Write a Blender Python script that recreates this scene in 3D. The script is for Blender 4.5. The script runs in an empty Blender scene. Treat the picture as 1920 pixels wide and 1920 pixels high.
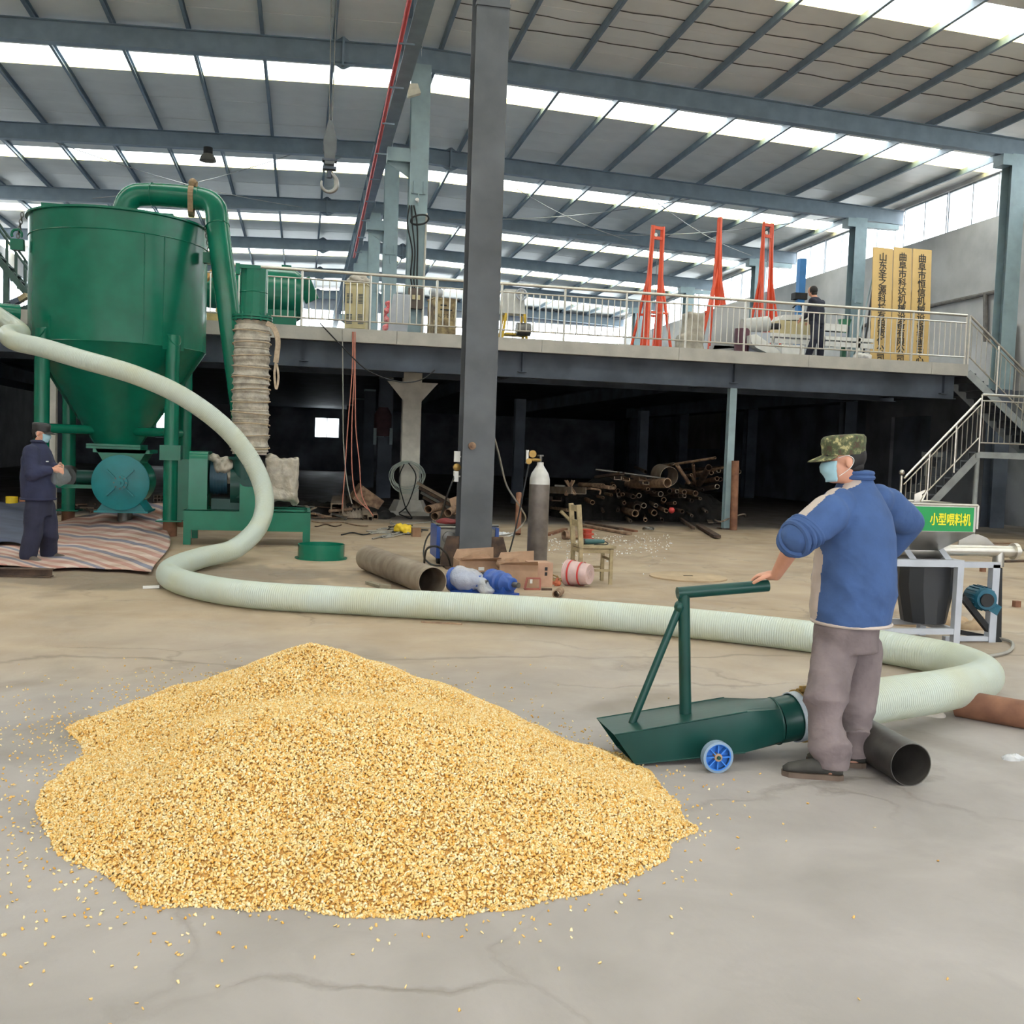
import bpy, bmesh, math, random
import numpy as np
from mathutils import Vector, Matrix, Quaternion

random.seed(7)
rng = np.random.default_rng(11)
scene = bpy.context.scene
COL = scene.collection

# ------------------------------------------------------------------ camera
FPX, CAM_H = 1930.96, 1.56
YAW, PIT, ROL = 0.20289597, 0.059144, 0.03552171
_f = np.array([math.sin(YAW)*math.cos(PIT), math.cos(YAW)*math.cos(PIT), -math.sin(PIT)])
_r = np.array([math.cos(YAW), -math.sin(YAW), 0.0])
_d = np.cross(_f, _r)
_x = math.cos(ROL)*_r - math.sin(ROL)*_d
_y = math.sin(ROL)*_r + math.cos(ROL)*_d
CAM = np.array([0.0, 0.0, CAM_H])
cam_d = bpy.data.cameras.new('camera')
cam_d.sensor_fit = 'HORIZONTAL'; cam_d.sensor_width = 36.0
cam_d.lens = 36.0*FPX/1920.0
cam_d.clip_start = 0.05; cam_d.clip_end = 500
cam = bpy.data.objects.new('camera', cam_d); COL.objects.link(cam)
m = Matrix.Identity(4)
for i in range(3):
    m[i][0] = _x[i]; m[i][1] = -_y[i]; m[i][2] = -_f[i]; m[i][3] = CAM[i]
cam.matrix_world = m
scene.camera = cam

# ------------------------------------------------------------------ sky, exposure
world = bpy.data.worlds.new('world'); scene.world = world; world.use_nodes = True
bg = world.node_tree.nodes['Background']
bg.inputs[0].default_value = (0.93, 0.965, 1.0, 1); bg.inputs[1].default_value = 8.6
scene.view_settings.view_transform = 'Standard'
try: scene.view_settings.look = 'None'
except Exception: pass
scene.view_settings.gamma = 1.0; scene.view_settings.use_curve_mapping = False
scene.view_settings.exposure = 0.2

# ------------------------------------------------------------------ pixel -> ray -> point on a known plane
def _ray(x, y):
    return _x*((x-960)/FPX) + _y*((y-960)/FPX) + _f
def G(x, y, z=0.0):
    v = _ray(x, y); return Vector(CAM + v*(z-CAM_H)/v[2])
def PY(x, y, Y):
    v = _ray(x, y); return Vector(CAM + v*Y/v[1])
def PX(x, y, X):
    v = _ray(x, y); return Vector(CAM + v*X/v[0])

# ------------------------------------------------------------------ materials
MATS = {}
def _clamp(c): return tuple(max(0.0, min(1.0, v)) for v in c[:3]) + (1.0,)
def srgb(r, g, b):
    def c(v):
        v /= 255.0
        return v/12.92 if v <= 0.04045 else ((v+0.055)/1.055)**2.4
    return (c(r), c(g), c(b))
def mat(name, col, rough=0.6, metal=0.0, var=0.15, scale=5.0, bump=0.0, bscale=40.0, col2=None, lo=0.35, hi=0.65, coat=0.0, detail=4.0, spec=None):
    if name in MATS: return MATS[name]
    M = bpy.data.materials.new(name); M.use_nodes = True
    nt = M.node_tree; N = nt.nodes; L = nt.links
    b = N['Principled BSDF']
    b.inputs['Roughness'].default_value = rough; b.inputs['Metallic'].default_value = metal
    if spec is not None: b.inputs['Specular IOR Level'].default_value = spec
    if coat: b.inputs['Coat Weight'].default_value = coat; b.inputs['Coat Roughness'].default_value = 0.15
    tc = N.new('ShaderNodeTexCoord')
    nz = N.new('ShaderNodeTexNoise'); nz.inputs['Scale'].default_value = scale; nz.inputs['Detail'].default_value = detail
    L.new(tc.outputs['Object'], nz.inputs['Vector'])
    cr = N.new('ShaderNodeValToRGB')
    e = cr.color_ramp.elements
    e[0].position = lo; e[1].position = hi
    if col2 is None:
        e[0].color = _clamp([c*(1-var) for c in col]); e[1].color = _clamp([c*(1+var) for c in col])
    else:
        e[0].color = _clamp(col); e[1].color = _clamp(col2)
    L.new(nz.outputs['Fac'], cr.inputs['Fac']); L.new(cr.outputs['Color'], b.inputs['Base Color'])
    if bump:
        n2 = N.new('ShaderNodeTexNoise'); n2.inputs['Scale'].default_value = bscale; n2.inputs['Detail'].default_value = 3
        L.new(tc.outputs['Object'], n2.inputs['Vector'])
        bp = N.new('ShaderNodeBump'); bp.inputs['Strength'].default_value = bump; bp.inputs['Distance'].default_value = 0.02
        L.new(n2.outputs['Fac'], bp.inputs['Height']); L.new(bp.outputs['Normal'], b.inputs['Normal'])
    MATS[name] = M
    return M

# ------------------------------------------------------------------ mesh collector
def frame_of(d):
    d = d.normalized()
    u = d.cross(Vector((0, 0, 1)))
    if u.length < 1e-4: u = Vector((1, 0, 0))
    u.normalize(); v = u.cross(d).normalized()
    return u, v
class MB:
    def __init__(s): s.v = []; s.f = []
    def add(s, vs, fs):
        o = len(s.v); s.v.extend([tuple(p) for p in vs]); s.f.extend([tuple(i+o for i in q) for q in fs]); return s
    def box(s, c, size, rot=None):
        c = Vector(c); hx, hy, hz = [k/2 for k in size]
        vs = [Vector((x, y, z)) for x in (-hx, hx) for y in (-hy, hy) for z in (-hz, hz)]
        if rot is not None: vs = [rot @ p for p in vs]
        return s.add([c+p for p in vs], [(0,1,3,2),(4,6,7,5),(0,4,5,1),(2,3,7,6),(0,2,6,4),(1,5,7,3)])
    def b2(s, a, b):
        a = Vector(a); b = Vector(b)
        return s.box((a+b)/2, [abs(b[i]-a[i]) for i in range(3)])
    def bar(s, p, q, w, h, up=None):
        p = Vector(p); q = Vector(q); d = q-p; L = d.length; d = d.normalized()
        u, v = frame_of(d)
        if up is not None:
            u = d.cross(Vector(up)).normalized(); v = u.cross(d).normalized()
        R = Matrix((u, d, v)).transposed()
        return s.box((p+q)/2, (w, L, h), R)
    def ibeam(s, p, q, w, h, t=0.012, up=None):
        """I section along p-q; h along 'up', w across"""
        p = Vector(p); q = Vector(q); d = (q-p).normalized()
        u, v = frame_of(d)
        if up is not None:
            u = d.cross(Vector(up)).normalized(); v = u.cross(d).normalized()
        s.bar(p, q, t, h-2*t, v)
        o = v*(h/2-t/2)
        s.bar(p+o, q+o, w, t, v); s.bar(p-o, q-o, w, t, v)
        return s
    def tube(s, pts, r, n=12, cap=True, closed=False):
        pts = [Vector(p) for p in pts]; k = len(pts)
        rs = r if isinstance(r, (list, tuple)) else [r]*k
        o = len(s.v); u = None; vs = []
        for i, p in enumerate(pts):
            if closed: t = pts[(i+1) % k]-pts[i-1]
            else: t = pts[min(i+1, k-1)]-pts[max(i-1, 0)]
            t.normalize()
            if u is None: u, v = frame_of(t)
            else:
                u = (u - t*u.dot(t)).normalized(); v = u.cross(t).normalized()
            for j in range(n):
                a = 2*math.pi*j/n
                vs.append(p + u*(math.cos(a)*rs[i]) + v*(math.sin(a)*rs[i]))
        fs = []
        for i in range(k if closed else k-1):
            for j in range(n):
                a = i*n+j; b = i*n+(j+1) % n; i2 = (i+1) % k
                fs.append((a, b, i2*n+(j+1) % n, i2*n+j))
        if cap and not closed:
            fs.append(tuple(reversed(range(n)))); fs.append(tuple((k-1)*n+j for j in range(n)))
        return s.add(vs, fs)
    def cyl(s, p, q, r, n=16, r2=None):
        return s.tube([p, q], [r, r if r2 is None else r2], n)
    def pipe(s, p, q, ro, ri, n=20):
        p = Vector(p); q = Vector(q); u, v = frame_of(q-p)
        vs = []
        for c, r in ((p, ro), (q, ro), (q, ri), (p, ri)):
            for j in range(n):
                a = 2*math.pi*j/n; vs.append(c+u*math.cos(a)*r+v*math.sin(a)*r)
        fs = []
        for k in range(4):
            for j in range(n):
                j2 = (j+1) % n; k2 = (k+1) % 4
                fs.append((k*n+j, k2*n+j, k2*n+j2, k*n+j2))
        return s.add(vs, fs)
    def lathe(s, c, prof, axis=(0, 0, 1), n=32, capb=True, capt=True):
        """prof: list of (radius, distance along axis)"""
        c = Vector(c); ax = Vector(axis).normalized(); u, v = frame_of(ax)
        vs = []
        for r, h in prof:
            for j in range(n):
                a = 2*math.pi*j/n
                vs.append(c+ax*h+u*(r*math.cos(a))+v*(r*math.sin(a)))
        fs = []
        for k in range(len(prof)-1):
            for j in range(n):
                j2 = (j+1) % n
                fs.append((k*n+j, k*n+j2, (k+1)*n+j2, (k+1)*n+j))
        if capb: fs.append(tuple(reversed(range(n))))
        if capt: fs.append(tuple((len(prof)-1)*n+j for j in range(n)))
        return s.add(vs, fs)
    def prism(s, poly, vec):
        """poly: list of 3d points; extruded by vec"""
        poly = [Vector(p) for p in poly]; vec = Vector(vec); n = len(poly)
        vs = poly+[p+vec for p in poly]
        fs = [tuple(reversed(range(n))), tuple(range(n, 2*n))]
        for i in range(n):
            j = (i+1) % n; fs.append((i, j, n+j, n+i))
        return s.add(vs, fs)
    def quad(s, a, b, c, d): return s.add([a, b, c, d], [(0, 1, 2, 3)])
    def loft(s, secs, n=20):
        """secs: list of (center, u_vec, v_vec): closed loft of ellipses"""
        vs = []; fs = []; k = len(secs)
        for c, u, v in secs:
            c = Vector(c); u = Vector(u); v = Vector(v)
            for j in range(n):
                a = 2*math.pi*j/n; vs.append(c+u*math.cos(a)+v*math.sin(a))
        for i in range(k-1):
            for j in range(n):
                j2 = (j+1) % n; fs.append((i*n+j, i*n+j2, (i+1)*n+j2, (i+1)*n+j))
        fs.append(tuple(reversed(range(n)))); fs.append(tuple((k-1)*n+j for j in range(n)))
        return s.add(vs, fs)
    def ball(s, c, r, nu=14, nv=9, rot=None):
        c = Vector(c); rr = r if isinstance(r, (tuple, list)) else (r, r, r)
        vs = [Vector((0, 0, -rr[2]))]; 
        for i in range(1, nv):
            t = math.pi*i/nv - math.pi/2
            for j in range(nu):
                a = 2*math.pi*j/nu
                vs.append(Vector((rr[0]*math.cos(t)*math.cos(a), rr[1]*math.cos(t)*math.sin(a), rr[2]*math.sin(t))))
        vs.append(Vector((0, 0, rr[2])))
        if rot is not None: vs = [rot @ p for p in vs]
        fs = []
        for j in range(nu):
            fs.append((0, 1+(j+1) % nu, 1+j))
            b = 1+(nv-2)*nu; fs.append((b+j, b+(j+1) % nu, len(vs)-1))
        for i in range(nv-2):
            for j in range(nu):
                a = 1+i*nu+j; b = 1+i*nu+(j+1) % nu
                fs.append((a, b, b+nu, a+nu))
        return s.add([c+p for p in vs], fs)
    def mesh(s, name='mesh', off=None, smooth=35):
        me = bpy.data.meshes.new(name)
        vs = s.v if off is None else [(p[0]-off[0], p[1]-off[1], p[2]-off[2]) for p in s.v]
        me.from_pydata(vs, [], s.f); me.update()
        bm = bmesh.new(); bm.from_mesh(me); bmesh.ops.recalc_face_normals(bm, faces=bm.faces); bm.to_mesh(me); bm.free()
        if smooth:
            me.polygons.foreach_set('use_smooth', [True]*len(me.polygons))
            me.set_sharp_from_angle(angle=math.radians(smooth))
        return me
    def build(s, name, material, parent=None, world=True, smooth=35, label=None):
        off = None
        if parent is not None and world:
            off = parent['_w']
        me = s.mesh(name, off, smooth)
        return link(name, me, material, parent, label)

def link(name, me, material, parent=None, label=None):
    if material is not None and len(me.materials) == 0: me.materials.append(material)
    o = bpy.data.objects.new(name, me); COL.objects.link(o)
    if parent is not None:
        o.parent = parent; o['_w'] = (0.0, 0.0, 0.0) if '_w' not in parent else tuple(parent['_w'])
    if label: o['label'] = label
    return o
def thing(name, label, cat, loc=(0, 0, 0), group=None, rotz=0.0, kind=None):
    o = bpy.data.objects.new(name, None); COL.objects.link(o)
    o.location = loc; o.rotation_euler = (0, 0, rotz); o.empty_display_size = 0.1
    o['_w'] = tuple(loc); o['label'] = label; o['category'] = cat
    if group: o['group'] = group
    if kind: o['kind'] = kind
    return o
def tag(o, label, cat, group=None, kind=None):
    o['label'] = label; o['category'] = cat
    if group: o['group'] = group
    if kind: o['kind'] = kind
    return o
def single(name, mb, material, label, cat, group=None, kind=None, smooth=35):
    """one-mesh thing; its origin sits at the middle of its base"""
    a = np.array(mb.v); off = ((a[:, 0].min()+a[:, 0].max())/2, (a[:, 1].min()+a[:, 1].max())/2, a[:, 2].min())
    me = mb.mesh(name, off, smooth)
    o = link(name, me, material); o.location = off; o['_w'] = tuple(off)
    return tag(o, label, cat, group, kind)
def struct(name, label, cat, loc=(0, 0, 0)):
    o = thing(name, label, cat, loc); o['kind'] = 'structure'; return o
def rep(src, parent, loc, name=None, rot=None, scale=None):
    """another piece that shares src's mesh data"""
    o = bpy.data.objects.new(name or src.name.split('.')[0], src.data); COL.objects.link(o)
    o.parent = parent; o.location = loc
    if rot is not None: o.rotation_euler = rot
    if scale is not None: o.scale = scale
    o['_w'] = src['_w'] if '_w' in src else (0, 0, 0)
    return o
def spline(pts, n=8):
    P = [Vector(p) for p in pts]; out = []
    for i in range(len(P)-1):
        p0 = P[max(i-1, 0)]; p1 = P[i]; p2 = P[i+1]; p3 = P[min(i+2, len(P)-1)]
        for k in range(n):
            t = k/n
            out.append(0.5*((2*p1)+(p2-p0)*t+(2*p0-5*p1+4*p2-p3)*t*t+(3*p1-p0-3*p2+p3)*t*t*t))
    out.append(P[-1]); return out
def remeshed(mb, voxel, smooth=4, fac=0.5):
    """one continuous closed skin over everything collected in mb"""
    me = mb.mesh('tmp', None, 0); o = bpy.data.objects.new('tmp', me); COL.objects.link(o)
    r = o.modifiers.new('r', 'REMESH'); r.mode = 'VOXEL'; r.voxel_size = voxel; r.adaptivity = 0
    if smooth:
        k = o.modifiers.new('s', 'SMOOTH'); k.factor = fac; k.iterations = smooth
    bpy.context.view_layer.update()
    dg = bpy.context.evaluated_depsgraph_get()
    out = bpy.data.meshes.new_from_object(o.evaluated_get(dg))
    bpy.data.objects.remove(o); bpy.data.meshes.remove(me)
    out.materials.clear()
    out.polygons.foreach_set('use_smooth', [True]*len(out.polygons))
    return out
def shift_mesh(me, off, fn=None):
    n = len(me.vertices); a = np.empty(n*3); me.vertices.foreach_get('co', a); a = a.reshape(-1, 3)
    if fn is not None:
        nn = np.empty(n*3); me.vertices.foreach_get('normal', nn); a = fn(a, nn.reshape(-1, 3))
    a = a-np.array(off); me.vertices.foreach_set('co', a.ravel()); me.update()
    return me
def text_mesh(body, size, name='text', extrude=0.0, align='CENTER', bold=0.0):
    cu = bpy.data.curves.new(name, 'FONT'); cu.body = body; cu.size = size; cu.extrude = extrude
    cu.align_x = align; cu.align_y = 'CENTER'; cu.offset = bold; cu.resolution_u = 3
    o = bpy.data.objects.new(name, cu); COL.objects.link(o); bpy.context.view_layer.update()
    dg = bpy.context.evaluated_depsgraph_get()
    me = bpy.data.meshes.new_from_object(o.evaluated_get(dg))
    bpy.data.objects.remove(o); bpy.data.curves.remove(cu)
    return me
# ------------------------------------------------------------------ shared materials
STEEL = mat('grey_blue_paint', srgb(118,134,146), 0.5, 0.0, 0.1, 3)
STEEL_D = mat('dark_grey_paint', srgb(82,85,89), 0.5, 0.1, 0.25, 1.6, 0.05, 30)
STEEL_L = mat('pale_blue_paint', srgb(140,160,165), 0.5, 0.0, 0.1, 3)
STEEL_W = mat('dirty_white_paint', srgb(188,184,174), 0.6, 0.0, 0.14, 4)
ROOFM = mat('foam_backed_sheet', srgb(230,228,221), 0.38, 0.0, 0.05, 1.2, 0.02, 60)
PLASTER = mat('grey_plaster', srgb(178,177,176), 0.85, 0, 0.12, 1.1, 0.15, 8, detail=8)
SOOT_SHADE = mat('sooty_shaded_plaster', srgb(128,131,136), 0.9, 0, 0.35, 0.7, 0.1, 8, detail=8)  # soot plus the platform's shade, mixed into the plaster colour
SHADE_B = mat('shade_toned_plaster', srgb(142,147,156), 0.9, 0, 0.3, 0.9, 0.1, 8)  # end wall colour lowered to stand for the shade behind the platform
SOOT_SHADE_D = mat('sooty_deep_shade_plaster', srgb(108,114,124), 0.9, 0, 0.3, 0.9, 0.1, 8)  # darker copy for the deep bay, soot and shade together
CONC = mat('pale_concrete', srgb(172,168,160), 0.85, 0, 0.1, 2.5, 0.1, 20)
UNDER = mat('grimy_shaded_steel', srgb(84,92,104), 0.7, 0.1, 0.25, 1.5)  # also carries painted shade on the deck underside and lower column shafts
STAIN = mat('stainless_rail', srgb(205,200,190), 0.28, 0.85, 0.06, 12)
STAIN_D = mat('stainless_sheet', srgb(185,182,175), 0.3, 0.85, 0.12, 3)
GREEN = mat('green_enamel', srgb(12,104,80), 0.26, 0.0, 0.12, 2.2, 0.02, 6, spec=0.42)
GREEN_D = mat('dark_green_enamel', srgb(18,62,56), 0.34, 0.0, 0.15, 3, 0.04, 12, spec=0.35)
TEAL = mat('teal_enamel', srgb(16,118,124), 0.4, 0, 0.1, 4)
RUST = mat('rusty_steel', srgb(112,86,70), 0.8, 0.1, 0.3, 9, 0.1, 60, col2=srgb(164,136,110))
RUST_D = mat('old_dark_rust', srgb(62,50,44), 0.85, 0.2, 0.3, 7, 0.1, 60, col2=srgb(98,78,64))
RUST_R = mat('red_primer_rust', srgb(112,74,56), 0.75, 0.1, 0.2, 6, 0.05, 50, col2=srgb(142,100,76))
MILL = mat('mill_scale_steel', srgb(120,104,90), 0.55, 0.3, 0.2, 5, 0.05, 40, col2=srgb(152,138,122))
MILL_D = mat('dark_mill_scale', srgb(66,62,60), 0.5, 0.4, 0.2, 5, 0.03, 40, col2=srgb(96,92,88))
IRON = mat('bare_iron', srgb(110,108,104), 0.45, 0.7, 0.2, 8)
BLACK = mat('black_rubber', srgb(30,31,33), 0.7, 0, 0.2, 6)
BRASS = mat('brass', srgb(164,132,74), 0.42, 0.7, 0.12, 8)
WHITE = mat('white_paint', srgb(225,224,220), 0.5, 0, 0.05, 4)
CREAM = mat('cream_enamel', srgb(196,182,140), 0.55, 0, 0.1, 4)
ORANGE = mat('orange_paint', srgb(232,92,56), 0.45, 0, 0.08, 4)
RED = mat('red_paint', srgb(196,60,58), 0.5, 0, 0.1, 4)
BLUE = mat('blue_enamel', srgb(34,74,150), 0.4, 0, 0.12, 8, coat=0.2)
BLUE_W = mat('bright_blue_plastic', srgb(52,118,200), 0.4, 0, 0.08, 12)
CARD = mat('cardboard', srgb(166,134,108), 0.85, 0, 0.12, 7)
CARD_D = mat('brown_cardboard', srgb(140,108,84), 0.85, 0, 0.12, 7)
WOOD = mat('old_wood', srgb(158,142,110), 0.8, 0, 0.2, 14, 0.1, 80)
PLASTW = mat('cloudy_plastic_bag', srgb(214,216,218), 0.3, 0, 0.1, 14, 0.5, 30)
WRAP = mat('dusty_plastic_wrap', srgb(168,160,146), 0.35, 0, 0.25, 9, 0.6, 22)
GREYP = mat('silver_grey_paint', srgb(176,180,188), 0.45, 0.1, 0.06, 5)
YELLOW = mat('yellow_plastic', srgb(232,196,40), 0.5, 0, 0.1, 8)
PINKC = mat('faded_red_cable', srgb(186,120,104), 0.6, 0, 0.1, 8)
GREYC = mat('grey_cable', srgb(150,146,138), 0.6, 0, 0.1, 8)
SKIN = mat('skin', srgb(206,150,124), 0.55, 0, 0.06, 9)
HAIR = mat('black_hair', srgb(30,26,25), 0.7, 0, 0.2, 40)
MASKM = mat('surgical_mask', srgb(158,196,208), 0.7, 0, 0.05, 9)

def sheet_mat(name, col, trans):
    M = bpy.data.materials.new(name); M.use_nodes = True; nt = M.node_tree; N = nt.nodes; L = nt.links
    N.clear(); out = N.new('ShaderNodeOutputMaterial')
    t = N.new('ShaderNodeBsdfTransparent'); t.inputs[0].default_value = (*col, 1)
    d = N.new('ShaderNodeBsdfTranslucent'); d.inputs[0].default_value = (*col, 1)
    mx = N.new('ShaderNodeMixShader'); mx.inputs[0].default_value = trans
    L.new(d.outputs[0], mx.inputs[1]); L.new(t.outputs[0], mx.inputs[2]); L.new(mx.outputs[0], out.inputs[0])
    return M
SKYL = sheet_mat('clear_roof_sheet', (0.95, 0.97, 0.96), 0.75)
def glass_mat(name):
    M = bpy.data.materials.new(name); M.use_nodes = True; nt = M.node_tree; N = nt.nodes; L = nt.links
    N.clear(); out = N.new('ShaderNodeOutputMaterial')
    t = N.new('ShaderNodeBsdfTransparent'); t.inputs[0].default_value = (0.94, 0.97, 0.97, 1)
    g = N.new('ShaderNodeBsdfGlossy'); g.inputs['Roughness'].default_value = 0.05
    mx = N.new('ShaderNodeMixShader'); mx.inputs[0].default_value = 0.07
    L.new(t.outputs[0], mx.inputs[1]); L.new(g.outputs[0], mx.inputs[2]); L.new(mx.outputs[0], out.inputs[0])
    return M
GLASS = glass_mat('window_glass')
def bag_mat(name, col, tr=0.35):
    M = bpy.data.materials.new(name); M.use_nodes = True; nt = M.node_tree; N = nt.nodes; L = nt.links
    b = N['Principled BSDF']; b.inputs['Base Color'].default_value = (*col, 1); b.inputs['Roughness'].default_value = 0.25
    tc = N.new('ShaderNodeTexCoord'); nz = N.new('ShaderNodeTexNoise'); nz.inputs['Scale'].default_value = 18; nz.inputs['Detail'].default_value = 5
    nz.inputs['Distortion'].default_value = 1.5
    L.new(tc.outputs['Object'], nz.inputs['Vector'])
    bp = N.new('ShaderNodeBump'); bp.inputs['Strength'].default_value = 0.7; bp.inputs['Distance'].default_value = 0.03
    L.new(nz.outputs['Fac'], bp.inputs['Height']); L.new(bp.outputs['Normal'], b.inputs['Normal'])
    t = N.new('ShaderNodeBsdfTransparent'); mx = N.new('ShaderNodeMixShader'); mx.inputs[0].default_value = tr
    L.new(b.outputs[0], mx.inputs[1]); L.new(t.outputs[0], mx.inputs[2]); L.new(mx.outputs[0], N['Material Output'].inputs[0])
    return M
BAG = bag_mat('thin_plastic_film', srgb(225,228,232), 0.5)
EDGEY = sheet_mat('yellowed_clear_sheet', (0.93, 0.86, 0.55), 0.12)

def hose_mat():
    M = bpy.data.materials.new('clear_ribbed_hose'); M.use_nodes = True; nt = M.node_tree; N = nt.nodes; L = nt.links
    b = N['Principled BSDF']; b.inputs['Roughness'].default_value = 0.28
    b.inputs['Subsurface Weight'].default_value = 0.0
    at = N.new('ShaderNodeAttribute'); at.attribute_name = 'along'
    mt = N.new('ShaderNodeMath'); mt.operation = 'MULTIPLY'; mt.inputs[1].default_value = 2*math.pi/0.02
    sn = N.new('ShaderNodeMath'); sn.operation = 'SINE'
    L.new(at.outputs['Fac'], mt.inputs[0]); L.new(mt.outputs[0], sn.inputs[0])
    bp = N.new('ShaderNodeBump'); bp.inputs['Strength'].default_value = 0.35; bp.inputs['Distance'].default_value = 0.004
    L.new(sn.outputs[0], bp.inputs['Height']); L.new(bp.outputs['Normal'], b.inputs['Normal'])
    tc = N.new('ShaderNodeTexCoord'); nz = N.new('ShaderNodeTexNoise'); nz.inputs['Scale'].default_value = 2.2; nz.inputs['Detail'].default_value = 6
    L.new(tc.outputs['Object'], nz.inputs['Vector'])
    cr = N.new('ShaderNodeValToRGB'); e = cr.color_ramp.elements
    e[0].position = 0.3; e[0].color = (*srgb(206,210,190), 1); e[1].position = 0.55; e[1].color = (*srgb(208,218,210), 1)
    L.new(nz.outputs['Fac'], cr.inputs['Fac']); L.new(cr.outputs['Color'], b.inputs['Base Color'])
    tr = N.new('ShaderNodeBsdfTranslucent'); tr.inputs[0].default_value = (*srgb(222,222,196), 1)
    mx = N.new('ShaderNodeMixShader'); mx.inputs[0].default_value = 0.28
    L.new(b.outputs[0], mx.inputs[1]); L.new(tr.outputs[0], mx.inputs[2]); L.new(mx.outputs[0], N['Material Output'].inputs[0])
    return M
HOSE = hose_mat()

def floor_mat():
    M = bpy.data.materials.new('dusty_concrete_floor'); M.use_nodes = True; nt = M.node_tree; N = nt.nodes; L = nt.links
    b = N['Principled BSDF']; b.inputs['Roughness'].default_value = 0.7
    tc = N.new('ShaderNodeTexCoord'); P = tc.outputs['Object']
    def noise(sc, det=5, dist=0.0, vec=P):
        n = N.new('ShaderNodeTexNoise'); n.inputs['Scale'].default_value = sc; n.inputs['Detail'].default_value = det; n.inputs['Distortion'].default_value = dist
        L.new(vec, n.inputs['Vector']); return n.outputs['Fac']
    def ramp(f, stops):
        r = N.new('ShaderNodeValToRGB'); e = r.color_ramp.elements
        while len(e) < len(stops): e.new(0.5)
        for i, (p, c) in enumerate(stops):
            e[i].position = p; e[i].color = (*c, 1) if isinstance(c, tuple) else (c, c, c, 1)
        L.new(f, r.inputs['Fac']); return r.outputs['Color']
    def mix(f, a, bb, mode='MIX'):
        x = N.new('ShaderNodeMix'); x.data_type = 'RGBA'; x.blend_type = mode
        if isinstance(f, float): x.inputs['Factor'].default_value = f
        else: L.new(f, x.inputs['Factor'])
        for k, s in (('A', a), ('B', bb)):
            sock = [q for q in x.inputs if q.name == k and q.type == 'RGBA'][0]
            if isinstance(s, tuple): sock.default_value = (*s, 1)
            else: L.new(s, sock)
        return [q for q in x.outputs if q.type == 'RGBA'][0]
    def math_(op, a, bb):
        x = N.new('ShaderNodeMath'); x.operation = op
        for i, s in ((0, a), (1, bb)):
            if isinstance(s, (int, float)): x.inputs[i].default_value = s
            else: L.new(s, x.inputs[i])
        return x.outputs[0]
    sep = N.new('ShaderNodeSeparateXYZ'); L.new(P, sep.inputs[0])
    # grey trowelled slab near the door, sandy dust spread over the middle of the hall
    base = ramp(noise(1.6, 8, 0.6), [(0.3, srgb(140,133,129)), (0.7, srgb(160,153,149))])
    dust = ramp(noise(1.1, 8, 0.4), [(0.3, srgb(150,130,108)), (0.72, srgb(174,155,131))])
    edge = math_('ADD', sep.outputs['Y'], math_('MULTIPLY', math_('SUBTRACT', noise(0.35, 4), 0.5), 7.0))
    fr = N.new('ShaderNodeMapRange'); fr.inputs[1].default_value = 5.2; fr.inputs[2].default_value = 9.0; L.new(edge, fr.inputs[0])
    c = mix(fr.outputs[0], base, dust)
    # dark dirt tone under the platform, painting its shade into the floor
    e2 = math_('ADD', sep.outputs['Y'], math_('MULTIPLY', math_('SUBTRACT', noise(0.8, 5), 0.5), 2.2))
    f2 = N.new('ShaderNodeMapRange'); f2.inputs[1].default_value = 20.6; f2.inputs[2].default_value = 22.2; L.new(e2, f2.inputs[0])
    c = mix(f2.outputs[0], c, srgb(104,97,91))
    # stains
    st = ramp(noise(0.55, 7, 1.2), [(0.60, 0.0), (0.68, 1.0)])
    c = mix(math_('MULTIPLY', st, 0.35), c, srgb(104,92,80))
    st2 = ramp(noise(2.6, 6, 0.8), [(0.62, 0.0), (0.7, 1.0)])
    c = mix(math_('MULTIPLY', st2, 0.12), c, srgb(110,104,100))
    # dark wet-looking strip before the tarpaulin and machine
    gx = math_('DIVIDE', math_('SUBTRACT', sep.outputs['X'], -1.6), 3.0)
    gy = math_('DIVIDE', math_('SUBTRACT', sep.outputs['Y'], 12.2), 1.15)
    rr = math_('ADD', math_('MULTIPLY', gx, gx), math_('MULTIPLY', gy, gy))
    rr = math_('ADD', rr, math_('MULTIPLY', math_('SUBTRACT', noise(1.3, 7, 0.6), 0.5), 2.6))
    f3 = N.new('ShaderNodeMapRange'); f3.inputs[1].default_value = 1.0; f3.inputs[2].default_value = 0.55; L.new(rr, f3.inputs[0])
    c = mix(math_('MULTIPLY', f3.outputs[0], 0.75), c, srgb(112,98,84))
    # cracks
    wv = N.new('ShaderNodeVectorMath'); wv.operation = 'ADD'
    nn = N.new('ShaderNodeTexNoise'); nn.inputs['Scale'].default_value = 1.4; nn.inputs['Detail'].default_value = 6; L.new(P, nn.inputs['Vector'])
    sc = N.new('ShaderNodeVectorMath'); sc.operation = 'SCALE'; sc.inputs['Scale'].default_value = 1.1; L.new(nn.outputs['Color'], sc.inputs[0])
    L.new(P, wv.inputs[0]); L.new(sc.outputs[0], wv.inputs[1])
    vo = N.new('ShaderNodeTexVoronoi'); vo.feature = 'DISTANCE_TO_EDGE'; vo.inputs['Scale'].default_value = 0.55; L.new(wv.outputs[0], vo.inputs['Vector'])
    ck = ramp(vo.outputs['Distance'], [(0.0, 1.0), (0.008, 0.6), (0.02, 0.0)])
    ck = math_('MULTIPLY', ck, ramp(noise(0.5, 4), [(0.45, 0.0), (0.6, 1.0)]))
    c = mix(math_('MULTIPLY', ck, 0.4), c, srgb(92,82,72))
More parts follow.
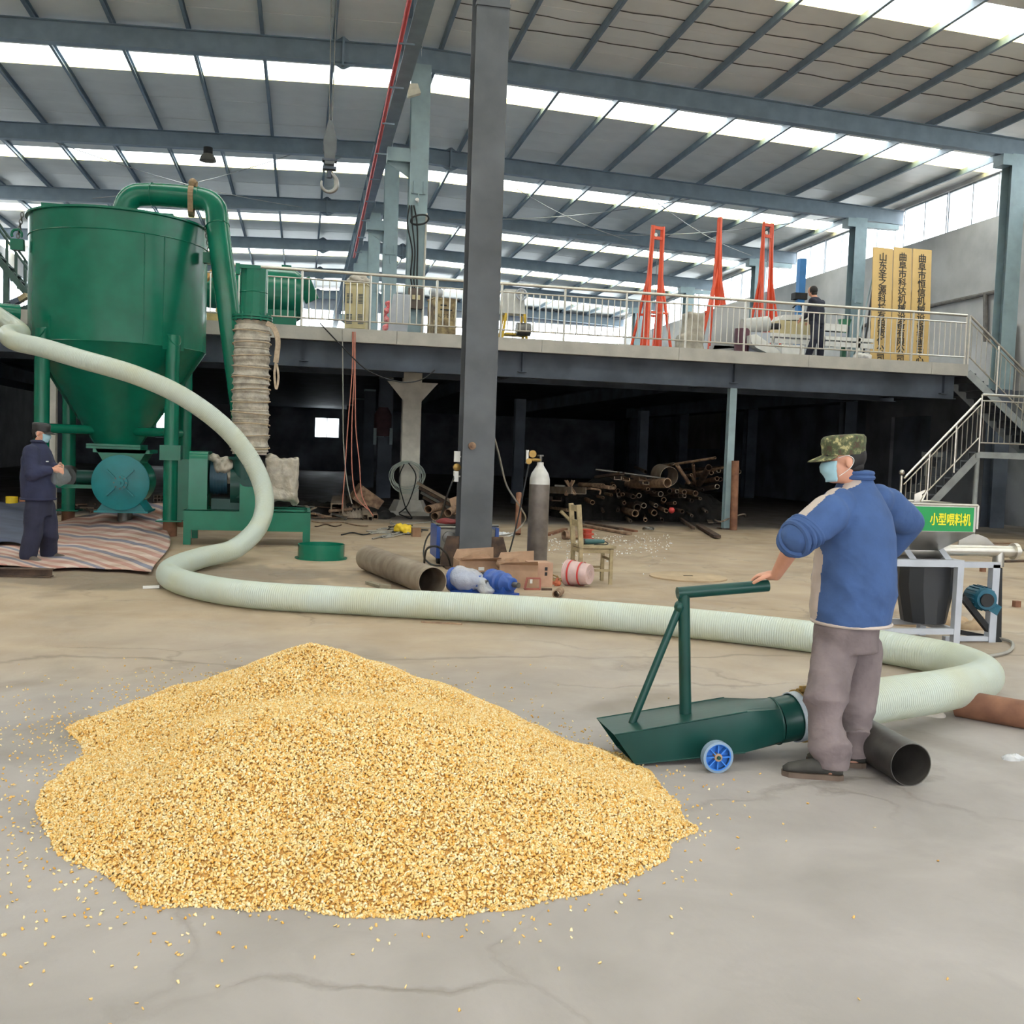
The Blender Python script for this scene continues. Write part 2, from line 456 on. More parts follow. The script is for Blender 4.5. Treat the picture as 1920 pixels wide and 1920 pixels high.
    # broken joints between the slabs, with dirt washed along them
    for yj, wj, amp in ((7.55, 0.05, 0.9), (12.95, 0.04, 0.35), (17.6, 0.04, 0.5)):
        dj = math_('ABSOLUTE', math_('SUBTRACT', math_('ADD', sep.outputs['Y'], math_('MULTIPLY', math_('SUBTRACT', noise(0.9, 6, 0.3), 0.5), amp)), yj), 0.0)
        mj = N.new('ShaderNodeMapRange'); mj.inputs[1].default_value = wj; mj.inputs[2].default_value = 0.0; L.new(dj, mj.inputs[0])
        c = mix(math_('MULTIPLY', mj.outputs[0], math_('MULTIPLY', ramp(noise(0.7, 5), [(0.4, 0.0), (0.55, 1.0)]), 0.55)), c, srgb(88,78,68))
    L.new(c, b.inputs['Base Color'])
    bp = N.new('ShaderNodeBump'); bp.inputs['Strength'].default_value = 0.25; bp.inputs['Distance'].default_value = 0.02
    hh = math_('SUBTRACT', noise(9, 8), math_('MULTIPLY', ck, 0.8))
    L.new(hh, bp.inputs['Height']); L.new(bp.outputs['Normal'], b.inputs['Normal'])
    rr2 = ramp(noise(1.3, 5, 0.5), [(0.35, 0.5), (0.7, 0.85)]); L.new(rr2, b.inputs['Roughness'])
    return M
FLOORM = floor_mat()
# ================================================================== THE SETTING
XR, SL = 2.45, 0.038
def zr(X): return 10.36-SL*abs(X-XR)          # rafter centre line
XL, XW = -13.2, 19.2
YF = [-8.2, -0.6, 7.1, 14.2, 23.9, 31.5, 39.1, 46.7, 54.3, 61.9]
Y0, Y1 = -11.0, 62.2

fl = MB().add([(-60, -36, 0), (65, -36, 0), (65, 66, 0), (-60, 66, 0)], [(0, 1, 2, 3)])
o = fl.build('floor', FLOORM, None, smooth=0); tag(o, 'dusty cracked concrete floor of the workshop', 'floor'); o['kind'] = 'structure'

# ---- roof: panels, skylights, purlins, rafters
roof = struct('roof', 'low pitched sheet roof on grey steel rafters with skylight strips', 'roof', (XR, 0, 10.36))
PW = 0.95
sides = []
for sgn in (-1, 1):
    xe = XL-0.3 if sgn < 0 else XW+0.5
    sides.append((sgn, xe))
bands = []
for yb in (-6.0, 1.6, 9.4, 17.95, 25.85, 34.5, 42.6, 50.2, 57.8): bands.append((yb, yb+1.3))
def panel_proto(name, sgn, xe, w, material, t=0.05):
    z0 = 0.39+t/2; L = xe-XR
    mb = MB(); a = Vector((0, 0, z0)); b = Vector((L, 0, z0-SL*abs(L)))
    n = 12
    for k in range(n):
        mb.bar(a+(b-a)*(k/n), a+(b-a)*((k+1)/n), w, t, (0, 0, 1))
    mb = MB(); mb.bar(a, b, w, t, (0, 0, 1))
    me = mb.mesh(name, None, 0); me.materials.append(material); return me
for sgn, xe in sides:
    mp = panel_proto('roof_panel', sgn, xe, PW+0.004, ROOFM)
    y = Y0
    segs = []; cur = Y0
    for a, b in bands: segs.append((cur, a)); cur = b
    segs.append((cur, Y1))
    for a, b in segs:
        k = max(1, round((b-a)/PW)); w = (b-a)/k
        for i in range(k):
            q = bpy.data.objects.new('roof_panel', mp); COL.objects.link(q); q.parent = roof
            q.location = (0, a+w*(i+0.5), (0.006 if i % 2 else 0)); q.scale = (1, w/PW, 1)
    ms = panel_proto('skylight_panel', sgn, xe, 0.98, SKYL, 0.006)
    mg = panel_proto('skylight_edge_strip', sgn, xe, 0.30, EDGEY, 0.006)
    for a, b in bands:
        q = bpy.data.objects.new('skylight_panel', ms); COL.objects.link(q); q.parent = roof; q.location = (0, a+0.5, 0.02)
        q = bpy.data.objects.new('skylight_edge_strip', mg); COL.objects.link(q); q.parent = roof; q.location = (0, a+1.15, 0.0)
    # purlins, 1.56 m apart
    mb = MB(); mb.bar((0, Y0, 0), (0, Y1, 0), 0.012, 0.16, (0, 0, 1)); mb.bar((0.03, Y0, 0.074), (0.03, Y1, 0.074), 0.07, 0.012, (0, 0, 1)); mb.bar((0.03, Y0, -0.074), (0.03, Y1, -0.074), 0.07, 0.012, (0, 0, 1))
    mep = mb.mesh('purlin', None, 0); mep.materials.append(STEEL)
    k = 0; x = 0.42
    while XL+0.2 < XR+sgn*x < XW-0.2:
        q = bpy.data.objects.new('purlin', mep); COL.objects.link(q); q.parent = roof
        q.location = (sgn*x, 0, 0.23+0.08-SL*x); x += 1.56
    for Y in YF:
        mb = MB(); a = Vector((0, Y, 0)); b = Vector((xe-XR-sgn*0.3, Y, -SL*abs(xe-XR-sgn*0.3)))
        mb.ibeam(a, b, 0.22, 0.46, 0.016, (0, 0, 1))
        rf = mb.build('rafter', STEEL, roof, world=False, smooth=0)
        sp = MB()
        for xx in (sgn*1.75,):
            zc = -SL*abs(xx)
            sp.box((xx, Y, zc), (0.05, 0.26, 0.62))
            sp.prism([(xx-0.28, Y-0.01, zc-0.23), (xx+0.28, Y-0.01, zc-0.23), (xx+0.03, Y-0.01, zc-0.36), (xx-0.03, Y-0.01, zc-0.36)], (0, 0.02, 0))
            sp.prism([(xx-0.2, Y-0.01, zc+0.23), (xx+0.2, Y-0.01, zc+0.23), (xx+0.03, Y-0.01, zc+0.34), (xx-0.03, Y-0.01, zc+0.34)], (0, 0.02, 0))
        sp.build('splice_plate', STEEL, rf, world=False, smooth=0)
SEAM = mat('dark_joint', srgb(84,80,74), 0.8, 0, 0.2, 6)
for Ys in (19.95, 20.75, 21.6, 22.4):
    a = Vector((0.5, Ys, 0.386-SL*0.5)); b = Vector((16.4, Ys, 0.386-SL*16.4)); P = []
    for t in np.linspace(0, 1, 60): q = a.lerp(b, t); P.append(q+Vector((0, 0.03*math.sin(t*40+Ys*3)+0.02*math.sin(t*93), 0.002)))
    MB().tube(P, 0.014, 4).build('panel_joint', SEAM, roof, world=False)
# brace rods in the roof plane
def rod(a, b, r=0.012, sag=0.0):
    P = [Vector(a).lerp(Vector(b), t/8)+Vector((0, 0, -sag*math.sin(math.pi*t/8))) for t in range(9)]
    MB().tube(P, r, 6).build('brace_rod', mat('rod_steel', srgb(150,150,148), 0.5, 0.3, 0.1, 4), roof)
for x0, x1 in ((-7.4, -0.2), (5.2, 12.4), (10.2, 17.4)):
    za, zb = zr(x0)-0.1, zr(x1)-0.1
    rod((x0, 31.6, za), (x1, 39.0, zb), sag=0.25); rod((x1, 31.6, zb), (x0, 39.0, za), sag=0.25)

# ---- windows
WIN_N = [0]
FRAMEM = mat('aluminium_frame', srgb(176,182,188), 0.45, 0.5, 0.05, 5)
def window(a, b, z0, z1, npane, axis, pos, label, depth=0.07):
    """sash window between a and b along 'axis' ('x' or 'y') on the plane pos"""
    WIN_N[0] += 1
    def pt(s, z, d=0.0): return Vector((pos+d, s, z)) if axis == 'y' else Vector((s, pos+d, z))
    w = struct('window_%d' % WIN_N[0], label, 'window', pt((a+b)/2, z0))
    fr = MB(); t = 0.045
    def rail(s0, s1, za, zb):
        p, q = pt(s0, za, -depth/2), pt(s1, zb, depth/2); fr.b2(p, q)
    rail(a, b, z0, z0+t); rail(a, b, z1-t, z1); rail(a, a+t, z0+t, z1-t); rail(b-t, b, z0+t, z1-t)
    st = (b-a)/npane
    for i in range(1, npane): rail(a+st*i-t/2, a+st*i+t/2, z0+t, z1-t)
    fr.build('window_frame', FRAMEM, w, smooth=0)
    for i in range(npane):
        pa = a+st*i+(t if i == 0 else t/2); pb = a+st*(i+1)-(t if i == npane-1 else t/2)
        g = MB(); g.b2(pt(pa, z0+t, -0.003), pt(pb, z1-t, 0.003)); g.build('pane', GLASS, w, smooth=0)
    return w
def plaster_wall(name, label, boxes, material):
    mb = MB()
    for a, b in boxes: mb.b2(a, b)
    arr = np.array(mb.v); off = tuple((arr.min(0)+arr.max(0))/2*np.array([1, 1, 0]))
    ob = link(name, mb.mesh(name, off, 0), material); ob.location = off; ob['_w'] = off
    tag(ob, label, 'wall'); ob['kind'] = 'structure'; return ob
WZ0, WZ1 = 8.70, 9.97
# right wall: upper grey plaster, soot and painted shade below the platform, one blocked doorway
plaster_wall('wall_right', 'grey plastered side wall with a high window strip', [((XW, Y0, 3.7), (XW+0.24, Y1, WZ0)), ((XW, Y0, WZ1), (XW+0.24, Y1, 10.08))], PLASTER)
plaster_wall('wall_right_lower', 'lower part of the side wall under the platform, coloured for soot and shade',
             [((XW, Y0, 0), (XW+0.24, 29.0, 3.7)), ((XW, 29.0, 3.13), (XW+0.24, 31.2, 3.7)), ((XW, 31.2, 0), (XW+0.24, 32.8, 3.7))], SOOT_SHADE)
plaster_wall('wall_right_far', 'lower side wall deep under the platform, soot and shade in its colour', [((XW, 32.8, 0), (XW+0.24, 45.5, 3.7)), ((XW, 50.3, 0), (XW+0.24, Y1, 3.7)), ((XW, 45.5, 0), (XW+0.24, 50.3, 2.0)), ((XW+0.12, 29.0, 0), (XW+0.24, 31.2, 3.13))], SOOT_SHADE_D)
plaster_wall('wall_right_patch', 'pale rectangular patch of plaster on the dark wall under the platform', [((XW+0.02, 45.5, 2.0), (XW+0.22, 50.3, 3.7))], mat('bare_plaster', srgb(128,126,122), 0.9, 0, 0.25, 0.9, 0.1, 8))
# far partition that closes the dark bay beside the sooty, shade-toned wall
for i in range(1, len(YF)):
    ya, yb = YF[i-1]+0.2, YF[i]-0.2
    n = max(1, round((yb-ya)/2.4)); s = (yb-ya)/n
    for k in range(n):
        window(ya+s*k+0.03, ya+s*(k+1)-0.03, WZ0, WZ1, 2, 'y', XW+0.12, 'aluminium window in the side wall strip, bay %s' % ('nearest the stairs' if i <= 4 else 'further along, above the platform'))
# left wall
plaster_wall('wall_left', 'grey plastered wall at the far left with a high window strip', [((XL-0.24, Y0, 0), (XL, Y1, 7.3)), ((XL-0.24, Y0, 9.0), (XL, Y1, 9.8))], PLASTER)
for i in range(6, len(YF)):
    ya, yb = YF[i-1]+0.2, YF[i]-0.2
    for k in range(3):
        s = (yb-ya)/3
        window(ya+s*k+0.03, ya+s*(k+1)-0.03, 7.3, 9.0, 2, 'y', XL-0.12, 'window in the far left wall behind the green tank')
mbx = MB()
plaster_wall('wall_left_near', 'plaster above the near part of the far left wall', [((XL-0.24, Y0, 7.3), (XL, YF[5], 9.0))], PLASTER)
# back wall, with a small square window low down and a bright strip under the roof
wa, wb_ = PY(292, 795, Y1).x, PY(319, 795, Y1).x
bw = [((XL, Y1, 0), (wa, Y1+0.24, 7.4)), ((wa, Y1, 0), (wb_, Y1+0.24, 1.6)), ((wa, Y1, 3.2), (wb_, Y1+0.24, 7.4)), ((wb_, Y1, 0), (0.7, Y1+0.24, 7.4)), ((2.15, Y1, 0), (XW, Y1+0.24, 7.4)), ((0.7, Y1, 0), (2.15, Y1+0.24, 1.95)), ((0.7, Y1, 3.15), (2.15, Y1+0.24, 7.4)), ((XL, Y1, 9.5), (XW, Y1+0.24, 10.6))]
plaster_wall('wall_back', 'dark end wall far behind the platform', bw, SHADE_B)
window(0.7, 2.15, 1.95, 3.15, 2, 'x', Y1+0.12, 'small bright square window low in the dark end wall')
window(wa, wb_, 1.6, 3.2, 2, 'x', Y1+0.12, 'bright window in the end wall seen behind the tank cone')
n = 12; s = (XW-XL)/n
for k in range(n):
    window(XL+s*k+0.03, XL+s*(k+1)-0.03, 7.4, 9.5, 2, 'x', Y1+0.12, 'bright window in the strip under the roof of the end wall')

plaster_wall('wall_front', 'unseen plastered gable added above the wide entrance to cut its light', [((XL, Y0-0.24, 5.6), (XW, Y0, 10.4))], PLASTER)  # unseen header, added to reduce daylight from the entrance
plaster_wall('sky_blocker_wall', 'unseen wall added across the yard to cut sky reflections', [((-50, -34.3, 0), (55, -34, 7.5))], PLASTER)  # unseen blocker added to dim sky reflections on the green machines
# ---- columns
def hcol(name, label, x, y, z0, z1, w, d, material, t=0.014, upper=None, zsplit=None, rot=0):
    c = thing(name, label, 'column', (x, y, z0))
    def seg(za, zb, m, nm):
        mb = MB()
        # flanges face the camera side (front / back), web between
        mb.b2((x-w/2, y-d/2, za), (x+w/2, y-d/2+t, zb)); mb.b2((x-w/2, y+d/2-t, za), (x+w/2, y+d/2, zb)); mb.b2((x-t/2, y-d/2+t, za), (x+t/2, y+d/2-t, zb))
        mb.build(nm, m, c, smooth=0)
    if zsplit: seg(z0, zsplit, material, 'shaft'); seg(zsplit, z1, upper, 'upper_shaft')
    else: seg(z0, z1, material, 'shaft')
    return c
C1X, C1Y = G(890, 1066).x, G(890, 1066).y+0.2
c1 = hcol('steel_column', 'big dark grey steel column standing in the middle of the floor', C1X, C1Y, 0.0, zr(2.45)-0.2, 0.425, 0.40, STEEL_D)
bp = MB(); bp.b2((C1X-0.4, C1Y-0.35, 0), (C1X+0.4, C1Y+0.35, 0.03)); bp.build('base_plate', RUST_D, c1, smooth=0)
for sx in (-1, 1):
    g = MB(); x0 = C1X+sx*0.213
    g.prism([(x0, C1Y-0.18, 0.03), (x0+sx*0.24, C1Y-0.18, 0.03), (x0+sx*0.24, C1Y-0.18, 0.14), (x0+sx*0.16, C1Y-0.18, 0.42), (x0, C1Y-0.18, 0.42)], (0, 0.02, 0))
    g.build('gusset', RUST_D, c1, smooth=0)
st = MB(); st.b2((C1X-0.22, C1Y-0.22, 7.2), (C1X+0.22, C1Y-0.14, 7.24)); st.build('stiffener_plate', STEEL_D, c1, smooth=0)
eye = MB(); p = PY(885, 836, C1Y-0.2); eye.lathe(p, [(0.05, 0), (0.05, -0.03), (0.02, -0.03), (0.02, -0.05)], (0, 1, 0), 14); eye.build('rusty_pipe_stub', RUST, c1)
c2 = hcol('steel_column', 'column under the platform with white lower shaft and a cable coil', 2.45, 23.85, 0.0, zr(2.45)-0.2, 0.42, 0.36, STEEL_W, upper=STEEL_L, zsplit=3.6)
g = MB(); g.b2((2.0, 23.5, 0), (2.9, 24.2, 0.1)); g.lathe((2.45, 23.85, 0.1), [(0.46, 0), (0.34, 0.25)], n=8); g.build('concrete_base', CONC, c2, smooth=0)
for sx in (-1, 1):
    g = MB(); g.prism([(2.45+sx*0.21, 23.66, 3.05), (2.45+sx*0.58, 23.66, 3.05), (2.45+sx*0.21, 23.66, 2.62)], (0, 0.02, 0)); g.build('gusset', STEEL_W, c2, smooth=0)
def corbel(c, x, y, z):
    g = MB(); g.b2((x-0.72, y-0.17, z-0.3), (x-0.21, y+0.17, z)); g.prism([(x-0.72, y-0.01, z-0.3), (x-0.21, y-0.01, z-0.3), (x-0.21, y-0.01, z-0.62)], (0, 0.02, 0)); g.build('corbel', STEEL_L, c, smooth=0)
    g = MB(); g.b2((x-0.16, y-0.22, z-1.0), (x+0.16, y-0.18, z-0.97)); 
    for dx in (-0.11, 0, 0.11): g.b2((x+dx-0.01, y-0.22, z-1.0), (x+dx+0.01, y-0.18, z-0.72 if dx else z-1.25))
    g.build('bracket', STEEL_L, c, smooth=0)
corbel(c2, 2.45, 23.85, 8.28)
pt_ = PY(783, 378, 23.62); g = MB(); g.lathe(pt_, [(0.03, 0), (0.03, -0.05), (0.045, -0.05), (0.045, -0.08)], (0.3, 1, -0.5), 10); g.build('insulator', WHITE, c2)
c3 = hcol('steel_column', 'pale blue column just behind the cable-coil column', 2.45, 31.5, 0.0, zr(2.45)-0.2, 0.42, 0.36, UNDER, upper=STEEL_L, zsplit=3.6)  # lower shaft coloured dark for the shade below the deck
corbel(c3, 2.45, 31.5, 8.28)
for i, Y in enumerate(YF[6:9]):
    c = hcol('steel_column', ['third', 'fourth', 'fifth'][i]+' pale blue column along the ridge beyond the platform rail', 2.45, Y, 0.0, zr(2.45)-0.2, 0.42, 0.36, UNDER, upper=STEEL_L, zsplit=3.6)  # dark lower shafts paint in the platform's shade
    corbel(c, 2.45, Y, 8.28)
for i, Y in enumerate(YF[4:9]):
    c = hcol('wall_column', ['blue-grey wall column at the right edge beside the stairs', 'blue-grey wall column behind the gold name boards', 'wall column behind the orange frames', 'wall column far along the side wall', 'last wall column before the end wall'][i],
             17.78, Y, 0.0, zr(17.78)-0.2, 0.42, 0.40, UNDER, upper=STEEL_L, zsplit=3.6)  # shafts below deck level darkened to stand for shade
    g = MB(); g.b2((17.99, Y-0.12, zr(17.78)-0.46), (XW-0.01, Y+0.12, zr(17.78)-0.30)); g.b2((17.3, Y-0.2, zr(17.78)-0.5), (17.57, Y+0.2, zr(17.78)-0.22)); g.build('knee_bracket', STEEL_L, c, smooth=0)
# slim posts under the platform edge
for x, lab in ((9.26, 'slim pale steel post under the platform beside the scrap pile'), (-4.75, 'pale steel post under the platform behind the green tank')):
    c = hcol('platform_post', lab, x, 21.4, 0.0, 3.12, 0.16, 0.16, STEEL_W if x < 0 else STEEL_L, 0.01)
    g = MB(); g.b2((x-0.15, 21.25, 0), (x+0.15, 21.55, 0.02)); g.build('base_plate', RUST_D, c, smooth=0)
for x, y, lab in ((6.3, 30, 'dim post in the dark just right of the big grey column'), (11.5, 34, 'dim post in the dark behind the scrap pile'), (-1.5, 30, 'dim post in the dark behind the wrapped silencer'), (-6.5, 30, 'dim post in the dark behind the green tank')):
    c = hcol('platform_post', lab, x, y, 0, 3.1, 0.3, 0.3, UNDER); c['group'] = 'dim posts under the platform'

# ---- platform
plat = thing('mezzanine_platform', 'raised platform across the hall with pale edge strip and dark underside', 'platform', (0, 21, 3.0))
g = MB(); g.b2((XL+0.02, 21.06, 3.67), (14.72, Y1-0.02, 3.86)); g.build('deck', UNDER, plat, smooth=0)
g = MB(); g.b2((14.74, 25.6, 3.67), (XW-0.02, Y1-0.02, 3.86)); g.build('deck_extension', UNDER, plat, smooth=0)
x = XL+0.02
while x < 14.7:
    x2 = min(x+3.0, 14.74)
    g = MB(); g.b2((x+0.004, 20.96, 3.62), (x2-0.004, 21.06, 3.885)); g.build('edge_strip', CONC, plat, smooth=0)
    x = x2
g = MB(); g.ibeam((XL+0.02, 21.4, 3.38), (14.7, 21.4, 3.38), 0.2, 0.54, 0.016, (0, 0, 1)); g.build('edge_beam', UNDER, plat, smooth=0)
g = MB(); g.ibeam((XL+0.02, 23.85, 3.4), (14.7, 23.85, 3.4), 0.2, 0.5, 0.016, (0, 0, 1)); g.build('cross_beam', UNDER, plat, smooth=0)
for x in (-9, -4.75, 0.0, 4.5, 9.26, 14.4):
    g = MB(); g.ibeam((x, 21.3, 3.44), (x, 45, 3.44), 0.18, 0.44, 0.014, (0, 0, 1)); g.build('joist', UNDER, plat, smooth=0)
# ---- platform railing
rail = thing('platform_railing', 'stainless balustrade along the platform edge', 'railing', (0, 21.03, 3.885))
ZD = 3.885
xa, xb = -2.75, 14.68
def tubeobj(name, a, b, r, parent, n=8, m=None):
    return MB().cyl(a, b, r, n).build(name, m or STAIN, parent)
tubeobj('top_rail', (xa, 21.03, ZD+1.10), (xb, 21.03, ZD+1.10), 0.032, rail, 12)
tubeobj('upper_rail', (xa, 21.03, ZD+0.93), (xb, 21.03, ZD+0.93), 0.016, rail)
tubeobj('lower_rail', (xa, 21.03, ZD+0.16), (xb, 21.03, ZD+0.16), 0.016, rail)
post0 = MB().cyl((0, 0, 0), (0, 0, 1.08), 0.024, 10).mesh('post'); post0.materials.append(STAIN)
bal0 = MB().cyl((0, 0, 0), (0, 0, 0.77), 0.0125, 8).mesh('baluster'); bal0.materials.append(STAIN)
def inst(name, me, parent, loc, rot=None, scale=None):
    q = bpy.data.objects.new(name, me); COL.objects.link(q); q.parent = parent; q.location = loc
    if rot is not None: q.rotation_euler = rot
    if scale is not None: q.scale = scale
    return q
npost = 13; sp = (xb-xa)/npost
for i in range(npost+1):
    x = xa+sp*i; inst('post', post0, rail, (x, 0, 0))
    if i < npost:
        for k in range(1, 10): inst('baluster', bal0, rail, (x+sp*k/10, 0, 0.16))

# ---- staircase (lower flight, landing, upper flight)
stair = thing('steel_staircase', 'grey steel staircase with landing rising to the platform', 'staircase', (14.4, 20.4, 0))
ST_P = mat('grey_stair_paint', srgb(150,154,154), 0.6, 0.1, 0.15, 4)
TREAD = mat('dark_tread_plate', srgb(84,88,94), 0.7, 0.2, 0.2, 5)
lx0, lx1, lz = 12.55, 14.40, 1.90
nst = 10
for i in range(nst):
    x = lx0+(lx1-lx0)*i/nst; z = lz*(i+1)/nst
    MB().b2((x, 20.03, z-0.03), (x+0.22, 20.93, z)).b2((x, 20.03, z-lz/nst), (x+0.012, 20.93, z-0.03)).build('tread', TREAD, stair, smooth=0)
for y in (20.0, 20.95):
    MB().bar((lx0+0.1, y, 0.0), (lx1+0.02, y, lz-0.09), 0.012, 0.17, (0, 0, 1)).build('stringer', ST_P, stair, smooth=0)
MB().b2((lx1, 20.0, lz-0.02), (19.1, 21.98, lz)).build('landing', TREAD, stair, smooth=0)
MB().b2((lx1, 19.96, lz-0.13), (19.1, 20.0, lz+0.005)).build('landing_edge', ST_P, stair, smooth=0)
MB().b2((lx1-0.04, 19.96, lz-0.13), (lx1, 21.98, lz-0.02)).build('landing_edge', ST_P, stair, smooth=0)
for x, y in ((14.46, 20.06), (17.4, 20.06), (14.46, 21.9)):
    MB().cyl((x, y, 0), (x, y, lz-0.13), 0.055, 14).build('support_leg', ST_P, stair)
ux0, ux1 = 14.78, 17.15
for i in range(11):
    t = (i+0.5)/11; x = ux0+(ux1-ux0)*i/11; z = 3.86-(3.86-lz)*(i+1)/12
    MB().b2((x, 21.06, z-0.03), (x+0.24, 21.94, z)).b2((x-0.01, 21.06, z), (x+0.005, 21.94, z+0.16)).build('tread', TREAD, stair, smooth=0)
for y in (21.02, 21.96):
    MB().bar((ux0, y, 3.70), (ux1, y, lz-0.02), 0.012, 0.17, (0, 0, 1)).build('stringer', ST_P, stair, smooth=0)
# stair balustrades
srail = thing('stair_railing', 'stainless stair handrail with round newel ball at its foot', 'railing', (12.5, 20.0, 0))
def sloped(p, q, nb, posts, h=1.05, newel=False):
    p = Vector(p); q = Vector(q); d = q-p
    up = Vector((0, 0, 1))
    tubeobj('top_rail', p+up*h, q+up*h, 0.028, srail, 10)
    tubeobj('upper_rail', p+up*(h-0.13), q+up*(h-0.13), 0.016, srail)
    tubeobj('lower_rail', p+up*0.2, q+up*0.2, 0.016, srail)
    for t in posts: tubeobj('post', p+d*t, p+d*t+up*h, 0.023, srail)
    for k in range(nb):
        t = (k+0.5)/nb; tubeobj('baluster', p+d*t+up*0.2, p+d*t+up*(h-0.13), 0.011, srail, 6)
sloped((12.66, 19.97, 0.22), (14.40, 19.97, lz+0.1), 15, (0.33, 0.68))
sloped((14.42, 19.97, lz), (19.0, 19.97, lz), 34, (0, 0.33, 0.66, 1), 1.24)
sloped((14.74, 21.0, 3.88), (17.1, 21.0, lz+0.1), 18, (0, 0.33, 0.66, 1), 1.1)
tubeobj('post', (12.6, 19.97, 0.0), (12.6, 19.97, 1.33), 0.03, srail, 12)
MB().ball((12.6, 19.97, 1.40), 0.06).build('newel_ball', STAIN, srail)
# ================================================================== GREEN SEPARATOR TANK
TX, TY, TR = -3.02, 18.25, 1.386
tank = thing('separator_tank', 'big green conical-bottom separator tank on four pipe legs', 'tank', (TX, TY, 0))
b = MB(); b.lathe((TX, TY, 0), [(TR, 3.02), (TR, 4.72)], n=64, capb=False, capt=False); b.build('body', GREEN, tank)
b = MB(); b.lathe((TX, TY, 0), [(TR+0.004, 4.72), (TR+0.004, 5.02), (TR+0.05, 5.03), (TR+0.05, 5.06), (TR+0.0, 5.065)], n=64, capb=False, capt=True); b.build('top_ring', GREEN, tank)
b = MB(); b.lathe((TX, TY, 0), [(0.36, 1.42), (TR, 3.02)], n=64, capb=False, capt=False); b.build('cone', GREEN, tank)
# welded seams and patch plate
b = MB()
for a in (-1.15, -0.92):
    px_, py_ = TX+math.cos(a)*(TR+0.002), TY+math.sin(a)*(TR+0.002)
    b.cyl((px_, py_, 3.02), (px_, py_, 4.72), 0.008, 6)
for zz, r_ in ((4.72, TR+0.004), (3.02, TR+0.002)):
    pts = [(TX+math.cos(t*2*math.pi/64)*r_, TY+math.sin(t*2*math.pi/64)*r_, zz) for t in range(64)]; b.tube(pts, 0.009, 5, closed=True)
b.build('weld_seam', GREEN, tank)
b = MB(); b.b2((TX-0.42, TY-0.42, 1.36), (TX+0.42, TY+0.42, 1.40)); b.b2((TX-0.42, TY-0.42, 1.405), (TX+0.42, TY+0.42, 1.44)); b.build('bottom_flange', GREEN, tank, smooth=0)
for sx in (-1, 1):
    for sy in (-1, 1):
        lx, ly = TX+sx*0.97, TY+sy*0.97
        lg = MB(); lg.cyl((lx, ly, 0.26), (lx, ly, 3.2), 0.115, 20); l_ = lg.build('leg', GREEN, tank)
        # mitred top plate and wall pad
        dirv = Vector((sx, sy, 0)).normalized()
        ca = Vector((lx, ly, 3.2)); tang = Vector((-dirv.y, dirv.x, 0)); sl = (Vector((0, 0, 1))*0.85 - dirv*0.5).normalized()
        pl = MB(); pl.loft([(ca+Vector((0, 0, 0.0)), tang*0.125, sl*0.2), (ca+(tang.cross(sl))*0.02, tang*0.125, sl*0.2)], 18); pl.build('leg_cap', GREEN, l_)
        wc = Vector((TX, TY, 3.18))+dirv*(TR-0.01); pd = MB(); pd.bar(wc-tang*0.2, wc+tang*0.2, 0.02, 0.42, (0, 0, 1)); pd.build('wall_pad', GREEN, tank, smooth=0)
        fg = MB(); fg.b2((lx-0.2, ly-0.2, 0.24), (lx+0.2, ly+0.2, 0.26)); fg.build('foot_plate', GREEN, l_, smooth=0)
        ft = MB(); ft.cyl((lx, ly, 0.0), (lx, ly, 0.24), 0.11, 20); ft.build('foot_stub', RUST_R, l_)
        cp = MB(); cp.cyl((lx, ly, 1.66), (TX+sx*0.35, TY+sy*0.35, 1.66), 0.075, 16); cp.build('cross_pipe', GREEN, tank)
cl = MB(); cl.b2((TX+0.97-0.16, TY-0.97-0.15, 1.22), (TX+0.97+0.16, TY-0.97+0.15, 1.46)); cl.build('leg_bracket', GREEN, tank, smooth=0)
b = MB(); b.b2((TX+1.03, TY-1.0, 0.26), (TX+1.25, TY-0.9, 1.24)); b.build('leg_stiffener', GREEN, tank, smooth=0)
# lugs with chains on both sides
for sx in (-1, 1):
    lx = TX+sx*(TR+0.07)
    lug = MB(); lug.b2((TX+sx*(TR-0.02), TY-0.55, 4.45), (TX+sx*(TR+0.17), TY-0.41, 4.62)); lg_ = lug.build('lug', GREEN, tank, smooth=0)
    if sx < 0:
        e = MB(); pts = [(lx-0.02+0.075*math.cos(t), TY-0.48, 4.70+0.075*math.sin(t)) for t in np.linspace(-0.6, math.pi+0.6, 14)]; e.tube(pts, 0.022, 8); e.build('lifting_eye', GREEN, lg_)
    ch = MB()
    for k in range(7):
        zc = 4.68+k*0.055; xx = lx+sx*0.0-sx*0.01*k
        ph = math.pi/2*(k % 2)
        pts = [(xx+0.022*math.cos(t)*math.cos(ph), TY-0.48+0.022*math.cos(t)*math.sin(ph), zc+0.04*math.sin(t)) for t in np.linspace(0, 2*math.pi, 11)[:-1]]
        ch.tube(pts, 0.009, 5, closed=True)
    ch.build('chain', IRON, lg_)
# lid bars on the rim and inlet stub
b = MB(); b.b2((TX-1.0, TY-1.0, 5.065), (TX-0.1, TY-0.92, 5.12)); b.b2((TX+0.2, TY-1.02, 5.065), (TX+0.95, TY-0.9, 5.10)); b.b2((TX-0.5, TY-0.5, 5.06), (TX+0.6, TY+0.5, 5.13)); b.build('lid_plate', GREEN, tank, smooth=0)
inl = MB(); inl.cyl((TX-TR+0.1, TY-1.0, 3.42), (TX-TR-0.32, TY-1.15, 3.42), 0.12, 18); inl.build('inlet_stub', GREEN, tank)

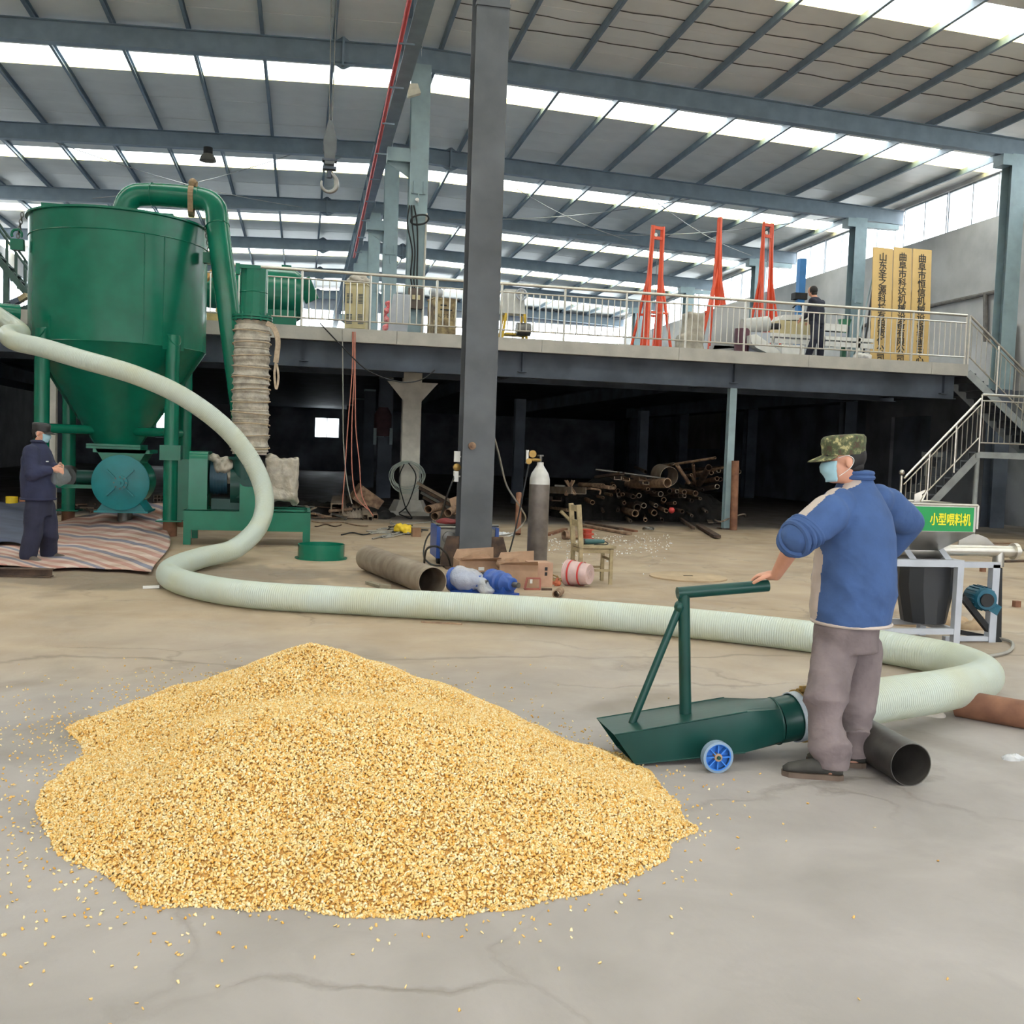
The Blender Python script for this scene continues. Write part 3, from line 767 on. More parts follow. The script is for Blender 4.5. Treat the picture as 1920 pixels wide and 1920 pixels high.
# ---- duct from the tank top over to the blower
RD = 0.185
tp = Vector((TX+0.05, TY-0.1, 5.1))
h = PY(300, 366, 18.1).z
p2 = PY(370, 372, 17.9); p3 = PY(408, 425, 17.6); p4 = PY(436, 640, 16.95); p5 = PY(450, 760, 16.6); p6 = PY(462, 905, 16.45)
duct = thing('conveying_duct', 'thick green elbow duct from the tank top down to the blower', 'duct', (p6.x, p6.y, p6.z))
path = spline([tp, tp+Vector((0, 0, 0.12)), tp+Vector((0.11, -0.02, h-5.1-0.09)), tp+Vector((0.38, -0.03, h-5.1)), p2, PY(402, 388, 17.75), p3], 7)
d_ = MB(); d_.tube(path, RD, 24); d_.build('elbow_pipe', GREEN, duct)
d_ = MB(); d_.tube([p3, p4, p5, p6], [RD, RD-0.01, RD-0.03, RD-0.04], 24); d_.build('down_pipe', GREEN, duct)
b = MB()
for q, t in ((path[22], path[23]-path[21]), (p2, Vector((1, 0, -0.1))), (p3, p4-p3)):
    u, v = frame_of(t); b.tube([q+u*(RD+0.002)*math.cos(a)+v*(RD+0.002)*math.sin(a) for a in np.linspace(0, 2*math.pi, 25)[:-1]], 0.009, 5, closed=True)
b.build('weld_ring', GREEN, duct)
# webbing sling tied round the duct
sl = MB(); q = PY(359, 372, 17.92)
u = Vector((0, 1, 0)); v = Vector((0, 0, 1))
pts = [q+u*(RD+0.012)*math.cos(a)*1.05+v*((RD+0.012)*math.sin(a)-(0.10 if math.sin(a) < -0.5 else 0)) for a in np.linspace(0, 2*math.pi, 25)[:-1]]
for k in range(24):
    sl.bar(pts[k], pts[(k+1) % 24], 0.085, 0.012, (pts[k]-q).normalized())
sl.ball(q+Vector((0.02, -0.03, RD+0.06)), (0.07, 0.06, 0.075), 10, 7)
sl.tube([q+Vector((0.03, -0.05, RD+0.02)), q+Vector((0.09, -0.08, RD+0.06)), q+Vector((0.08, -0.08, RD-0.05))], 0.02, 6)
single('webbing_sling', sl, mat('brown_webbing', srgb(150,126,98), 0.9, 0, 0.15, 30), 'brown webbing sling knotted round the green elbow duct', 'sling')

# ================================================================== ROTARY AIRLOCK under the tank
rv = thing('rotary_airlock', 'teal rotary airlock with round cover plate under the tank cone', 'airlock valve', (TX, 17.95, 0.3))
zc = PY(226, 905, 17.72).z; xc = PY(226, 905, 17.72).x
b = MB(); b.cyl((xc, 17.74, zc), (xc, 18.75, zc), 0.42, 40); b.build('housing', GREEN, rv)
b = MB(); b.lathe((xc, 17.74, zc), [(0.45, 0), (0.45, -0.03), (0.44, -0.035)], (0, 1, 0), 48); cov = b.build('cover_plate', TEAL, rv)
b = MB(); b.lathe((xc, 17.70, zc), [(0.12, 0.02), (0.12, -0.04), (0.07, -0.04), (0.07, -0.08), (0.025, -0.08), (0.025, -0.12)], (0, 1, 0), 20); hub = b.build('hub', TEAL, cov)
b = MB()
for k in range(8):
    a = k*math.pi/4; b.cyl((xc+0.095*math.cos(a), 17.675, zc+0.095*math.sin(a)), (xc+0.095*math.cos(a), 17.655, zc+0.095*math.sin(a)), 0.013, 6)
b.build('bolt', IRON, hub)
for k in range(4):
    a = math.pi/4+k*math.pi/2
    p0 = Vector((xc+0.11*math.cos(a), 17.685, zc+0.11*math.sin(a))); p1 = Vector((xc+0.30*math.cos(a), 17.685, zc+0.30*math.sin(a)))
    MB().bar(p0, p1, 0.02, 0.07, (0, 1, 0)).build('rib', TEAL, cov, smooth=0)
b = MB(); b.prism([(xc-0.40, 17.76, 1.36), (xc+0.40, 17.76, 1.36), (xc+0.26, 17.76, zc+0.3), (xc-0.26, 17.76, zc+0.3)], (0, 0.94, 0)); b.b2((xc-0.44, 17.76, 1.30), (xc+0.44, 18.72, 1.36)); b.build('inlet_throat', GREEN, rv, smooth=0)
b = MB(); b.prism([(xc-0.26, 17.8, zc-0.3), (xc+0.26, 17.8, zc-0.3), (xc+0.38, 17.8, zc-0.47), (xc-0.38, 17.8, zc-0.47)], (0, 0.85, 0)); b.b2((xc-0.42, 17.78, zc-0.50), (xc+0.42, 18.68, zc-0.47)); b.build('outlet_flange', TEAL, rv, smooth=0)
b = MB(); b.cyl((xc, 18.2, zc-0.5), (xc, 18.2, 0.06), 0.12, 18); b.build('outlet_chute', IRON, rv)
b = MB(); b.b2((xc-1.25, 17.95, zc-0.12), (xc-0.38, 18.35, zc-0.06)); b.build('motor_shelf', GREEN, rv, smooth=0)
b = MB(); b.cyl((xc-0.42, 18.1, zc+0.06), (xc-0.75, 18.1, zc+0.06), 0.12, 18); b.build('gearbox', GREEN_D, rv)
b = MB(); b.lathe((xc-0.9, 18.02, zc+0.06), [(0.19, 0.2), (0.19, 0), (0.17, -0.04), (0.12, -0.05), (0.12, -0.03), (0.04, -0.03)], (0, 1, 0), 24); b.build('drive_sheave', mat('greasy_iron', srgb(66,68,66), 0.5, 0.4, 0.2, 9), rv)

# ================================================================== BLOWER on its green table
A = G(342, 1022); B_ = G(581, 1024)
bx0, bx1, by0 = A.x, B_.x, (A.y+B_.y)/2
zt = PY(460, 958, by0).z
by1 = by0+1.15
blow = thing('blower_unit', 'green blower set on a low green steel table beside the tank', 'blower', ((bx0+bx1)/2, (by0+by1)/2, 0))
hT = 0.30
for (a, b2_) in (((bx0, by0, zt-hT), (bx1, by0+0.05, zt)), ((bx0, by1-0.05, zt-hT), (bx1, by1, zt)), ((bx0, by0+0.05, zt-hT), (bx0+0.05, by1-0.05, zt)), ((bx1-0.05, by0+0.05, zt-hT), (bx1, by1-0.05, zt))):
    MB().b2(a, b2_).build('table_rail', GREEN, blow, smooth=0)
for y in (by0, by1-0.1):
    MB().b2((bx0, y, zt-0.012), (bx1, y+0.12, zt+0.001)).build('table_flange', GREEN, blow, smooth=0)
for y in (by0+0.4, by0+0.7): MB().b2((bx0+0.05, y, zt-0.12), (bx1-0.05, y+0.07, zt-0.01)).build('cross_member', GREEN, blow, smooth=0)
for x in (bx0, bx1-0.11):
    for y in (by0, by1-0.11): MB().b2((x, y, 0), (x+0.11, y+0.11, zt-hT)).build('leg', GREEN, blow, smooth=0)
# belt guard: box with rounded top
gx0, gx1 = PY(354, 900, by0+0.15).x, PY(389, 900, by0+0.15).x
gz = PY(370, 846, by0+0.15).z; gy0, gy1 = by0+0.12, by0+0.95; rr = 0.12
prof = [(gx0, gy0, zt), (gx0, gy1, zt)]+[(gx0, gy1-rr+rr*math.cos(a), gz-rr+rr*math.sin(a)) for a in np.linspace(0, math.pi/2, 6)]+[(gx0, gy0+rr+rr*math.cos(a), gz-rr+rr*math.sin(a)) for a in np.linspace(math.pi/2, math.pi, 6)]
MB().prism(prof, (gx1-gx0, 0, 0)).build('belt_guard', GREEN, blow, smooth=40)
yc = by0+0.52
b = MB(); b.cyl((gx1+0.02, yc, zt+0.48), (gx1+0.26, yc, zt+0.48), 0.26, 26)
for k in range(5): b.cyl((gx1+0.06+k*0.05, yc, zt+0.48), (gx1+0.075+k*0.05, yc, zt+0.48), 0.275, 26)
b.build('blower_casing', mat('blue_grey_casting', srgb(40,74,92), 0.45, 0.1, 0.2, 6), blow)
b = MB(); b.b2((gx1+0.05, yc-0.25, zt), (gx1+0.6, yc+0.25, zt+0.16)); b.build('bedplate', GREEN_D, blow, smooth=0)
fx = PY(460, 930, by0+0.3).x
b = MB(); b.cyl((fx-0.22, yc, zt+0.36), (fx+0.22, yc, zt+0.36), 0.36, 36); b.build('fan_housing', GREEN_D, blow)
b = MB(); b.cyl((fx-0.03, by0+0.35, zt+0.18), (fx-0.03, by0+0.35, PY(460, 862, by0+0.35).z), 0.175, 26); vz = PY(460, 862, by0+0.35).z
b.build('discharge_neck', GREEN_D, blow)
b = MB(); b.lathe((fx-0.03, by0+0.35, vz), [(0.24, 0), (0.24, 0.04)], n=26); b.build('neck_flange', GREEN_D, blow)
sx0, sx1 = PY(450, 930, by0+0.1).x, PY(482, 930, by0+0.1).x; sz = PY(465, 904, by0+0.08).z
cut = [((sx0+sx1)/2+(sx1-sx0)/2*math.cos(a), by0+0.08, sz-0.07*math.sin(a)) for a in np.linspace(0, math.pi, 9)]
MB().prism([(sx0, by0-0.015, zt-0.12), (sx1, by0-0.015, zt-0.12)]+[(p_[0], by0-0.015, p_[2]) for p_ in cut], (0, 0.03, 0)).build('saddle_plate', GREEN, blow, smooth=0)
b = MB(); b.b2((bx1-0.55, by0+0.2, zt-0.06), (bx1-0.1, by0+0.6, zt+0.02)); b.build('motor_foot', GREEN, blow, smooth=0)
# film-wrapped motor at the right and loose film over the pulley
def crumple(mb, seed, amp, voxel=0.03, sm=3, material=WRAP, freq=9):
    me = remeshed(mb, voxel, sm)
    r2 = np.random.default_rng(seed); k = r2.normal(size=(14, 3))*freq; ph = r2.uniform(0, 6.28, 14)
    def fn(a, nn):
        s = np.abs(np.sin(a@k.T+ph)).mean(1)-0.63
        return a+nn*(s*amp*4)[:, None]
    return me, fn
def wrapped(name, mb, off, seed, amp, material, parent=None, label=None, cat=None, voxel=0.03, sm=3, freq=9):
    me, fn = crumple(mb, seed, amp, voxel, sm, material, freq)
    me = shift_mesh(me, off, fn); me.name = name
    o = link(name, me, material, parent)
    if parent is None: o.location = off; tag(o, label, cat)
    return o
pa, pb = PY(498, 858, by0+0.55), PY(556, 940, by0+0.4)
mb = MB(); mb.box(((pa.x+pb.x)/2, by0+0.5, (pa.z+pb.z)/2), (pb.x-pa.x+0.02, 0.5, pa.z-pb.z)); mb.ball((pa.x+0.08, by0+0.45, pa.z-0.02), (0.1, 0.12, 0.09)); mb.ball((pb.x-0.05, by0+0.4, pb.z), (0.09, 0.1, 0.08))
wrapped('film_wrapped_motor', mb, (pa.x, by0, zt), 3, 0.035, WRAP, None, 'motor wrapped in dusty plastic film on the blower table', 'motor')
mb = MB(); q0 = PY(402, 858, by0+0.4); q1 = PY(440, 890, by0+0.4)
mb.ball((q0+q1)/2, (0.18, 0.2, 0.15)); mb.ball(q0, (0.09, 0.12, 0.06)); mb.ball(q1+Vector((-0.05, 0, -0.03)), (0.12, 0.15, 0.12))
wrapped('film_bundle', mb, tuple(q0), 5, 0.05, WRAP, None, 'bunched plastic film hanging over the blower pulley', 'plastic film', 0.02, 2, 14)

# ---- film-wrapped silencer above the blower, with green outlet stack
ys = by0+0.35
s0 = PY(468, 852, ys); s1 = PY(473, 604, ys)
RS = 0.275
sil = thing('wrapped_silencer', 'tall silencer pipe wrapped in dusty film above the blower', 'silencer', tuple(s0))
mb = MB(); n = 120; secs = []
for k in range(n+1):
    t = k/n; c = s0.lerp(s1, t)
    w = RS*(1-0.05*t)+0.008*math.sin(k*0.9)+0.006*math.sin(k*0.37+1)
    if k % 8 == 0: w += 0.014
    if t < 0.02 or t > 0.97: w *= 0.88
    secs.append((c, Vector((w, 0, 0)), Vector((0, w, 0.05*w*math.sin(k*0.2)))))
mb.loft(secs, 36); mb.build('film_wrapping', WRAP, sil, smooth=50)
b = MB()
for k in range(11):
    t = (k+0.6)/11.5; c = s0.lerp(s1, t); rr_ = RS*(1-0.05*t)+0.022
    b.tube([c+Vector((rr_*math.cos(a), rr_*math.sin(a), 0.02*math.sin(a+k*1.7))) for a in np.linspace(0, 2*math.pi, 29)[:-1]], 0.009, 5, closed=True)
b.build('twine', mat('twine', srgb(176,158,132), 0.9, 0, 0.1, 20), sil)
o1 = PY(475, 592, ys); o2 = PY(477, 505, ys)
b = MB(); b.lathe(s1+Vector((0.0, 0, 0.02)), [(0.3, 0), (0.3, 0.03)], n=32); b.lathe(s1+Vector((0.0, 0, 0.06)), [(0.3, 0), (0.3, 0.03)], n=32)
for k in range(12):
    a = k*math.pi/6; q = s1+Vector((0.265*math.cos(a), 0.265*math.sin(a), 0)); b.cyl(q, q+Vector((0, 0, 0.13)), 0.014, 6)
b.build('bolted_flange', GREEN, sil)
b = MB(); zt_ = s1.z+0.09
b.pipe((s1.x+0.01, ys, zt_), (o2.x, ys, o2.z), 0.2, 0.185, 12); st_ = b.build('outlet_stack', GREEN, sil, smooth=20)
b = MB(); zm = (zt_+o2.z)/2; b.tube([(s1.x+0.01+0.203*math.cos(a), ys+0.203*math.sin(a), zm) for a in np.linspace(0, 2*math.pi, 13)[:-1]], 0.007, 5, closed=True); b.build('weld_ring', GREEN, st_)
b = MB(); b.b2((o2.x-0.24, ys-0.2, o2.z-0.02), (o2.x+0.1, ys-0.15, o2.z+0.03)); b.b2((o2.x-0.26, ys-0.22, o2.z-0.12), (o2.x-0.2, ys-0.14, o2.z+0.04)); b.build('rim_clip', GREEN, st_, smooth=0)
# loose strap hanging from the flange
w0 = PY(500, 606, ys-0.2)
b = MB(); pts = spline([w0, w0+Vector((0.10, -0.03, -0.06)), w0+Vector((0.17, -0.04, -0.25)), w0+Vector((0.155, -0.04, -0.5)), w0+Vector((0.13, -0.03, -0.75)), w0+Vector((0.16, -0.03, -0.98)), w0+Vector((0.19, -0.03, -0.8)), w0+Vector((0.16, -0.03, -0.6))], 6)
for k in range(len(pts)-1): b.bar(pts[k], pts[k+1], 0.075 if k < 20 else 0.03, 0.03, (0.2, -1, 0))
single('hanging_strap', b, mat('pale_strap', srgb(176,158,136), 0.9, 0, 0.15, 20), 'frayed pale strap dangling from the silencer flange', 'strap')
# ================================================================== LONG SUCTION HOSE
HR = 0.128
def air(x, y, Y): return PY(x, y, Y)
hp = [Vector((TX-TR-0.30, TY-1.14, 3.42)), air(40, 622, 16.6), air(14, 626, 15.9), air(28, 640, 15.2), air(80, 652, 14.9), air(150, 673, 14.7), air(250, 702, 14.6), air(340, 742, 14.6),
      air(420, 800, 14.7), air(472, 865, 14.7), air(496, 930, 14.6), air(486, 985, 14.3), G(440, 1029, 0.19), G(380, 1045, 0.14), G(331, 1062, 0.13), G(316, 1078, 0.128), G(350, 1094, 0.128)]
for x, y in ((430, 1110), (520, 1119), (620, 1124), (760, 1132), (900, 1139), (1050, 1148), (1200, 1160), (1350, 1174), (1500, 1191), (1620, 1207), (1720, 1224), (1790, 1238)): hp.append(G(x, y, 0.13))
hp += [G(1835, 1256, 0.14), G(1846, 1270, 0.15), G(1820, 1282, 0.17), G(1760, 1296, 0.19), G(1680, 1308, 0.20), G(1600, 1322, 0.21), G(1515, 1340, 0.225)]
cl_ = spline(hp, 12)
# even out spacing
seg = [0.0]
for i in range(1, len(cl_)): seg.append(seg[-1]+(cl_[i]-cl_[i-1]).length)
total = seg[-1]; nseg = int(total/0.04)
res = []; j = 0
for k in range(nseg+1):
    s_ = total*k/nseg
    while j < len(seg)-2 and seg[j+1] < s_: j += 1
    t = (s_-seg[j])/max(1e-9, seg[j+1]-seg[j]); res.append(cl_[j].lerp(cl_[j+1], t))
for it in range(6):
    res = [res[0]]+[(res[i-1]+res[i]*2+res[i+1])/4 for i in range(1, len(res)-1)]+[res[-1]]
NH = 28
mb = MB(); mb.tube(res, HR, NH, cap=False)
off = (float(res[-1].x), float(res[-1].y), 0.0)
me = mb.mesh('hose', off, 60)
at = me.attributes.new('along', 'FLOAT', 'POINT')
at.data.foreach_set('value', np.repeat(np.arange(len(res))*(total/nseg), NH))
o = link('suction_hose', me, HOSE); o.location = off
tag(o, 'long milky ribbed suction hose snaking from the tank across the floor', 'hose')
HEND = res[-1]; HDIR = (res[-1]-res[-4]).normalized()

# ================================================================== SUCTION NOZZLE
YN = 5.01
nz = thing('suction_nozzle', 'dark green wheeled suction nozzle pushed into the corn heap', 'nozzle', (2.0, YN, 0))
# box corners read off where it stands: near face Yn0, far face Yn1
Yn0, Yn1 = YN-0.158, YN+0.158
tl = PY(1152, 1378, Yn0); bl = PY(1190, 1446, Yn0)
tr = PY(1455, 1327, Yn0+0.03); br = PY(1455, 1390, Yn0+0.03)
cc = PY(1470, 1348, YN)          # centre of the round collar's start
ce = PY(1500, 1342, YN+0.01)
RC = 0.122
zb = max(0.012, bl.z)
mouth = [Vector((bl.x, Yn0, zb)), Vector((bl.x, Yn1, zb)), Vector((tl.x, Yn1, tl.z)), Vector((tl.x, Yn0, tl.z))]
def ring4(x, z0, z1, h):  # rectangular section
    return [Vector((x, YN-h, z0)), Vector((x, YN+h, z0)), Vector((x, YN+h, z1)), Vector((x, YN-h, z1))]
# sections: mouth (slanted) -> box -> taper to collar
n4 = 8
def rect_pts(c4):
    out = []
    for i in range(4):
        a, b = c4[i], c4[(i+1) % 4]
        for k in range(n4): out.append(a.lerp(b, k/n4))
    return out
x2 = PY(1400, 1380, Yn0).x; tz2 = PY(1405, 1335, Yn0).z; bz2 = PY(1395, 1412, Yn0).z
s_m = rect_pts(mouth)
s_2 = rect_pts([Vector((x2, YN-0.15, bz2)), Vector((x2, YN+0.15, bz2)), Vector((x2, YN+0.15, tz2)), Vector((x2, YN-0.15, tz2))])
ax = (ce-cc).normalized()
def circ(c, r):
    out = []
    u, v = Vector((0, 1, 0)), ax.cross(Vector((0, 1, 0))).normalized()
    if v.z < 0: v = -v
    for i in range(32):
        a = -3*math.pi/4 + 2*math.pi*i/32
        out.append(c+u*(math.cos(a)*r)+v*(math.sin(a)*r))
    return out
s_3 = circ(cc+ax*(-0.06), RC)
mb = MB()
def shell(secs):
    n = len(secs[0]); vs = [p for s in secs for p in s]; fs = []
    for i in range(len(secs)-1):
        for j in range(n):
            j2 = (j+1) % n; fs.append((i*n+j, i*n+j2, (i+1)*n+j2, (i+1)*n+j))
    mb.add(vs, fs)
# inner copy gives the plate its thickness
def shrink(s, d):
    c = sum(s, Vector())/len(s); return [c+(p-c)*(1-d) for p in s]
shell([s_m, s_2, s_3])
shell([shrink(s_m, 0.03), shrink(s_2, 0.05), shrink(s_3, 0.05)])
n = len(s_m); mb.add(s_m+shrink(s_m, 0.03), [(i, (i+1) % n, n+(i+1) % n, n+i) for i in range(n)])
mb.build('scoop_box', GREEN_D, nz, smooth=25)
mb = MB()
for a, b in ((s_m[0], s_2[0]), (s_m[8*3], s_2[8*3]), (s_m[8*2], s_2[8*2])): MB().cyl(a, b, 0.004, 5).build('weld_bead', GREEN_D, nz)
MB().tube(s_3, 0.006, 5, closed=True).build('weld_ring', GREEN_D, nz)
mb = MB(); mb.pipe(cc-ax*0.06, ce+ax*0.02, RC, RC-0.006, 32); mb.build('collar_pipe', GREEN_D, nz)
# hose clamp over the hose end
clp = thing('hose_clamp', 'brass band clamp tightened round the hose end on the nozzle', 'clamp', tuple(ce))
mb = MB(); c0 = ce+ax*(0.0); mb.pipe(c0-ax*0.05, c0+ax*0.06, HR+0.006, HR, 36); mb.build('rubber_cuff', mat('grey_rubber_cuff', srgb(170,180,190), 0.4, 0, 0.06, 8), clp)
mb = MB(); mb.pipe(c0-ax*0.008, c0+ax*0.018, HR+0.014, HR+0.004, 36); mb.build('band', BRASS, clp)
mb = MB(); t0 = c0+Vector((0, -0.02, HR+0.02)); mb.bar(t0-Vector((0.03, 0.03, -0.01)), t0+Vector((0.05, 0.03, 0.0)), 0.02, 0.03); mb.cyl(t0-Vector((0.06, 0.05, -0.01)), t0+Vector((0.06, 0.05, -0.005)), 0.008, 8); mb.build('bolt', BRASS, clp)
# handle
hb = PY(1286, 1345, YN); ht = PY(1282, 1112, YN); he = PY(1440, 1098, YN-0.02)
RH = 0.031
mb = MB(); mb.cyl(Vector((hb.x, YN, hb.z-0.03)), ht, RH, 20); mb.build('upright', GREEN_D, nz)
mb = MB(); mb.cyl(ht-Vector((0.035, 0, 0.0)), he, RH, 20); mb.build('handle_bar', GREEN_D, nz)
mb = MB(); q0 = PY(1180, 1362, YN); q1 = PY(1274, 1138, YN); mb.cyl(q0-Vector((0, 0, 0.02)), q1, 0.02, 16); mb.build('brace', GREEN_D, nz)
MB().ball(q1, (0.03, 0.035, 0.035), 8, 6).build('weld_lump', GREEN_D, nz)
for c, r in ((hb, RH+0.004), (q0, 0.026)): MB().tube([c+Vector((r*math.cos(a), r*math.sin(a), 0)) for a in np.linspace(0, 6.28, 13)[:-1]], 0.006, 5, closed=True).build('weld_ring', GREEN_D, nz)
# wheels
wc = PY(1345, 1434, 4.72); RW = 0.079
def wheel(y0, sgn):
    w = MB(); w.lathe((wc.x, y0, RW), [(RW, -0.02), (RW, 0.02), (RW-0.012, 0.022), (RW-0.012, -0.022), (RW, -0.02)], (0, 1, 0), 32, False, False); ty = w.build('wheel', mat('blue_grey_tyre', srgb(120,140,160), 0.5, 0, 0.1, 8), nz)
    w = MB(); w.lathe((wc.x, y0, RW), [(RW-0.012, -0.012), (RW-0.012, 0.012), (0.0, 0.012), (0.0, -0.012)], (0, 1, 0), 32, False, False)
    for k in range(8):
        a = k*math.pi/4; w.bar((wc.x+0.02*math.cos(a), y0, RW+0.02*math.sin(a)), (wc.x+(RW-0.014)*math.cos(a), y0, RW+(RW-0.014)*math.sin(a)), 0.006, 0.034, (0, 1, 0))
    w.tube([(wc.x+(RW-0.012)*math.cos(a), y0-0.016, RW+(RW-0.012)*math.sin(a)) for a in np.linspace(0, 2*math.pi, 33)[:-1]], 0.006, 6, closed=True)
    w.build('wheel_disc', BLUE_W, ty)
    w = MB(); w.lathe((wc.x, y0, RW), [(0.02, -0.022), (0.02, 0.022)], (0, 1, 0), 12); w.build('hub', RUST, ty)
wheel(4.73, -1); wheel(5.29, 1)
mb = MB(); mb.cyl((wc.x, 4.70, RW), (wc.x, 5.32, RW), 0.01, 10); mb.b2((wc.x-0.012, Yn0+0.01, RW), (wc.x+0.012, Yn0+0.03, 0.17)); mb.b2((wc.x-0.012, Yn1-0.03, RW), (wc.x+0.012, Yn1-0.01, 0.17)); mb.build('axle', GREEN_D, nz, smooth=0)
# ================================================================== CORN HEAP
POLY = np.array([(-1.08,4.56),(-.97,4.25),(-.83,3.96),(-.64,3.75),(-.46,3.59),(-.29,3.51),(-.12,3.45),(.02,3.44),(.2,3.4),(.38,3.36),(.55,3.35),(.74,3.37),(.9,3.41),(1.08,3.5),(1.28,3.6),(1.38,3.71),(1.48,3.87),(1.64,4.01),(1.64,4.19),(1.67,4.44),(1.72,4.75),(1.66,5.0),(1.49,5.36),(1.27,5.75),(1.05,6.2),(.8,6.6),(.4,6.85),(0,6.85),(-.4,6.72),(-.83,6.40),(-1.14,5.75),(-.97,5.25),(-1.13,4.8)])
def pdist(p):
    out = np.empty(len(p)); a = POLY; b = np.roll(POLY, -1, 0); d = b-a
    for s in range(0, len(p), 20000):
        q = p[s:s+20000]
        t = np.clip(((q[:, None]-a)*d).sum(2)/(d*d).sum(1), 0, 1)
        r = a+t[..., None]*d; D = np.sqrt(((q[:, None]-r)**2).sum(2)).min(1)
        x, y = q[:, 0, None], q[:, 1, None]
        c = ((a[:, 1] > y) != (b[:, 1] > y)) & (x < (b[:, 0]-a[:, 0])*(y-a[:, 1])/(b[:, 1]-a[:, 1]+1e-12)+a[:, 0])
        out[s:s+20000] = np.where(c.sum(1) % 2 == 1, D, -D)
    return out
_k = rng.normal(size=(18, 2))*np.linspace(2, 16, 18)[:, None]; _ph = rng.uniform(0, 6.28, 18)
def heap(p):
    X, Y = p[:, 0], p[:, 1]
    d = pdist(p)
    wob = (np.sin(p@_k.T+_ph)/np.linspace(1, 4, 18)).sum(1)
    d = d+0.02*wob
    rA = np.hypot(X-.2, Y-5.75); cA = .585-.42*np.sqrt(rA**2+.02)
    rB = np.hypot((X-.12)*.62, Y-4.62); cB = .42-.25*np.sqrt(rB**2+.02)
    k = 30; c = np.log(np.exp(k*cA)+np.exp(k*cB))/k
    k = 22; h = -np.log(np.exp(-k*c)+np.exp(-k*.42*d)+1e-30)/k
    h = h+0.006*wob*np.clip(d/0.3, 0, 1)
    return np.where(d > 0, np.maximum(h, 0.0), -0.02), d
def corn_mat(name, c0, c1, c2):
    M = bpy.data.materials.new(name); M.use_nodes = True; nt = M.node_tree; N = nt.nodes; L = nt.links
    b = N['Principled BSDF']; b.inputs['Roughness'].default_value = 0.5
    at = N.new('ShaderNodeAttribute'); at.attribute_name = 'tint'
    cr = N.new('ShaderNodeValToRGB'); e = cr.color_ramp.elements; e.new(0.5)
    cr.color_ramp.elements[0].position = 0; cr.color_ramp.elements[0].color = (*c0, 1)
    cr.color_ramp.elements[1].position = 0.55; cr.color_ramp.elements[1].color = (*c1, 1)
    cr.color_ramp.elements[2].position = 1; cr.color_ramp.elements[2].color = (*c2, 1)
    L.new(at.outputs['Fac'], cr.inputs['Fac']); L.new(cr.outputs['Color'], b.inputs['Base Color']); return M
KERN = corn_mat('corn_kernels', srgb(218,160,62), srgb(228,196,128), srgb(240,224,184))
# kernel: a small tapered wedge
kv = np.array([(-.0026,-.0014,-.0058),(.0026,-.0014,-.0058),(.0026,.0014,-.0058),(-.0026,.0014,-.0058),(-.0044,-.002,.0050),(.0044,-.002,.0050),(.0044,.002,.0050),(-.0044,.002,.0050)])
kf = np.array([(0,1,5,4),(1,2,6,5),(2,3,7,6),(3,0,4,7),(4,5,6,7),(0,3,2,1)])
def kernels(name, pos, scale, seed, material, off):
    r2 = np.random.default_rng(seed); n = len(pos)
    q = r2.normal(size=(n, 4)); q /= np.linalg.norm(q, axis=1)[:, None]
    w, x, y, z = q.T
    R = np.stack([1-2*(y*y+z*z), 2*(x*y-z*w), 2*(x*z+y*w), 2*(x*y+z*w), 1-2*(x*x+z*z), 2*(y*z-x*w), 2*(x*z-y*w), 2*(y*z+x*w), 1-2*(x*x+y*y)], 1).reshape(n, 3, 3)
    V = np.einsum('nij,kj->nki', R, kv)*scale[:, None, None]+pos[:, None, :]-np.array(off)
    V = V.reshape(-1, 3); F = (kf[None]+8*np.arange(n)[:, None, None]).reshape(-1, 4)
    me = bpy.data.meshes.new(name)
    me.vertices.add(len(V)); me.vertices.foreach_set('co', V.ravel())
    me.loops.add(F.size); me.loops.foreach_set('vertex_index', F.ravel().astype(np.int32))
    me.polygons.add(len(F)); me.polygons.foreach_set('loop_start', (np.arange(len(F))*4).astype(np.int32))
    me.update(calc_edges=True)
    tint = np.clip(r2.beta(1.1, 1.2, n), 0, 1)
    at = me.attributes.new('tint', 'FLOAT', 'POINT'); at.data.foreach_set('value', np.repeat(tint, 8).astype(np.float32))
    me.materials.append(material)
    return me
hp_off = (0.3, 5.0, 0.0)
heapo = thing('corn_heap', 'large heap of yellow corn kernels on the floor', 'corn heap', hp_off); heapo['kind'] = 'stuff'
gx = np.linspace(-1.35, 1.85, 170); gy = np.linspace(3.15, 7.05, 200)
GP = np.stack(np.meshgrid(gx, gy), -1).reshape(-1, 2); GZ, GD = heap(GP)
V = np.c_[GP, GZ-0.004]; W_ = len(gx)
F = [(j*W_+i, j*W_+i+1, (j+1)*W_+i+1, (j+1)*W_+i) for j in range(len(gy)-1) for i in range(W_-1) if max(GD[j*W_+i], GD[j*W_+i+1], GD[(j+1)*W_+i], GD[(j+1)*W_+i+1]) > 0]
me = bpy.data.meshes.new('heap_core'); me.from_pydata((V-np.array(hp_off)).tolist(), [], F); me.update()
me.polygons.foreach_set('use_smooth', [True]*len(me.polygons))
o = link('heap_core', me, mat('corn_dust', srgb(206,158,86), 0.8, 0, 0.25, 160, 0.5, 200), heapo); o['kind'] = 'stuff'
NK = 98000
pts = np.empty((0, 2))
while len(pts) < NK:
    c = np.c_[rng.uniform(-1.35, 1.85, NK), rng.uniform(3.15, 7.0, NK)]
    zc_, dc_ = heap(c)
    # hidden far slope needs fewer kernels
    keep = (dc_ > -0.02) & (rng.uniform(size=NK) < np.where(c[:, 1] > 5.95, 0.45, np.where(c[:, 1] < 4.4, 1.0, 0.85)))
    pts = np.r_[pts, c[keep]]
pts = pts[:NK]; z_, d_ = heap(pts)
z_ = np.maximum(z_, 0.0)
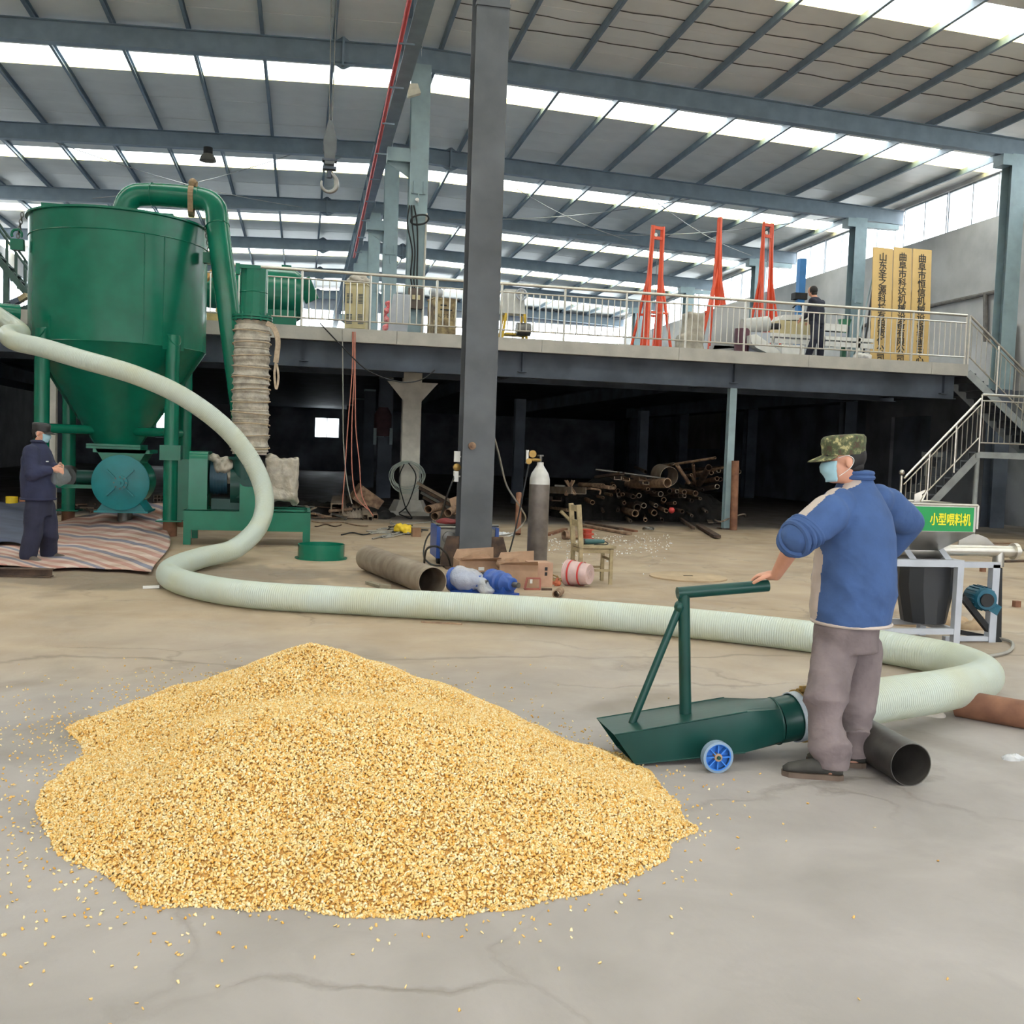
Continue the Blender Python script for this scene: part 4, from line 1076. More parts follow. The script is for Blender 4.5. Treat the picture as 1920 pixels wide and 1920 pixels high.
pos = np.c_[pts, z_+rng.uniform(0.0005, 0.006, NK)]
me = kernels('kernels', pos, rng.uniform(0.95, 1.4, NK), 5, KERN, hp_off)
o = link('kernels', me, KERN, heapo); o['kind'] = 'stuff'
# loose kernels thinning out over the floor round the heap
sc = []
tries = 0
while len(sc) < 1500:
    c = np.c_[rng.uniform(-2.2, 2.6, 4000), rng.uniform(2.4, 7.6, 4000)]
    d = -pdist(c)
    left = np.where(c[:, 0] < -0.3, 2.6, 1.0)*np.where(c[:, 1] > 5.5, 1.3, 1.0)
    pr = np.exp(-d/(0.10*left))*0.55+np.exp(-d/0.55)*0.018
    kp = (d > -0.01) & (rng.uniform(size=4000) < pr)
    sc.extend(c[kp].tolist())
sc = np.array(sc[:1500])
ps = np.c_[sc, np.full(len(sc), 0.0035)]
me = kernels('loose', ps, rng.uniform(0.8, 1.15, len(sc)), 9, KERN, (0, 5, 0))
o = link('loose_kernels', me, KERN); o.location = (0, 5, 0); tag(o, 'loose corn kernels scattered on the floor around the heap', 'corn', kind='stuff')
# pale chips of swarf beyond the gas bottle
cs = np.array([tuple(G(rng.uniform(1025, 1260), 1000+abs(rng.normal(0, 1))*22+rng.uniform(0, 10))) for _ in range(260)])
cs[:, 2] = 0.006
o = link('pale_chips', kernels('chips', cs, rng.uniform(1.2, 3.2, len(cs)), 13, WHITE, (5, 14, 0)), WHITE); o.location = (5, 14, 0); tag(o, 'pale chips strewn on the floor behind the wooden chair', 'debris', kind='stuff')
# ================================================================== THINGS ON THE FLOOR
def hollow(name, p, q, ro, t, m, label, cat='pipe', group=None, n=28):
    return single(name, MB().pipe(p, q, ro, ro-t, n), m, label, cat, group)
# three big pipes
a = G(811, 1091, 0.158); b = G(690, 1046, 0.158)
hollow('steel_pipe', a, b, 0.158, 0.008, MILL, 'wide brown steel pipe lying beside the cardboard boxes', n=40)
a = G(1708, 1434, 0.106); b = G(1600, 1372, 0.106)
hollow('steel_pipe', a, a+(b-a).normalized()*0.95, 0.106, 0.004, MILL_D, 'dark steel pipe lying behind the worker in the blue jacket', n=40)
a = G(1795, 1318, 0.08); b = G(1990, 1352, 0.08)
hollow('steel_pipe', a, b, 0.085, 0.006, RUST_R, 'rusty orange-brown pipe at the right edge beside the hose bend', n=32)
# green flanged ring
c = G(602, 1047)
rg = thing('flanged_ring', 'short green flanged ring standing on the floor by the blower', 'ring', tuple(c))
MB().pipe(c+Vector((0, 0, 0.015)), c+Vector((0, 0, 0.2)), 0.315, 0.305, 44).build('ring_wall', GREEN, rg)
MB().pipe(c, c+Vector((0, 0, 0.015)), 0.355, 0.30, 44).build('flange', GREEN, rg)
# manhole cover
c = G(1290, 1083); mc = thing('manhole_cover', 'round flat cover plate set in the floor near the wooden chair', 'cover plate', tuple(c))
MB().lathe(c, [(0.50, 0), (0.50, 0.018), (0.49, 0.022)], n=48).build('plate', mat('dusty_plate', srgb(170,148,120), 0.8, 0, 0.1, 5), mc)
MB().b2(c+Vector((-0.06, -0.02, 0.02)), c+Vector((0.06, 0.02, 0.027))).build('lift_slot', RUST_D, mc, smooth=0)
# gas bottle
c = G(1006, 1061); gb = thing('gas_bottle', 'tall grey gas bottle with brass regulator', 'gas cylinder', tuple(c))
MB().lathe(c, [(0.135, 0.0), (0.14, 0.02), (0.14, 1.12)], n=32, capt=False).build('body', mat('worn_grey_bottle', srgb(112,104,98), 0.45, 0.3, 0.25, 5), gb)
MB().lathe(c, [(0.14, 1.12), (0.137, 1.19), (0.115, 1.27), (0.07, 1.34), (0.045, 1.38), (0.045, 1.42)], n=32, capb=False).build('shoulder', mat('pale_bottle_top', srgb(196,194,190), 0.5, 0.1, 0.12, 6), gb)
v = MB(); v.cyl(c+Vector((0, 0, 1.42)), c+Vector((0, 0, 1.5)), 0.022, 12); v.lathe(c+Vector((0, 0, 1.5)), [(0.045, 0), (0.045, 0.02)], n=12); v.build('valve', IRON, gb)
r = MB(); r.cyl(c+Vector((0, 0, 1.45)), c+Vector((-0.16, -0.02, 1.45)), 0.022, 10); r.lathe(c+Vector((-0.12, -0.03, 1.53)), [(0.05, 0.015), (0.05, -0.02)], (0, 1, 0), 18); r.lathe(c+Vector((-0.17, -0.03, 1.43)), [(0.04, 0.02), (0.04, -0.02)], (0, 1, 0), 14); r.build('regulator', BRASS, gb)
MB().cyl(c+Vector((-0.19, -0.02, 1.40)), c+Vector((-0.19, -0.02, 1.58)), 0.02, 10).build('flow_tube', WHITE, gb)
hz = MB(); hz.tube(spline([c+Vector((-0.17, -0.04, 1.38)), c+Vector((-0.22, -0.06, 1.1)), c+Vector((-0.32, -0.12, 0.6)), c+Vector((-0.42, -0.16, 0.2)), c+Vector((-0.5, -0.2, 0.02))], 8), 0.011, 8); hz.build('gas_hose', BLACK, gb)
# bucket lying on its side
c = G(1085, 1099)
bk = thing('paint_bucket', 'pinkish plastic bucket tipped on its side by the chair', 'bucket', tuple(c))
ax = Vector((0.72, -0.66, 0.0)).normalized(); c0 = c+Vector((-0.12, 0.1, 0.152))
PB = mat('pinkish_bucket', srgb(196,168,164), 0.5, 0, 0.12, 8)
MB().lathe(c0, [(0.155, 0.0), (0.155, 0.02), (0.148, 0.02), (0.122, 0.29), (0.117, 0.30), (0.07, 0.295)], ax, 36, False, True).build('bucket_body', PB, bk)
for t in (0.06, 0.19): MB().lathe(c0, [(0.157-0.09*t, t), (0.157-0.09*t, t+0.022)], ax, 36, False, False).build('red_band', RED, bk)
MB().tube([c0+ax*0.302+frame_of(ax)[0]*0.05*math.cos(q)+frame_of(ax)[1]*0.05*math.sin(q) for q in np.linspace(0, 6.28, 21)[:-1]], 0.004, 5, closed=True).build('base_ring', PB, bk)
u_, v_ = frame_of(ax)
for k in range(4):
    aa = 2.75+0.17*k
    rr_ = 0.1465; q = c0+ax*0.115+u_*math.cos(aa)*rr_+v_*math.sin(aa)*rr_
    MB().box(q, (0.035, 0.012, 0.012)).build('print_mark', RED, bk, smooth=0)
# wooden chair, seen from its side (seat to the right of the back)
cr_ = G(1147, 1096); cl_ = G(1086, 1070)
ch = thing('wooden_chair', 'worn wooden chair holding a grinder', 'chair', (cr_.x-0.2, cr_.y+0.17, 0))
yF, yB = cr_.y, cr_.y+0.36; xf = cr_.x; xb_ = cr_.x-0.40; zs = 0.46
for y in (yF, yB):
    MB().b2((xf-0.04, y-0.02, 0), (xf, y+0.02, zs-0.03)).build('leg', WOOD, ch, smooth=0)
    mb = MB(); mb.bar((xb_, y, 0), (xb_, y, zs), 0.045, 0.045); mb.bar((xb_, y, zs-0.01), (xb_-0.05, y, 0.95), 0.04, 0.055); mb.build('back_post', WOOD, ch, smooth=0)
MB().b2((xb_-0.02, yF-0.03, zs-0.025), (xf+0.03, yB+0.03, zs+0.005)).build('seat', WOOD, ch, smooth=0)
for (p_, q_) in (((xb_, yF, zs-0.06), (xf-0.02, yF, zs-0.06)), ((xb_, yB, zs-0.06), (xf-0.02, yB, zs-0.06)), ((xf-0.02, yF, zs-0.06), (xf-0.02, yB, zs-0.06)), ((xb_, yF, zs-0.06), (xb_, yB, zs-0.06))):
    MB().bar(p_, q_, 0.02, 0.05).build('apron', WOOD, ch, smooth=0)
for y in (yF, yB): MB().bar((xb_, y, 0.17), (xf-0.02, y, 0.17), 0.02, 0.03).build('stretcher', WOOD, ch, smooth=0)
MB().bar((xf-0.02, yF, 0.3), (xf-0.02, yB, 0.3), 0.02, 0.03).build('stretcher', WOOD, ch, smooth=0)
for z in (0.9, 0.72): MB().bar((xb_-0.045+(0.9-z)*0.1, yF, z), (xb_-0.045+(0.9-z)*0.1, yB, z), 0.02, 0.07, (0, 0, 1)).build('back_slat', WOOD, ch, smooth=0)
# grinder on the chair
g0 = Vector((xf-0.22, yF+0.15, zs+0.005)); gr = thing('angle_grinder', 'small green angle grinder on the chair seat', 'power tool', tuple(g0))
MB().lathe(g0+Vector((-0.1, 0, 0.035)), [(0.028, 0), (0.034, 0.03), (0.03, 0.16), (0.024, 0.26)], (1, 0.15, 0), 14).build('body', mat('tool_green', srgb(52,92,92), 0.5, 0, 0.1, 8), gr)
MB().lathe(g0+Vector((-0.12, 0, 0.02)), [(0.03, 0), (0.03, 0.05)], (0, 0, 1), 12).build('gear_head', IRON, gr)
MB().lathe(g0+Vector((-0.12, 0, 0.006)), [(0.055, 0), (0.055, 0.004)], (0, 0, 1), 22).build('disc', RUST_D, gr)
MB().tube(spline([g0+Vector((0.16, 0.03, 0.04)), g0+Vector((0.2, 0.0, 0.015)), g0+Vector((0.12, -0.1, 0.01)), g0+Vector((0.0, -0.08, 0.01))], 6), 0.006, 6).build('cord', BLACK, gr)
# wire spools behind the chair
for k, z in enumerate((0.0, 0.09)):
    q = G(1101, 1010); sp_ = MB(); sp_.lathe(q+Vector((0, 0, z)), [(0.12, 0), (0.12, 0.012), (0.08, 0.015), (0.08, 0.07), (0.12, 0.073), (0.12, 0.085)], n=24)
    single('wire_spool', sp_, mat('orange_red_spool', srgb(190,78,58), 0.5, 0, 0.12, 8), ['lower', 'upper'][k]+' orange-red wire spool stacked behind the chair', 'spool')
# pipe nipple and red bits
hollow('pipe_nipple', G(1043, 1114, 0.045), G(1051, 1108, 0.045), 0.045, 0.01, RUST, 'short rusty pipe nipple on the floor before the bucket')
q = G(998, 1106)
b = MB(); b.b2(q+Vector((-0.09, -0.02, 0)), q+Vector((0.09, 0.02, 0.02))); b.bar(q+Vector((-0.09, 0, 0.01)), q+Vector((-0.05, 0.05, 0.13)), 0.02, 0.02); b.bar(q+Vector((0.09, 0, 0.01)), q+Vector((0.1, 0.05, 0.12)), 0.02, 0.02); b.bar(q+Vector((-0.06, 0.05, 0.125)), q+Vector((0.1, 0.05, 0.125)), 0.02, 0.02)
single('red_bracket', b, mat('dull_red_paint', srgb(150,86,74), 0.7, 0, 0.2, 8), 'dull red metal bracket on the floor before the cardboard boxes', 'bracket')
q = G(1032, 1098)
b = MB(); b.bar(q+Vector((-0.1, 0.02, 0.04)), q+Vector((0.1, -0.03, 0.03)), 0.035, 0.035); b.bar(q+Vector((0.05, -0.05, 0.02)), q+Vector((0.1, 0.05, 0.07)), 0.03, 0.04); b.ball(q+Vector((0.09, -0.02, 0.03)), 0.035, 8, 6)
single('pipe_clamp', b, mat('orange_clamp', srgb(176,96,66), 0.7, 0, 0.2, 8), 'orange pipe clamp lying left of the bucket', 'clamp')
b = MB(); q = G(1025, 1107); b.bar(q+Vector((-0.06, 0, 0.012)), q+Vector((0.06, 0, 0.012)), 0.025, 0.024); single('steel_offcut', b, RUST_D, 'small dark steel offcut before the orange clamp', 'offcut')
# straw / twine scraps
b = MB()
for k in range(22):
    q = G(1045+rng.normal(0, 9), 1088+rng.normal(0, 4)); d = Vector((rng.normal(), rng.normal(), abs(rng.normal())*0.3)).normalized()*0.12; q.z = 0.01; b.cyl(q, q+d, 0.004, 4)
single('straw_scraps', b, mat('straw', srgb(170,140,90), 0.9, 0, 0.1, 9), 'few straw scraps on the floor left of the bucket', 'straw', kind='stuff')
# cardboard boxes
def carton(p, w, d, h, m, label, rz=0.0, flaps=True, seal=False):
    t = thing('cardboard_box', label, 'box', tuple(p), rotz=rz); e = 0.008
    for (a, b) in (((-w/2, -d/2, 0), (w/2, d/2, e)), ((-w/2, -d/2, e), (w/2, -d/2+e, h)), ((-w/2, d/2-e, e), (w/2, d/2, h)), ((-w/2, -d/2+e, e), (-w/2+e, d/2-e, h)), ((w/2-e, -d/2+e, e), (w/2, d/2-e, h))):
        MB().b2(a, b).build('box_wall', m, t, world=False, smooth=0)
    if seal: MB().b2((-w/2, -d/2, h), (w/2, d/2, h+e)).build('lid', m, t, world=False, smooth=0)
    if flaps:
        MB().prism([(-w/2, -d/2, h), (w/2, -d/2, h), (w/2-0.02, -d/2-0.10, h+0.05), (-w/2+0.05, -d/2-0.09, h+0.03)], (0, 0.0, 0.006)).build('flap', m, t, world=False, smooth=0)
        MB().prism([(-w/2, d/2, h), (w/2, d/2, h), (w/2, d/2+0.02, h+0.13), (-w/2+0.05, d/2+0.04, h+0.1)], (0, 0.006, 0.0)).build('flap', m, t, world=False, smooth=0)
    return t
cb1 = carton(G(898, 1092)+Vector((0, 0.2, 0)), 0.50, 0.36, 0.25, CARD, 'open cardboard box at the foot of the big grey column', 0.06)
MB().b2((-0.02, -0.186, 0.14), (0.05, -0.18, 0.18)).build('print_mark', WHITE, cb1, world=False, smooth=0)
cb2 = carton(G(975, 1102)+Vector((0, 0.2, 0)), 0.44, 0.36, 0.26, CARD, 'torn open cardboard box before the gas bottle', -0.08)
MB().b2((0.13, -0.186, 0.05), (0.16, -0.18, 0.11)).build('print_mark', WHITE, cb2, world=False, smooth=0)
cb3 = carton(G(1004, 1100)+Vector((0.06, 0.12, 0)), 0.26, 0.26, 0.27, mat('pink_cardboard', srgb(178,142,120), 0.85, 0, 0.1, 7), 'small closed carton with black arrows before the gas bottle', 0.1, False, True)
for k in range(2): MB().b2((0.03+k*0.0, -0.137, 0.13+k*0.06), (0.06, -0.131, 0.17+k*0.06)).build('print_mark', BLACK, cb3, world=False, smooth=0)
# crumpled packing paper in the two open boxes
for q, s, lab in ((G(898, 1092)+Vector((0, 0.2, 0.24)), 0.2, 'crumpled brown paper filling the box at the grey column'), (G(958, 1102)+Vector((0, 0.2, 0.24)), 0.15, 'crumpled brown paper filling the torn box')):
    mb = MB(); mb.ball(q, (s, 0.14, 0.06)); mb.ball(q+Vector((0.06, 0, 0.02)), (s*0.5, 0.1, 0.06))
    wrapped('packing_paper', mb, tuple(q), 21, 0.03, CARD_D, None, lab, 'paper', 0.02, 2, 18)
# blue gear motors
def gearmotor(p, rz, label):
    t = thing('gear_motor', label, 'gear motor', tuple(p), rotz=rz)
    b = MB(); b.lathe((-0.02, 0.18, 0.135), [(0.13, 0), (0.135, 0.03), (0.12, 0.05), (0.12, 0.12), (0.13, 0.13), (0.125, 0.16), (0.105, 0.18), (0.105, 0.24), (0.112, 0.25), (0.085, 0.28), (0.07, 0.36), (0.045, 0.37)], (0.0, -1, 0), 30); b.build('casing', BLUE, t, world=False)
    b = MB(); b.cyl((-0.02, -0.18, 0.135), (-0.02, -0.27, 0.135), 0.03, 14); b.build('shaft', IRON, t, world=False)
    b = MB(); b.b2((-0.14, -0.16, 0), (0.1, 0.12, 0.03)); b.b2((-0.1, -0.12, 0.03), (0.06, 0.08, 0.1)); b.build('foot', BLUE, t, world=False, smooth=0)
    return t
gm1 = gearmotor(G(946, 1118)+Vector((0, 0.12, 0)), 0.55, 'blue gear motor with bare shaft on the floor behind the hose')
gm2 = gearmotor(G(878, 1115)+Vector((0, 0.15, 0)), 0.9, 'blue gear motor half covered by a clear plastic bag')
q = G(878, 1115)+Vector((0, 0.13, 0.15))
mb = MB(); mb.ball(q, (0.19, 0.2, 0.125)); mb.ball(q+Vector((-0.07, 0, 0.03)), (0.12, 0.12, 0.12)); mb.ball(q+Vector((0.16, -0.12, -0.05)), (0.07, 0.07, 0.09)); mb.ball(q+Vector((0.2, -0.15, -0.1)), (0.09, 0.06, 0.05))
wrapped('plastic_bag', mb, tuple(q), 31, 0.012, BAG, None, 'clear plastic bag pulled over a blue gear motor', 'plastic bag', 0.018, 3, 16)
q = G(925, 1104)
b = MB(); b.lathe(q+Vector((0.02, 0.25, 0.08)), [(0.08, -0.12), (0.085, -0.1), (0.085, 0.1), (0.07, 0.12)], (1, 0.2, 0), 20)
single('black_motor', b, BLACK, 'small black motor between the two blue gear motors', 'motor')
# welding machine behind the column
w = G(838, 1056); wm = thing('welding_machine', 'blue and grey welding machine behind the big grey column', 'welding machine', (w.x+0.2, w.y+0.4, 0))
w.y = C1Y+0.24
x0, x1, y0, y1 = PY(818, 1030, w.y).x, PY(922, 1030, w.y+0.5).x, w.y, w.y+0.65; zt_ = PY(838, 988, w.y+0.05).z
MB().b2((x0+0.03, y0+0.03, 0.14), (x1-0.03, y1, zt_-0.03)).build('case', mat('welder_grey', srgb(150,146,136), 0.5, 0, 0.1, 5), wm, smooth=0)
for x in (x0, x1-0.05): MB().b2((x, y0, 0.08), (x+0.05, y1+0.03, zt_)).build('side_frame', BLUE, wm, smooth=0)
MB().b2((x0+0.27, y0, 0.3), (x0+0.38, y0+0.04, zt_)).build('front_strip', BLUE, wm, smooth=0)
MB().cyl((x0, y0+0.05, zt_+0.03), (x1, y0+0.05, zt_+0.03), 0.016, 8).build('handle', IRON, wm)
for x in (x0+0.02, x1-0.06): MB().lathe((x, y0+0.1, 0.1), [(0.1, 0), (0.1, 0.04)], (1, 0, 0), 18).build('wheel', BLACK, wm)
MB().lathe((x0+0.17, y0, 0.36), [(0.09, 0.03), (0.09, -0.05), (0.05, -0.06)], (0, 1, 0), 20).build('wire_drum', IRON, wm)
q = Vector((x0+0.1, y0, zt_+0.03)); mb = MB(); mb.ball(q+Vector((0.1, 0.2, 0.03)), (0.22, 0.2, 0.04)); wrapped('red_cloth', mb, tuple(q), 41, 0.03, mat('dark_red_cloth', srgb(120,46,46), 0.9, 0, 0.15, 9), None, 'dark red cloth bundled on the welding machine', 'cloth', 0.025, 2, 12)
# cables by the column foot
def cable(name, pts, r, m, label, n=8, group=None):
    P = spline(pts, n); P = [Vector((p.x, p.y, max(p.z, r))) for p in P]
    o = single(name, MB().tube(P, r, 6), m, label, 'cable', group); return o
cable('welding_cable', [PY(852, 893, C1Y), PY(838, 930, C1Y-0.1), G(822, 980, 0.5), G(800, 1010, 0.25), G(795, 1045, 0.02), G(815, 1060, 0.02), G(850, 1058, 0.02)], 0.012, BLACK, 'black cable trailing from the boxes on the big grey column')
cable('welding_cable', [G(795, 1058, 0.02), G(800, 1030, 0.3), G(820, 1025, 0.42), G(838, 1040, 0.25), G(845, 1062, 0.02)], 0.014, BLACK, 'black cable looping beside the wide brown pipe')
cable('welding_cable', [PY(921, 800, C1Y+0.1), PY(935, 850, C1Y+0.4), PY(950, 910, C1Y+0.9), PY(975, 950, C1Y+1.4), G(985, 975, 0.35), G(960, 1000, 0.1), G(925, 1005, 0.02)], 0.014, GREYC, 'grey cable hanging off the right side of the big grey column')
cable('welding_cable', [G(930, 1040, 0.02), G(960, 1052, 0.02), G(1000, 1065, 0.02)], 0.012, BLACK, 'black cable on the floor behind the cardboard boxes')
# electrical boxes on the column's side
for k, (x, y, w_, h_) in enumerate(((857, 856, 9, 18), (855, 893, 7, 18))):
    p_ = PY(x, y, C1Y); b = MB(); b.box(p_, (w_*0.0078, 0.1, h_*0.0078)); b.bar(p_, Vector((C1X-0.2, C1Y, p_.z)), 0.02, 0.02); single('switch_box', b, WHITE, ['upper', 'lower'][k]+' small white switch box on the left of the big grey column', 'switch box', smooth=0)
p_ = PY(856, 876, C1Y); b = MB(); b.lathe(p_, [(0.05, 0), (0.05, -0.05), (0.03, -0.06)], (0, 1, 0), 14); b.bar(p_, Vector((C1X-0.2, C1Y, p_.z)), 0.02, 0.02); single('brass_socket', b, BRASS, 'brass socket between the two white switch boxes', 'socket')

# ---- tarpaulins under the tank
def stripes():
    M = bpy.data.materials.new('striped_tarpaulin'); M.use_nodes = True; nt = M.node_tree; N = nt.nodes; L = nt.links
    b = N['Principled BSDF']; b.inputs['Roughness'].default_value = 0.6
    at = N.new('ShaderNodeAttribute'); at.attribute_name = 'cloth_uv'
    sp_ = N.new('ShaderNodeSeparateXYZ'); L.new(at.outputs['Vector'], sp_.inputs[0])
    m1 = N.new('ShaderNodeMath'); m1.operation = 'FRACT'; m0 = N.new('ShaderNodeMath'); m0.operation = 'MULTIPLY'; m0.inputs[1].default_value = 1.35
    L.new(sp_.outputs[0], m0.inputs[0]); L.new(m0.outputs[0], m1.inputs[0])
    cr = N.new('ShaderNodeValToRGB'); cr.color_ramp.interpolation = 'CONSTANT'
    cols = [(0.0, srgb(204,184,174)), (0.22, srgb(188,146,136)), (0.42, srgb(204,184,174)), (0.55, srgb(132,132,152)), (0.72, srgb(204,184,174)), (0.84, srgb(182,136,126))]
    e = cr.color_ramp.elements
    while len(e) < len(cols): e.new(0.5)
    for i, (p_, c_) in enumerate(cols): e[i].position = p_; e[i].color = (*c_, 1)
    L.new(m1.outputs[0], cr.inputs['Fac'])
    tc = N.new('ShaderNodeTexCoord'); nz_ = N.new('ShaderNodeTexNoise'); nz_.inputs['Scale'].default_value = 2.2; nz_.inputs['Detail'].default_value = 6; L.new(tc.outputs['Object'], nz_.inputs['Vector'])
    rp = N.new('ShaderNodeValToRGB'); rp.color_ramp.elements[0].position = 0.35; rp.color_ramp.elements[0].color = (0.72, 0.62, 0.55, 1); rp.color_ramp.elements[1].position = 0.65; rp.color_ramp.elements[1].color = (1, 1, 1, 1); L.new(nz_.outputs['Fac'], rp.inputs['Fac'])
    mx = N.new('ShaderNodeMix'); mx.data_type = 'RGBA'; mx.blend_type = 'MULTIPLY'; mx.inputs['Factor'].default_value = 1.0
    A_ = [q for q in mx.inputs if q.name == 'A' and q.type == 'RGBA'][0]; B2 = [q for q in mx.inputs if q.name == 'B' and q.type == 'RGBA'][0]
    L.new(cr.outputs['Color'], A_); L.new(rp.outputs['Color'], B2)
    L.new([q for q in mx.outputs if q.type == 'RGBA'][0], b.inputs['Base Color']); return M
def cloth(name, corners, nu, nv, hfun, material, label, thick=0.01):
    c00, c10, c11, c01 = [Vector(c) for c in corners]
    vs = []; uv = []
    for j in range(nv+1):
        for i in range(nu+1):
            s, t = i/nu, j/nv
            p_ = c00.lerp(c10, s).lerp(c01.lerp(c11, s), t); p_ = Vector((p_.x+0.09*math.sin(t*7+s*5), p_.y+0.09*math.sin(s*9+1)+0.04*math.sin(s*23), 0.012+max(0, hfun(s, t)))); vs.append(p_); uv.append((s*(c10-c00).length+0.75*t*(c01-c00).length, t*(c01-c00).length, 0))
    mb = MB(); fs = [(j*(nu+1)+i, j*(nu+1)+i+1, (j+1)*(nu+1)+i+1, (j+1)*(nu+1)+i) for j in range(nv) for i in range(nu)]
    mb.add(vs, fs); off = (c00.x/2+c11.x/2, c00.y/2+c11.y/2, 0.0); me = mb.mesh(name, off, 60)
    at = me.attributes.new('cloth_uv', 'FLOAT_VECTOR', 'POINT'); at.data.foreach_set('vector', np.array(uv).ravel())
    o = link(name, me, material); o.location = off
    so = o.modifiers.new('thickness', 'SOLIDIFY'); so.thickness = thick; so.offset = -1
    return tag(o, label, 'tarpaulin')
_tk = rng.normal(size=(10, 2))*np.array([9, 5]); _tp = rng.uniform(0, 6.28, 10)
def folds(s, t):
    w_ = sum(abs(math.sin(_tk[i, 0]*s+_tk[i, 1]*t+_tp[i])) for i in range(10))/10-0.5
    return 0.03+0.20*w_*(0.2+t)+0.75*max(0, t-0.55)**1.3*(0.6+0.5*math.sin(7*s+1.2))*min(1, s*3+0.3)*max(0, 1.15-abs(s-0.7)*1.2)
cloth('striped_tarpaulin', (G(-120, 1062), G(300, 1078), G(316, 975), G(-160, 1000)), 90, 40, folds, stripes(), 'red white and blue striped woven tarpaulin spread under the tank')
def folds2(s, t): return 0.10+0.28*math.sin(min(1, t*1.2)*math.pi*0.8)*(0.8+0.2*math.sin(5*s))+0.02*math.sin(17*s+4*t)
cloth('slate_tarpaulin', (G(-260, 1036), G(72, 1034), G(78, 962), G(-240, 955)), 40, 24, folds2, mat('slate_blue_sheet', srgb(70,76,96), 0.7, 0, 0.2, 3), 'dark slate blue sheet heaped on the striped tarpaulin at left')
b = MB(); b.ibeam(G(-60, 1071, 0.05), G(98, 1074, 0.05), 0.1, 0.09, 0.012, (0, 0, 1)); single('steel_channel', b, RUST_D, 'dark steel channel on the floor before the striped tarpaulin', 'steel section', smooth=0)
b = MB(); q = G(283, 1104); b.bar(q+Vector((-0.08, 0, 0.015)), q+Vector((0.08, 0.02, 0.02)), 0.05, 0.025); single('white_offcut', b, WHITE, 'small white offcut on the floor by the hose bend', 'offcut')
b = MB(); q = G(705, 1104); b.bar(G(690, 1092, 0.02), G(722, 1102, 0.02), 0.07, 0.03); b.box(G(722, 1101, 0.03), (0.12, 0.1, 0.06)); single('wood_wedge', b, mat('grey_wood', srgb(130,122,104), 0.9, 0, 0.2, 9), 'grey wooden wedge against the wide brown pipe', 'wedge', smooth=0)
b = MB(); b.bar(G(790, 1166, 0.006), G(866, 1170, 0.006), 0.02, 0.012); single('steel_strip', b, RUST, 'thin rusty strip on the floor before the hose', 'steel strip', smooth=0)
# stack of square tubes behind the tank leg
st0 = G(275, 958); dx = 0.075
k_ = 0
for r_ in range(4):
    for c_ in range(5):
        x = st0.x+0.05+c_*dx; z = 0.02+r_*0.072; y = st0.y+0.7
        mb = MB(); w_ = 0.07; t_ = 0.006
        for (a, b) in (((x, y, z), (x+w_, y+1.6, z+t_)), ((x, y, z+w_-t_), (x+w_, y+1.6, z+w_)), ((x, y, z+t_), (x+t_, y+1.6, z+w_-t_)), ((x+w_-t_, y, z+t_), (x+w_, y+1.6, z+w_-t_))): mb.b2(a, b)
        single('square_tube', mb, MILL, 'square steel tube in the neat stack behind the right front tank leg', 'steel tube', 'stacked square tubes', smooth=0)
# small cartons at far left and clutter behind the tank
q = G(32, 966)+Vector((0, 0.8, 0)); carton(q, 0.28, 0.26, 0.3, mat('orange_carton', srgb(206,140,104), 0.8, 0, 0.1, 6), 'orange-brown carton behind the worker in navy', 0.1, False, True)
q = G(0, 968)+Vector((0.0, 0.8, 0)); c_ = thing('paint_can', 'yellow and green can at the far left edge', 'can', tuple(q)); MB().lathe(q, [(0.11, 0), (0.11, 0.14)], n=20).build('green_band', GREEN, c_); MB().lathe(q, [(0.11, 0.14), (0.11, 0.32), (0.1, 0.33)], n=20).build('body', YELLOW, c_)
q = G(44, 972)+Vector((0.02, 0.75, 0.0)); b = MB(); b.lathe(q, [(0.04, 0), (0.04, 0.18), (0.015, 0.22), (0.015, 0.26)], n=12); single('spray_bottle', b, WHITE, 'small pale bottle beside the orange-brown carton', 'bottle')
junk_lab = ['rusty plate offcut in the clutter between the tank legs', 'bent steel scrap in the clutter between the tank legs', 'short rusty bar in the clutter between the tank legs']
for k in range(26):
    x, y = rng.uniform(105, 260), rng.uniform(945, 968)
    q = G(x, y)+Vector((0, 0.6, 0)); b = MB(); L_ = rng.uniform(0.1, 0.35); an = rng.uniform(0, 3.14)
    d = Vector((math.cos(an), math.sin(an), 0))*L_
    typ = k % 3; z0 = 0.02
    q.z = z0
    if typ == 0: b.bar(q-d/2, q+d/2, 0.15, 0.02)
    elif typ == 1: b.bar(q-d/2, q, 0.04, 0.04); b.bar(q, q+Vector((-d.y, d.x, 0.1))*0.5, 0.04, 0.04)
    else: b.cyl(q-d/2, q+d/2, 0.02, 8)
    single('scrap_offcut', b, [RUST, RUST_D, MILL][k % 3 if k % 5 else 1], junk_lab[typ], 'scrap', 'clutter between the tank legs %d' % typ, smooth=0 if typ < 2 else 35)
